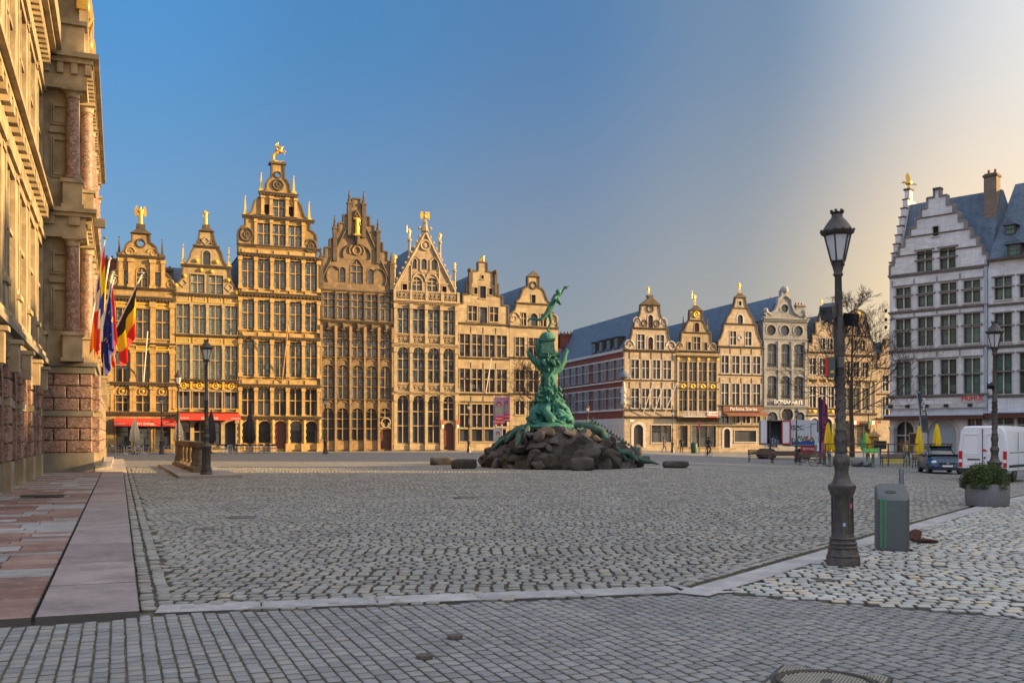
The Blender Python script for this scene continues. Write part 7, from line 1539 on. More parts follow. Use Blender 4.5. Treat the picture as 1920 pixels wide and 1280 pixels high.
text(lo, 'ISPC', X(1487), -1.24, Zt(801.5), .52, plain('blue black lettering', (.01,.02,.05)), sx=1.15); m_ = MB(); m_.prism([(X(1478),Zt(806)),(X(1487),Zt(807)),(X(1495),Zt(805)),(X(1487),Zt(806))], -1.22,-1.21); m_.prism([(X(1502),Zt(801)),(X(1516),Zt(799.5)),(X(1516),Zt(799)),(X(1502),Zt(800.4))], -1.22,-1.21); m_.build('printed_swoosh', plain('blue swoosh', (.03,.1,.4)), lo)
m_ = MB(); m_.box(X(1415),X(1519),-1.0,1.0,.45,.62); m_.build('chassis', M['plastic'], lo)
for x in (1433,1440,1505): 
    for y in (-.95,.95):
        o = MB().lathe([(.3,-.14),(.46,-.14),(.48,0),(.46,.14),(.3,.14)], (0,0,0), 20).build('wheel', M['black'], lo, 40, (X(x),y,.48), (PI/2,0,0))
m_ = MB(); m_.box(X(1525),X(1550),-1.1,1.1,.5,2.4); m_.box(X(1527)+1.2-1.2,X(1548),-1.105,1.105,1.5,2.2,1); m_.build('cab', [wht, M['car_glass']], lo)
# ================================================================ BENCHES
bn = thing('bench', 'x', 'bench'); wood_b = plain('brown slatted wood', (.12,.075,.06), .65, var=.35, scale=5); W = .85
m_ = MB(); 
for y in (-.22,-.1,.02,.14): m_.box(-W,W,y,y+.1,.42,.455)
m_.build('seat', wood_b, bn); m_ = MB()
for z in (.55,.67,.79): m_.box(-W,W,.25+(z-.55)*.25,.28+(z-.55)*.25,z,z+.1)
m_.build('backrest', wood_b, bn)
for q in (-1,1):
    m_ = MB(); m_.tube([(q*.78,-.28,0),(q*.78,-.24,.42),(q*.78,-.26,.64),(q*.78,.1,.66),(q*.78,.27,.62)], .022, 6); m_.tube([(q*.78,.36,0),(q*.78,.24,.42),(q*.78,.36,.9)], .025, 6); m_.tube([(q*.78,-.24,.42),(q*.78,.24,.42)], .02, 6); m_.build('side_frame', M['iron'], bn)
def gp(px, py, Y): q = at(px, Y); return q
place_copies(bn, [(at(1426,70), R(-6), 'brown slatted bench at the left end of the row, below the open lorry'), (at(1471,67.5), R(-6), 'brown slatted bench in the middle in front of the lorry artwork'), (at(1523,65), R(-6), 'brown slatted bench next to the bicycle and grey bollard'),
  (at(1675,67), R(-4), 'brown slatted bench right of the green banner, in front of the terrace fence'), (at(1737,65), R(-4), 'brown slatted bench beside the parked dark blue car')], 'slatted benches along the edge of the square')
# ================================================================ PARASOLS
def parasol(name_col, zc0, zc1, r_, label, loc, m, flare=0, polez=None, cat='parasol'):
    t = thing('parasol', label, cat, loc, rnd.uniform(0,6)); c = MB(); n_ = 24; prof = [(0,.55,),(.12,1.0),(.5,.85),(.85,.45),(1.0,.06)]; vs = []
    if flare: prof = [(0,1.25),(.25,1.0),(.5,.8),(.7,.75),(.72,1.15),(.85,.75),(1.0,.05)]
    for f_, k_ in prof:
        for i in range(n_): a = TAU*i/n_; q = r_*k_*(1+.22*math.cos(a*6)); vs.append((q*math.cos(a), q*math.sin(a), zc0+(zc1-zc0)*f_))
    c.add(vs, [(j*n_+i,j*n_+(i+1)%n_,(j+1)*n_+(i+1)%n_,(j+1)*n_+i) for j in range(len(prof)-1) for i in range(n_)]); 
    if isinstance(m, list): c.m = [int((i%n_)/n_*len(m)) for i in range(len(c.f))]
    c.build('folded_cloth', m, t, 60); MB().lathe([(.03,0),(.03,zc1+.08),(.045,zc1+.12),(.0,zc1+.16)], (0,0,0), 8).build('pole', M['white_paint'] if name_col == 'beige' else M['iron'], t, 40); MB().lathe([(.3,0),(.3,.05),(.06,.08),(.05,.25)], (0,0,0), 14).build('foot', M['iron'], t, 30); return t
def npos(px, off): q = NORTH.pos(px, off); return (q.x, q.y, 0)
beige = plain('beige parasol cloth', (.52,.45,.35), .85, var=.15); blackc = plain('black parasol cloth', (.018,.018,.02), .8); yel = plain('yellow parasol cloth', (.75,.52,.01), .75, var=.15); brownc = plain('ochre parasol cloth', (.42,.25,.09), .85)
PG = 'folded parasols of the cafe terraces'
for a in (('beige',.95,3.0,.42,'folded beige parasol in front of the left red awning', npos(247.5,8), beige), ('beige',.95,2.95,.42,'folded beige parasol between the two red awnings', npos(323.5,8), beige),
          ('black',.9,3.8,.4,'folded black parasol mostly hidden behind the balustrade lamp', npos(380,8), blackc), ('black',.9,3.75,.42,'tall folded black parasol at the right end of the red awning', npos(450,7), blackc)): parasol(*a)['group'] = PG
for a in (('yellow',.9,3.1,.26,'folded yellow parasol right beside the purple feather banner', at(1552.5,72), yel), ('yellow',.9,3.1,.26,'folded yellow parasol just left of the large lamp post', at(1566,71.5), yel), ('yellow',.75,2.9,.28,'folded yellow parasol partly behind the leaning dark feather flag', at(1724,70), yel), ('yellow',.75,3.05,.28,'folded yellow parasol standing alone before the metal shutter', at(1757,70), yel),
          ('brown',.9,2.55,.42,'folded ochre parasol with a flounce right of the rainbow one', at(1639,78), brownc, 1), ('rain',.9,2.45,.36,'rainbow striped folded parasol right of the bare tree', at(1624,78), [plain('stripe green', (.05,.4,.1)), plain('stripe yellow', (.7,.55,.02)), plain('stripe red', (.55,.03,.03)), plain('stripe blue', (.02,.1,.45))]), ('white',.9,2.6,.4,'folded white parasol behind the van, the left one of two', at(1899,60), M['white_paint']), ('white',.9,2.6,.4,'folded white parasol behind the van, the right one of two', at(1912,60), M['white_paint'])): parasol(*a)['group'] = PG
# yellow plastic skirts at the feet (sandbag covers)
# ================================================================ CAFE CHAIRS AND TABLES
ch = thing('cafe_chair', 'x', 'chair'); alu = plain('bright aluminium tube', (.72,.72,.72), .3, .8, bump=0); weave = plain('black woven seat', (.02,.018,.018), .7)
m_ = MB(); m_.box(-.22,.22,-.22,.22,.42,.46); m_.build('seat', weave, ch); m_ = MB(); m_.add([], []); 
m_.tube([(-.23,.18,.72),(-.12,.25,.75),(.12,.25,.75),(.23,.18,.72)], .09, 6); m_.build('backrest', weave, ch)
for q in (-1,1):
    m_ = MB(); m_.tube([(q*.25,-.24,0),(q*.25,-.22,.66),(q*.26,.0,.68),(q*.25,.2,.78)], .016, 5); m_.tube([(q*.25,.28,0),(q*.24,.2,.78)], .016, 5); m_.tube([(q*.24,-.2,.42),(q*.24,.2,.42)], .012, 5); m_.build('side_frame', alu, ch)
tb = thing('cafe_table', 'x', 'table'); MB().lathe([(.34,.72),(.35,.74),(.34,.76)], (0,0,0), 18).build('tabletop', weave, tb, 30); m_ = MB(); m_.tube([(0,0,.02),(0,0,.72)], .03, 8); 
for i in range(4): a = TAU*i/4+.4; m_.tube([(0,0,.1),(.3*math.cos(a),.3*math.sin(a),.0)], .018, 5)
m_.build('leg', alu, tb)
rg = random.Random(8); cs = []; ts = []; left_l = ['leftmost chair by the beige parasols','second chair from the left by the beige parasols','third chair from the left by the beige parasols','fourth chair from the left by the beige parasols','fifth chair from the left by the beige parasols','chair close left of the farther beige parasol','chair under the farther beige parasol','chair nearest the balustrade by the beige parasols']
for i, px in enumerate((210,222,239,253,268,292,305,318)): q = npos(px, 8.5+rg.uniform(-.6,.6)); cs.append((q, rg.uniform(-2,2), 'black cafe chair with aluminium legs, '+left_l[i]))
ords = ['first','second','third','fourth','fifth','sixth','seventh','eighth','ninth','tenth']
for r_, (off, wd_) in enumerate(((8.3,'front'),(6.6,'back'))):
    for i in range(10): px = 399+i*9.8+r_*4; q = npos(px, off+rg.uniform(-.25,.25)); cs.append((q, rg.uniform(-3,3), f'black cafe chair, {ords[i]} from the left in the {wd_} row by the black parasol'))
place_copies(ch, cs, 'black cafe chairs under the red awnings')
for i, px in enumerate((229,262,312)): ts.append((npos(px,9.2), 0, f'round black cafe table by the beige parasols, {ords[i]} from the left'))
for i, px in enumerate((406,426,446,466,484)): ts.append((npos(px,7.5), 0, f'round black cafe table among the chairs by the black parasol, {ords[i]} from the left'))
place_copies(tb, ts, 'round tables under the red awnings')
# ================================================================ FLAGS ON THE TOWN HALL
def flag(label, base, tip, h0, h1, drop, cell, mats, shrink=.45, wave=.12, seed=0, nu=14, nv=30, lean=(0,0)):
    t = thing('flag', label, 'flag', base); B, T = Vector(base), Vector(tip); P = lambda s_: (T-B)*s_
    MB().tube([(0,0,0), T-B], .035, 8).build('flagpole', M['white_paint'] if 'Antwerp' not in label else M['white_paint'], t, 40); MB().lathe([(0,-.06),(.09,0),(.1,.05),(0,.1)], T-B, 10).build('finial', M['zinc'], t, 40)
    mb = MB(); c0 = P((h0+h1)/2); vs = []
    for j in range(nv+1):
        v = j/nv
        for i in range(nu+1):
            u = i/nu; p = P(h1+(h0-h1)*u); d_ = drop*v*(1-.25*abs(u-.5)+.1*math.sin(seed+u*5)); k_ = 1-shrink*min(1,v*1.6)
            p = c0+(p-c0)*Vector((k_,k_,1-.25*v)) if 0 else Vector((c0.x+(p.x-c0.x)*k_, c0.y+(p.y-c0.y)*k_, p.z-(p.z-c0.z)*.5*v)); w_ = wave*min(1,v*2.5+.1); a = u*13+seed+v*1.5
            vs.append((p.x+w_*.45*math.cos(a)+lean[0]*v, p.y+w_*math.sin(a)+lean[1]*v, p.z-d_))
    fs = []; ms = []
    for j in range(nv):
        for i in range(nu): fs.append((j*(nu+1)+i,j*(nu+1)+i+1,(j+1)*(nu+1)+i+1,(j+1)*(nu+1)+i)); ms.append(cell((i+.5)/nu,(j+.5)/nv))
    mb.add(vs, fs); mb.m = ms; mb.build('cloth', mats, t, 180)
    return t
fr_, fy_, fb_, fw_, fk_, fo_ = [plain(n_, c_, .75, var=.08, bump=.05) for n_, c_ in (('flag red',(.62,.03,.025)),('flag yellow',(.78,.52,.02)),('flag blue',(.03,.05,.32)),('flag white',(.72,.66,.62)),('flag black',(.02,.018,.018)),('flag orange',(.75,.16,.02)))]
for m_ in (fr_, fy_, fb_, fw_, fk_, fo_):      # thin cloth lets some light through
    t_ = m_.node_tree; b_ = t_.nodes['Principled BSDF']; tr_ = t_.nodes.new('ShaderNodeBsdfTranslucent'); t_.links.new(b_.inputs['Base Color'].links[0].from_socket, tr_.inputs[0]); mx_ = t_.nodes.new('ShaderNodeMixShader'); mx_.inputs[0].default_value = .4
    t_.links.new(b_.outputs[0], mx_.inputs[1]); t_.links.new(tr_.outputs[0], mx_.inputs[2]); t_.links.new(mx_.outputs[0], t_.nodes['Material Output'].inputs[0])
FGR = 'flags hanging from the town hall front'
A_ = [fr_,fy_,fb_,fw_,fo_]
f = flag('city flag in red, yellow, blue and white squares on the leftmost pole', at(172,43.3,600), at(197,42.6,447), .30, .95, 3.7, lambda u, v: [[0,1,2,3],[1,2,3,0],[2,3,0,4],[3,0,4,4]][min(3,int(u*4*.99))][min(3,int(v*4))], A_, -.45, .10, 1, lean=(-.1,-.15)); f['group'] = FGR
f = flag('narrow yellow flag between the city flag and the blue one', at(181,44.6,635), at(205.5,44.4,486), .45, .95, 3.3, lambda u, v: 0 if v < .62 else 1, [fy_,fo_], .35, .12, 2, lean=(-.35,0)); f['group'] = FGR
f = flag('blue flag with a ring of yellow stars hanging limp', at(188,46,640), at(211,46,512), .30, .95, 3.2, lambda u, v: 1 if (int(u*14)*7+int(v*30)*3)%29 < 2 and .12 < v < .7 else 0, [fb_,fy_], .05, .16, 3, lean=(.1,0)); f['group'] = FGR
f = flag('red and white flag just behind the blue one', at(191,47.5,640), at(213.5,47.5,522), .4, .95, 3.0, lambda u, v: 0 if u < .45 or v > .9 else 1, [fr_,fw_], .3, .1, 5, lean=(.2,0)); f['group'] = FGR
f = flag('black, yellow and red tricolour hanging from the slanting pole in the open', at(200,49,652), at(267,48.5,513), .22, .90, 2.5, lambda u, v: 0 if v < .30 else (1 if v < .68 else 2), [fk_,fy_,fr_], .35, .16, 4, lean=(.05,0)); f['group'] = FGR
# ================================================================ POSTERS, FEATHER BANNERS, SIGNS
pk_, pw_, sk_, hr_, gn_ = plain('poster magenta', (.6,.015,.06)), plain('poster pale blue', (.42,.42,.5)), plain('printed skin', (.5,.27,.18)), plain('printed hair', (.09,.04,.02)), plain('printed green dress', (.2,.42,.27))
pbk = plain('poster lilac', (.42,.22,.36))
def girl(mb, x, z, s_, y, lean=0):
    e = lambda cx, cz, rx, rz_, mi, dy: mb.add([(x+cx*s_+rx*s_*math.cos(TAU*i/14), y-dy, z+cz*s_+rz_*s_*math.sin(TAU*i/14)) for i in range(14)], [tuple(range(14))], mi)
    e(0,.0,.42,.36,4,.004); e(0,.72,.30,.34,3,.006); e(0,.64,.21,.27,2,.008); e(-.3,-.05,.12,.2,2,.01); e(.3,-.05,.12,.2,2,.011); e(-.08,.68,.03,.03,3,.012); e(.08,.68,.03,.03,3,.012); e(0,.53,.07,.025,0,.012)
def poster(label, px, Y, ytop, ybot, w_px, kind, rz=0, pole=True):
    p = at(px, Y); k_ = Y/FPX; zt_, zb_ = CAMH+(HOR-ytop)*k_-p.z, CAMH+(HOR-ybot)*k_-p.z; w_ = w_px*k_; t = thing('poster_banner', label, 'banner', p, rz)
    if pole: MB().tube([(-w_/2-.06,0.03,0),(-w_/2-.06,.03,zt_+.15)], .035, 6).build('pole', M['zinc'], t)
    mb = MB(); h_ = zt_-zb_; mb.box(-w_/2,w_/2,-.01,.02,zb_+h_*.3 if kind == 'flag' else zb_,zt_,5 if kind == 'flag' else 1)
    if kind == 'flag': mb.box(-w_/2,w_/2,-.011,.02,zb_,zb_+h_*.3-.003,0); girl(mb, 0, zb_+h_*.5, w_*.72*1.3, -.012); mb.box(w_/2-.25,w_/2-.1,-.014,-.01,zt_-.25,zt_-.1,0)
    else: mb.box(-w_/2,w_/2,-.012,-.009,zb_,zb_+.09,0); mb.box(w_/2-.2,w_/2-.06,-.014,-.01,zt_-.2,zt_-.06,0); girl(mb, 0, zb_+h_*.42, w_*.8, -.012); mb.box(-w_*.35,w_*.35,-.014,-.01,zb_+.2,zb_+.24,3); mb.box(-w_*.3,w_*.3,-.014,-.01,zb_+.3,zb_+.34,3)
    f_ = mb.build('printed_sheet', [pk_, pw_, sk_, hr_, gn_, pbk], t)
    if kind == 'flag':
        for i in range(3): text(f_, 'Salon\nChocolat' if i == 0 else '', 0, -.03, zb_+h_*.15, .32, M['white_paint'], ext=.005) if i == 0 else None
    else: m_ = MB(); m_.box(-w_*.72,w_*.72,-.3,.3,0,zb_-.05); m_.build('weighted_base', plain('grey blue base', (.13,.17,.21)), t)
    return t
poster('pink hanging banner with a girl in green, on the left pole above the white poster', 935.5, 96.5, 744, 795, 17, 'flag'); poster('tilted pink hanging banner with a girl in green, the right of the two', 949.5, 97, 744, 790, 14, 'flag', R(-15)); poster('white poster of a girl in green standing on a grey blue base', 933.5, 96, 802, 837.5, 17, 'board', 0, False)
def feather(label, base, tip, wid, m, lowmats=None, letters=None, frac=.45, z_text=None):
    B, T = Vector(base), Vector(tip); d_ = T-B; t = thing('feather_banner', label, 'banner', base); MB().tube([(0,0,0), d_*.98, d_+Vector((wid*.5,0,.02))], .025, 6).build('pole', M['zinc'], t)
    mb = MB(); n_ = 16; vs = []
    for i in range(n_+1): s_ = frac+(1-frac)*i/n_; p = d_*s_; ww = wid*(1 if i < n_-2 else .8-.25*(i-n_+2)); vs += [(p.x+.02,p.y,p.z),(p.x+ww,p.y+.06*math.sin(i*.7),p.z-.1 if i else p.z-.05)]
    mb.add(vs, [(2*i,2*i+1,2*i+3,2*i+2) for i in range(n_)]+[(2*i+2,2*i+3,2*i+1,2*i) for i in range(0)]); c = mb.build('cloth', m, t, 180)
    if letters: text(c, letters[0], (d_*letters[2]).x+wid*.55, -.05, (d_*letters[2]).z, letters[1], letters[3], ext=.004, rot=(PI/2, PI/2, 0))
    MB().lathe([(.28,0),(.28,.06),(.05,.08)], (0,0,0), 12).build('foot', M['iron'], t); return t
feather('purple feather banner with pink lettering in front of the arched shopfront', at(1537,74), at(1533.5,74)+Vector((0,0,5.0)), .72, plain('dark purple banner', (.05,.02,.055)), letters=('Divino GELATO', .42, .68, plain('pink letters', (.65,.03,.25))), frac=.36)
o = MB().box(-.14,.14,-.01,.01,.35,1.75).build('red_banner', M['red_paint'], None); o.location = at(1545,73.5); tag(o, 'narrow red strip hanging under the purple banner', 'banner'); o = MB().box(-.09,.09,-.01,.01,.35,1.7).build('blue_banner', fb_, None); o.location = at(1538.5,73.4); tag(o, 'narrow blue strip hanging beside the red one', 'banner')
p0 = at(1738,56); feather('dark feather flag with white print leaning left of the car', p0, at(1719,56,735), .42, plain('dark grey banner', (.05,.05,.06)), letters=('PRIMUS', .3, .82, M['white_paint']), frac=.5)
# ================================================================ TERRACE FENCE, GREEN BOARD, BOLLARDS
fe = thing('terrace_fence', 'low brown post and rail fence with pale panels round the cafe terrace', 'fence', at(1660, 70), R(-3)); wl = 14.5
x0_, x1_ = -4.2, 4.6
for i in range(7): x = x0_+(x1_-x0_)*i/6; MB().box(x-.05,x+.05,-.05,.05,0,1.6).build('post', wood_b, fe)
for z in (1.55,1.0): MB().box(x0_,x1_,-.03,.03,z-.04,z+.04).build('rail', wood_b, fe)
MB().box(x0_,x1_,-.02,.02,.12,.62).build('panel', plain('pale green terrace panel', (.30,.34,.27), .6, var=.3, scale=1), fe); MB().box(-.2,1.3,-.04,-.025,.2,.5).build('yellow_panel', plain('yellow panel', (.6,.5,.12)), fe)
gb = thing('barrier_board', 'bright green printed board on a low barrier beside the bare tree', 'board', at(1633.5, 66), 0); m_ = MB(); m_.box(-.55,.55,-.02,.02,.95,1.28); g_ = m_.build('board', plain('bright green', (.10,.45,.03)), gb); text(g_, 'Velo Citroen', 0, -.03, 1.12, .17, M['white_paint'], ext=.004)
for q in (-.5,.5): MB().box(q-.04,q+.04,-.04,.04,0,1.3).build('leg', M['zinc'], gb)
for px, Y, lab in ((1555.5,64,'grey bollard leaning place of the bicycle left of the large lamp'),(1637,64.5,'grey bollard under the green board')):
    o = MB().lathe([(.13,0),(.13,.06),(.1,.1),(.09,.8),(.11,.84),(.06,.92)], (0,0,0), 12).build('bollard', plain('grey bollard paint', (.09,.10,.11), .5), None, 40); o.location = at(px,Y); tag(o, lab.replace('leaning place of','beside'), 'bollard', 'bollards along the square')
o = MB(); rock(o, 5, (0,0,.28), (.55,.4,.32), 0, 0, 3); rock(o, 6, (.7,0,.2), (.45,.4,.3), 0, 0, 3); o = o.build('covered_heap', plain('grey tarpaulin', (.13,.13,.14), .6), None, 40); o.location = at(1608,66); tag(o, 'grey heap under a tarpaulin at the foot of the bare tree', 'heap')
o = MB().box(-.38,.38,-.3,.3,1.1,1.75).box(-.04,.04,-.04,.04,0,1.1).box(-.3,.3,-.25,.25,0,.06).build('outdoor_screen', M['black'], None); o.location = at(1650.5,77); tag(o, 'black box shaped screen on a stand right of the ochre parasol', 'screen')
gbn = thing('waste_bin', 'dark green waste bin in front of the slender house with the balcony', 'waste bin', at(1301.5,112)); MB().lathe([(.3,0),(.36,.1),(.38,1.0),(.36,1.05)], (0,0,0), 14).build('bin_body', plain('dark green bin', (.02,.08,.06)), gbn, 30); MB().lathe([(.4,1.05),(.3,1.2),(.05,1.25)], (0,0,0), 14).build('lid', plain('dark green lid', (.015,.05,.04)), gbn, 30)
sp_ = thing('sign_post', 'thin dark post with a pink sign plate beside the cyclist', 'sign post', at(1311,111)); MB().tube([(0,0,0),(0,0,3.6)], .06, 6).build('post', M['iron'], sp_); MB().box(-.1,.1,-.06,-.02,2.7,3.6).build('plate', plain('pink plate', (.45,.05,.12)), sp_)
# ================================================================ BICYCLE, CARGO BOX
def bicycle(label, loc, rz, frame=M['iron']):
    b = thing('bicycle', label, 'bicycle', loc, rz)
    for x in (-.52,.52):
        m_ = MB(); m_.torus((x,0,.35), .34, .022, 26, 6); w_ = m_.build('wheel', M['black'], b); m_ = MB()
        for i in range(12): a = TAU*i/12; m_.tube([(x,0,.35),(x+.33*math.cos(a),0,.35+.33*math.sin(a))], .003, 3)
        m_.build('spokes', alu, w_)
    m_ = MB(); m_.tube([(-.52,0,.35),(-.08,0,.3),(-.2,0,.8),(.38,0,.78),(-.08,0,.3)], .018, 6); m_.tube([(-.2,0,.8),(-.52,0,.35)], .012, 5); m_.tube([(.52,0,.35),(.38,0,.78),(.36,0,.95)], .018, 6); m_.build('frame', frame, b)
    m_ = MB(); m_.tube([(.2,-.28,1.0),(.38,-.1,.97),(.38,.1,.97),(.2,.28,1.0)], .014, 6); m_.build('handlebar', frame, b); m_ = MB(); m_.tube([(-.22,0,.8),(-.24,0,.93)], .014, 6); m_.ball((-.24,0,.96), .1, 8, 0, (1.4,.9,.4)); m_.build('saddle', M['black'], b, 40); m_ = MB(); m_.torus((-.08,0,.3), .08, .01, 12, 5); m_.tube([(-.08,.06,.3),(0,.1,.18)], .01, 5); m_.tube([(-.08,-.06,.3),(-.16,-.1,.42)], .01, 5); m_.build('crank', M['iron'], b); return b
bicycle('parked black bicycle between the bench and the grey bollard', at(1541,63.2), R(4))
cbx = thing('cargo_tricycle', 'red cargo tricycle box with white lettering behind the middle benches', 'cargo tricycle', at(1514,76)); m_ = MB(); m_.box(-.45,.45,-.3,.3,.75,1.28); c_ = m_.build('cargo_box', plain('dark red box', (.35,.02,.03)), cbx); text(c_, 'ROYAL', 0, -.32, 1.05, .28, M['white_paint']); 
for x in (-.35,.35): MB().torus((x,0,.36), .33, .03, 20, 6).build('wheel', M['black'], cbx)
MB().tube([(.4,0,.8),(.9,0,.5),(.95,0,1.0)], .02, 6).build('frame', M['iron'], cbx)
# ================================================================ PEOPLE
def person(label, loc, rz, J, colors, scale=1.0, coat=False, extra=None):
    """colors: trousers, top, skin, hair"""
    mats = [plain('cloth '+str(rnd.random())[:6], c_, .8, bump=.1) for c_ in colors]
    t = thing('person', label, 'person', loc, rz); me = body('body', J, mats, scale, sub=1); zp = J['pel'][2]*scale
    neck = (J['nec'][2]+.03)*scale; lw_, rw_ = Vector(J['lw'])*scale, Vector(J['rw'])*scale
    for p_ in me.polygons:
        c = p_.center; p_.material_index = 2 if c.z > neck or (c-lw_).length < .09 or (c-rw_).length < .09 else (1 if c.z > zp-.02 else 0)
    link('body', me, t); h_ = Vector(J['hed'])*scale; m_ = MB(); m_.ball((h_.x, h_.y+.025, h_.z+.05), .115, 10, 0, (1,1,.95)); m_.build('hair', mats[3], t, 60)
    f_ = MB(); 
    for q in (-1,1): f_.ball((h_.x+q*.035, h_.y-.095, h_.z+.02), .012, 6, 0)
    f_.ball((h_.x, h_.y-.11, h_.z-.01), .016, 6, 1, (1,1,1.5)); f_.box(h_.x-.025,h_.x+.025,h_.y-.1,h_.y-.09,h_.z-.055,h_.z-.047,2); f_.build('face', [M['black'], mats[2], plain('lips', (.35,.1,.08))], t, 60)
    for nm_, J2 in (('lt','la'),('rt','ra')): a, c_ = Vector(J[J2])*scale, Vector(J[nm_])*scale; MB().tube([a+Vector((0,.03,-.03)), c_], [.05,.04], 8).build('shoe', M['black'], t, 60)
    hm = MB()
    for hk in ('lh','rh'):
        hp_ = Vector(J[hk])*scale; d_ = (hp_-Vector(J[hk[0]+'w'])*scale).normalized(); sd_ = d_.cross(Vector((0,1,0))).normalized() if abs(d_.y) < .9 else Vector((1,0,0))
        for i in range(4): b_ = hp_+sd_*(i-1.5)*.018; hm.tube([b_, b_+d_*.045, b_+d_*.075+Vector((0,-.02,0))], [.009,.008,.006], 5)
        hm.tube([hp_-d_*.02, hp_+sd_*.04+d_*.01, hp_+sd_*.045+d_*.04], .009, 5)
    hm.build('fingers', mats[2], t, 60); return t
person('walking person in a dark brown coat carrying a bag before the shop window', at(1245,114), R(70), stand(lk=(.1,-.22,.5), la=(.1,-.2,.1), lt=(.1,-.34,.06), rk=(-.1,.02,.48), ra=(-.1,.28,.12), rt=(-.1,.16,.04), le=(.25,-.1,1.12), lw=(.24,-.25,.95), lh=(.24,-.3,.9)), [(.05,.04,.04),(.11,.05,.04),(.4,.22,.16),(.03,.02,.015)])
person('person in black standing in the doorway holding something yellow', at(1278,116), R(-20), stand(le=(.28,-.1,1.15), lw=(.15,-.28,1.2), lh=(.1,-.32,1.25)), [(.02,.02,.025),(.03,.03,.035),(.4,.22,.16),(.02,.015,.01)])
person('person in a yellow top sitting by the pub door behind the terrace fence', at(1700,79), 0, stand(), [(.1,.1,.12),(.45,.35,.12),(.45,.25,.18),(.3,.12,.1)])
cyl = at(1328.5, 88); bicycle('bicycle ridden towards the camera across the square', cyl, R(-80))
person('cyclist in black riding towards the camera', cyl, R(8), stand(pel=(0,.22,.98),wai=(0,.2,1.12),che=(0,.1,1.36),nec=(0,.02,1.52),hed=(0,-.01,1.64),top=(0,-.01,1.74),ls=(.19,.1,1.43),le=(.27,-.05,1.2),lw=(.26,-.28,1.06),lh=(.25,-.33,1.03),rs=(-.19,.1,1.43),re=(-.27,-.05,1.2),rw=(-.26,-.28,1.06),rh=(-.25,-.33,1.03),lhip=(.1,.2,.93),lk=(.12,-.2,.78),la=(.11,-.02,.42),lt=(.11,-.16,.38),rhip=(-.1,.2,.93),rk=(-.12,-.1,.58),ra=(-.11,.1,.22),rt=(-.11,-.06,.16)), [(.02,.02,.025),(.025,.025,.03),(.4,.22,.16),(.02,.02,.02)])
# ================================================================ BARE TREES
def bare_tree(label, loc, H, spread, seed, trunk_r=.2, fork=.33, depth=6, side=None):
    t = thing('bare_tree', label, 'tree', loc); bark = plain('dark bark '+str(seed), (.06,.042,.038), .85, var=.4, scale=8, bump=.5); rg = random.Random(seed); tr = MB(); cr = MB()
    trunk = [Vector((0,0,-.1)), Vector((.05,0,H*.15)), Vector((-.03,.02,H*fork)), Vector((.0,.0,H*.55)), Vector((.05,-.03,H*.8)), Vector((-.05,0,H*.98))]
    tr.tube(trunk, [trunk_r*1.25,trunk_r,trunk_r*.85,trunk_r*.5,trunk_r*.25,trunk_r*.05], 10); tr.build('trunk', bark, t, 60)
    def grow(p, d_, l_, r_, lv):
        pts = [p]; q = p
        for i in range(3): d_ = (d_+Vector((rg.uniform(-.22,.22),rg.uniform(-.22,.22),rg.uniform(-.08,.2)))).normalized(); q = q+d_*l_/3; pts.append(q)
        cr.tube(pts, [r_,r_*.85,r_*.7,r_*.5], 5 if lv < 2 else 3, cap=False)
        if lv >= depth-1: return
        for k_ in range(3 if lv else 5):
            s_ = rg.uniform(.3,1.0); i_ = min(2,int(s_*3)); b = pts[i_].lerp(pts[i_+1], s_*3-i_ if s_ < 1 else 1); ax = Vector((rg.gauss(0,1),rg.gauss(0,1),rg.gauss(0,.6))).normalized(); grow(b, (d_*1.0+ax*.75).normalized(), l_*rg.uniform(.5,.75), max(r_*.55,.011), lv+1)
    nb = 28
    for i in range(nb):
        s_ = fork+(.92-fork)*(i/(nb-1))**1.1; z = H*s_; a = i*2.4+rg.uniform(-.3,.3); l_ = spread*(1.05-.75*(i/(nb-1)))*rg.uniform(.55,.8); d_ = Vector((math.cos(a), math.sin(a), .38+.5*i/nb)).normalized(); grow(Vector((0,0,z)), d_, l_, trunk_r*.27*(1-.6*i/nb), 0)
    cr.build('crown', bark, t); return t
bare_tree('large leafless tree behind the large lamp post, before the tall white house', at(1597,71), 12.2, 5.2, 5, .17, .3, 5)
bare_tree('leafless tree just left of the bronze fountain group', at(1004,92), 10.5, 3.3, 11, .13, .32, 5)
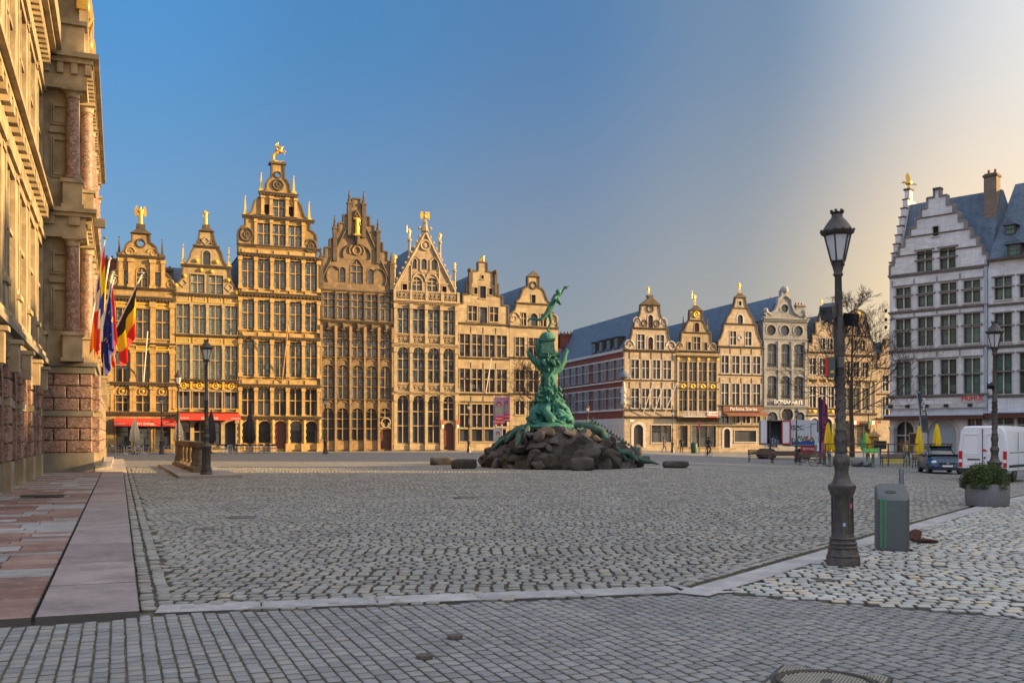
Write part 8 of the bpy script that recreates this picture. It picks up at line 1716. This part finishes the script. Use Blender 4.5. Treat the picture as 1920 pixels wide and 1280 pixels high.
# ================================================================ ROWS OUTSIDE THE FRAME THAT SHADE THE SQUARE
def plain_row(P, d_, lens, hs_, label):
    f = Face(0, 1, dirv=d_); f.P = Vector(P); u = 0
    for i, (l_, hh) in enumerate(zip(lens, hs_)):
        p = f.P+f.d*(u+l_/2); r_ = thing('gabled_house', label[i], 'house', (p.x,p.y,-.3), f.ang); hl = l_/2; holes = []; n_ = int(l_/2.4)
        for s_ in range(4):
            for k_ in range(n_):
                xc = -hl+(k_+.5)*l_/n_; holes.append([(xc+a,1.2+s_*3.3+b) for a, b in shape('rect',1.4,2.0)]); window(r_, xc, 1.2+s_*3.3, 1.4, 2.0, 'rect', 'cross', M['trim_pale'], M['glass_east'])
        mb = MB(); panel(mb, [(-hl,-1),(hl,-1),(hl,hh*.72),(0.6,hh),(-.6,hh),(-hl,hh*.72)], holes, 0, .5); mb.build('wall', M['cream_stone'], r_); mb = MB(); mb.box(-hl,hl,1.4,12,-1,hh*.72); mb.build('side_wall', M['cream_stone'], r_); mb = MB(); mb.prism([(-hl,hh*.72-.05),(hl,hh*.72-.05),(.4,hh-.3),(-.4,hh-.3)], .5, 12); mb.build('roof', M['slate'], r_); u += l_
plain_row((57.6,59), (.03,-1), [9,8.9], [14.5,15], ['low gabled house out of frame, %s in the gap' % s_ for s_ in ('first','second')])
tw = thing('shade_tower', 'slender unseen stone tower added out of frame to shade the town hall corner', 'tower', (64,40.4,-.3)); MB().box(-1.2,1.2,-.85,.85,-1,38).build('shaft', M['hall_stone'], tw); MB().lathe([(1.5,38),(1.2,39),(.1,50)], (0,0,0), 8).build('spire', M['slate'], tw)  # invented tower, added out of view to shade the side of the hall block
plain_row((58,41), (.05,-1), [9,9,9,9,9,9,9,9,9], [24,25,24,26,24,25,24,26,24], ['gabled house out of frame, %s in the row from the gap' % s_ for s_ in ('first','second','third','fourth','fifth','sixth','seventh','eighth','ninth')])
# ================================================================ lettering becomes plain mesh
bpy.context.view_layer.update(); dg = bpy.context.evaluated_depsgraph_get(); dg.update()
for o in [o for o in S.objects if o.type == 'FONT']:
    me = bpy.data.meshes.new_from_object(o.evaluated_get(dg)); n_ = link('lettering', me, o.parent, o.location.copy(), o.rotation_euler.copy()); n_.scale = o.scale; bpy.data.objects.remove(o)
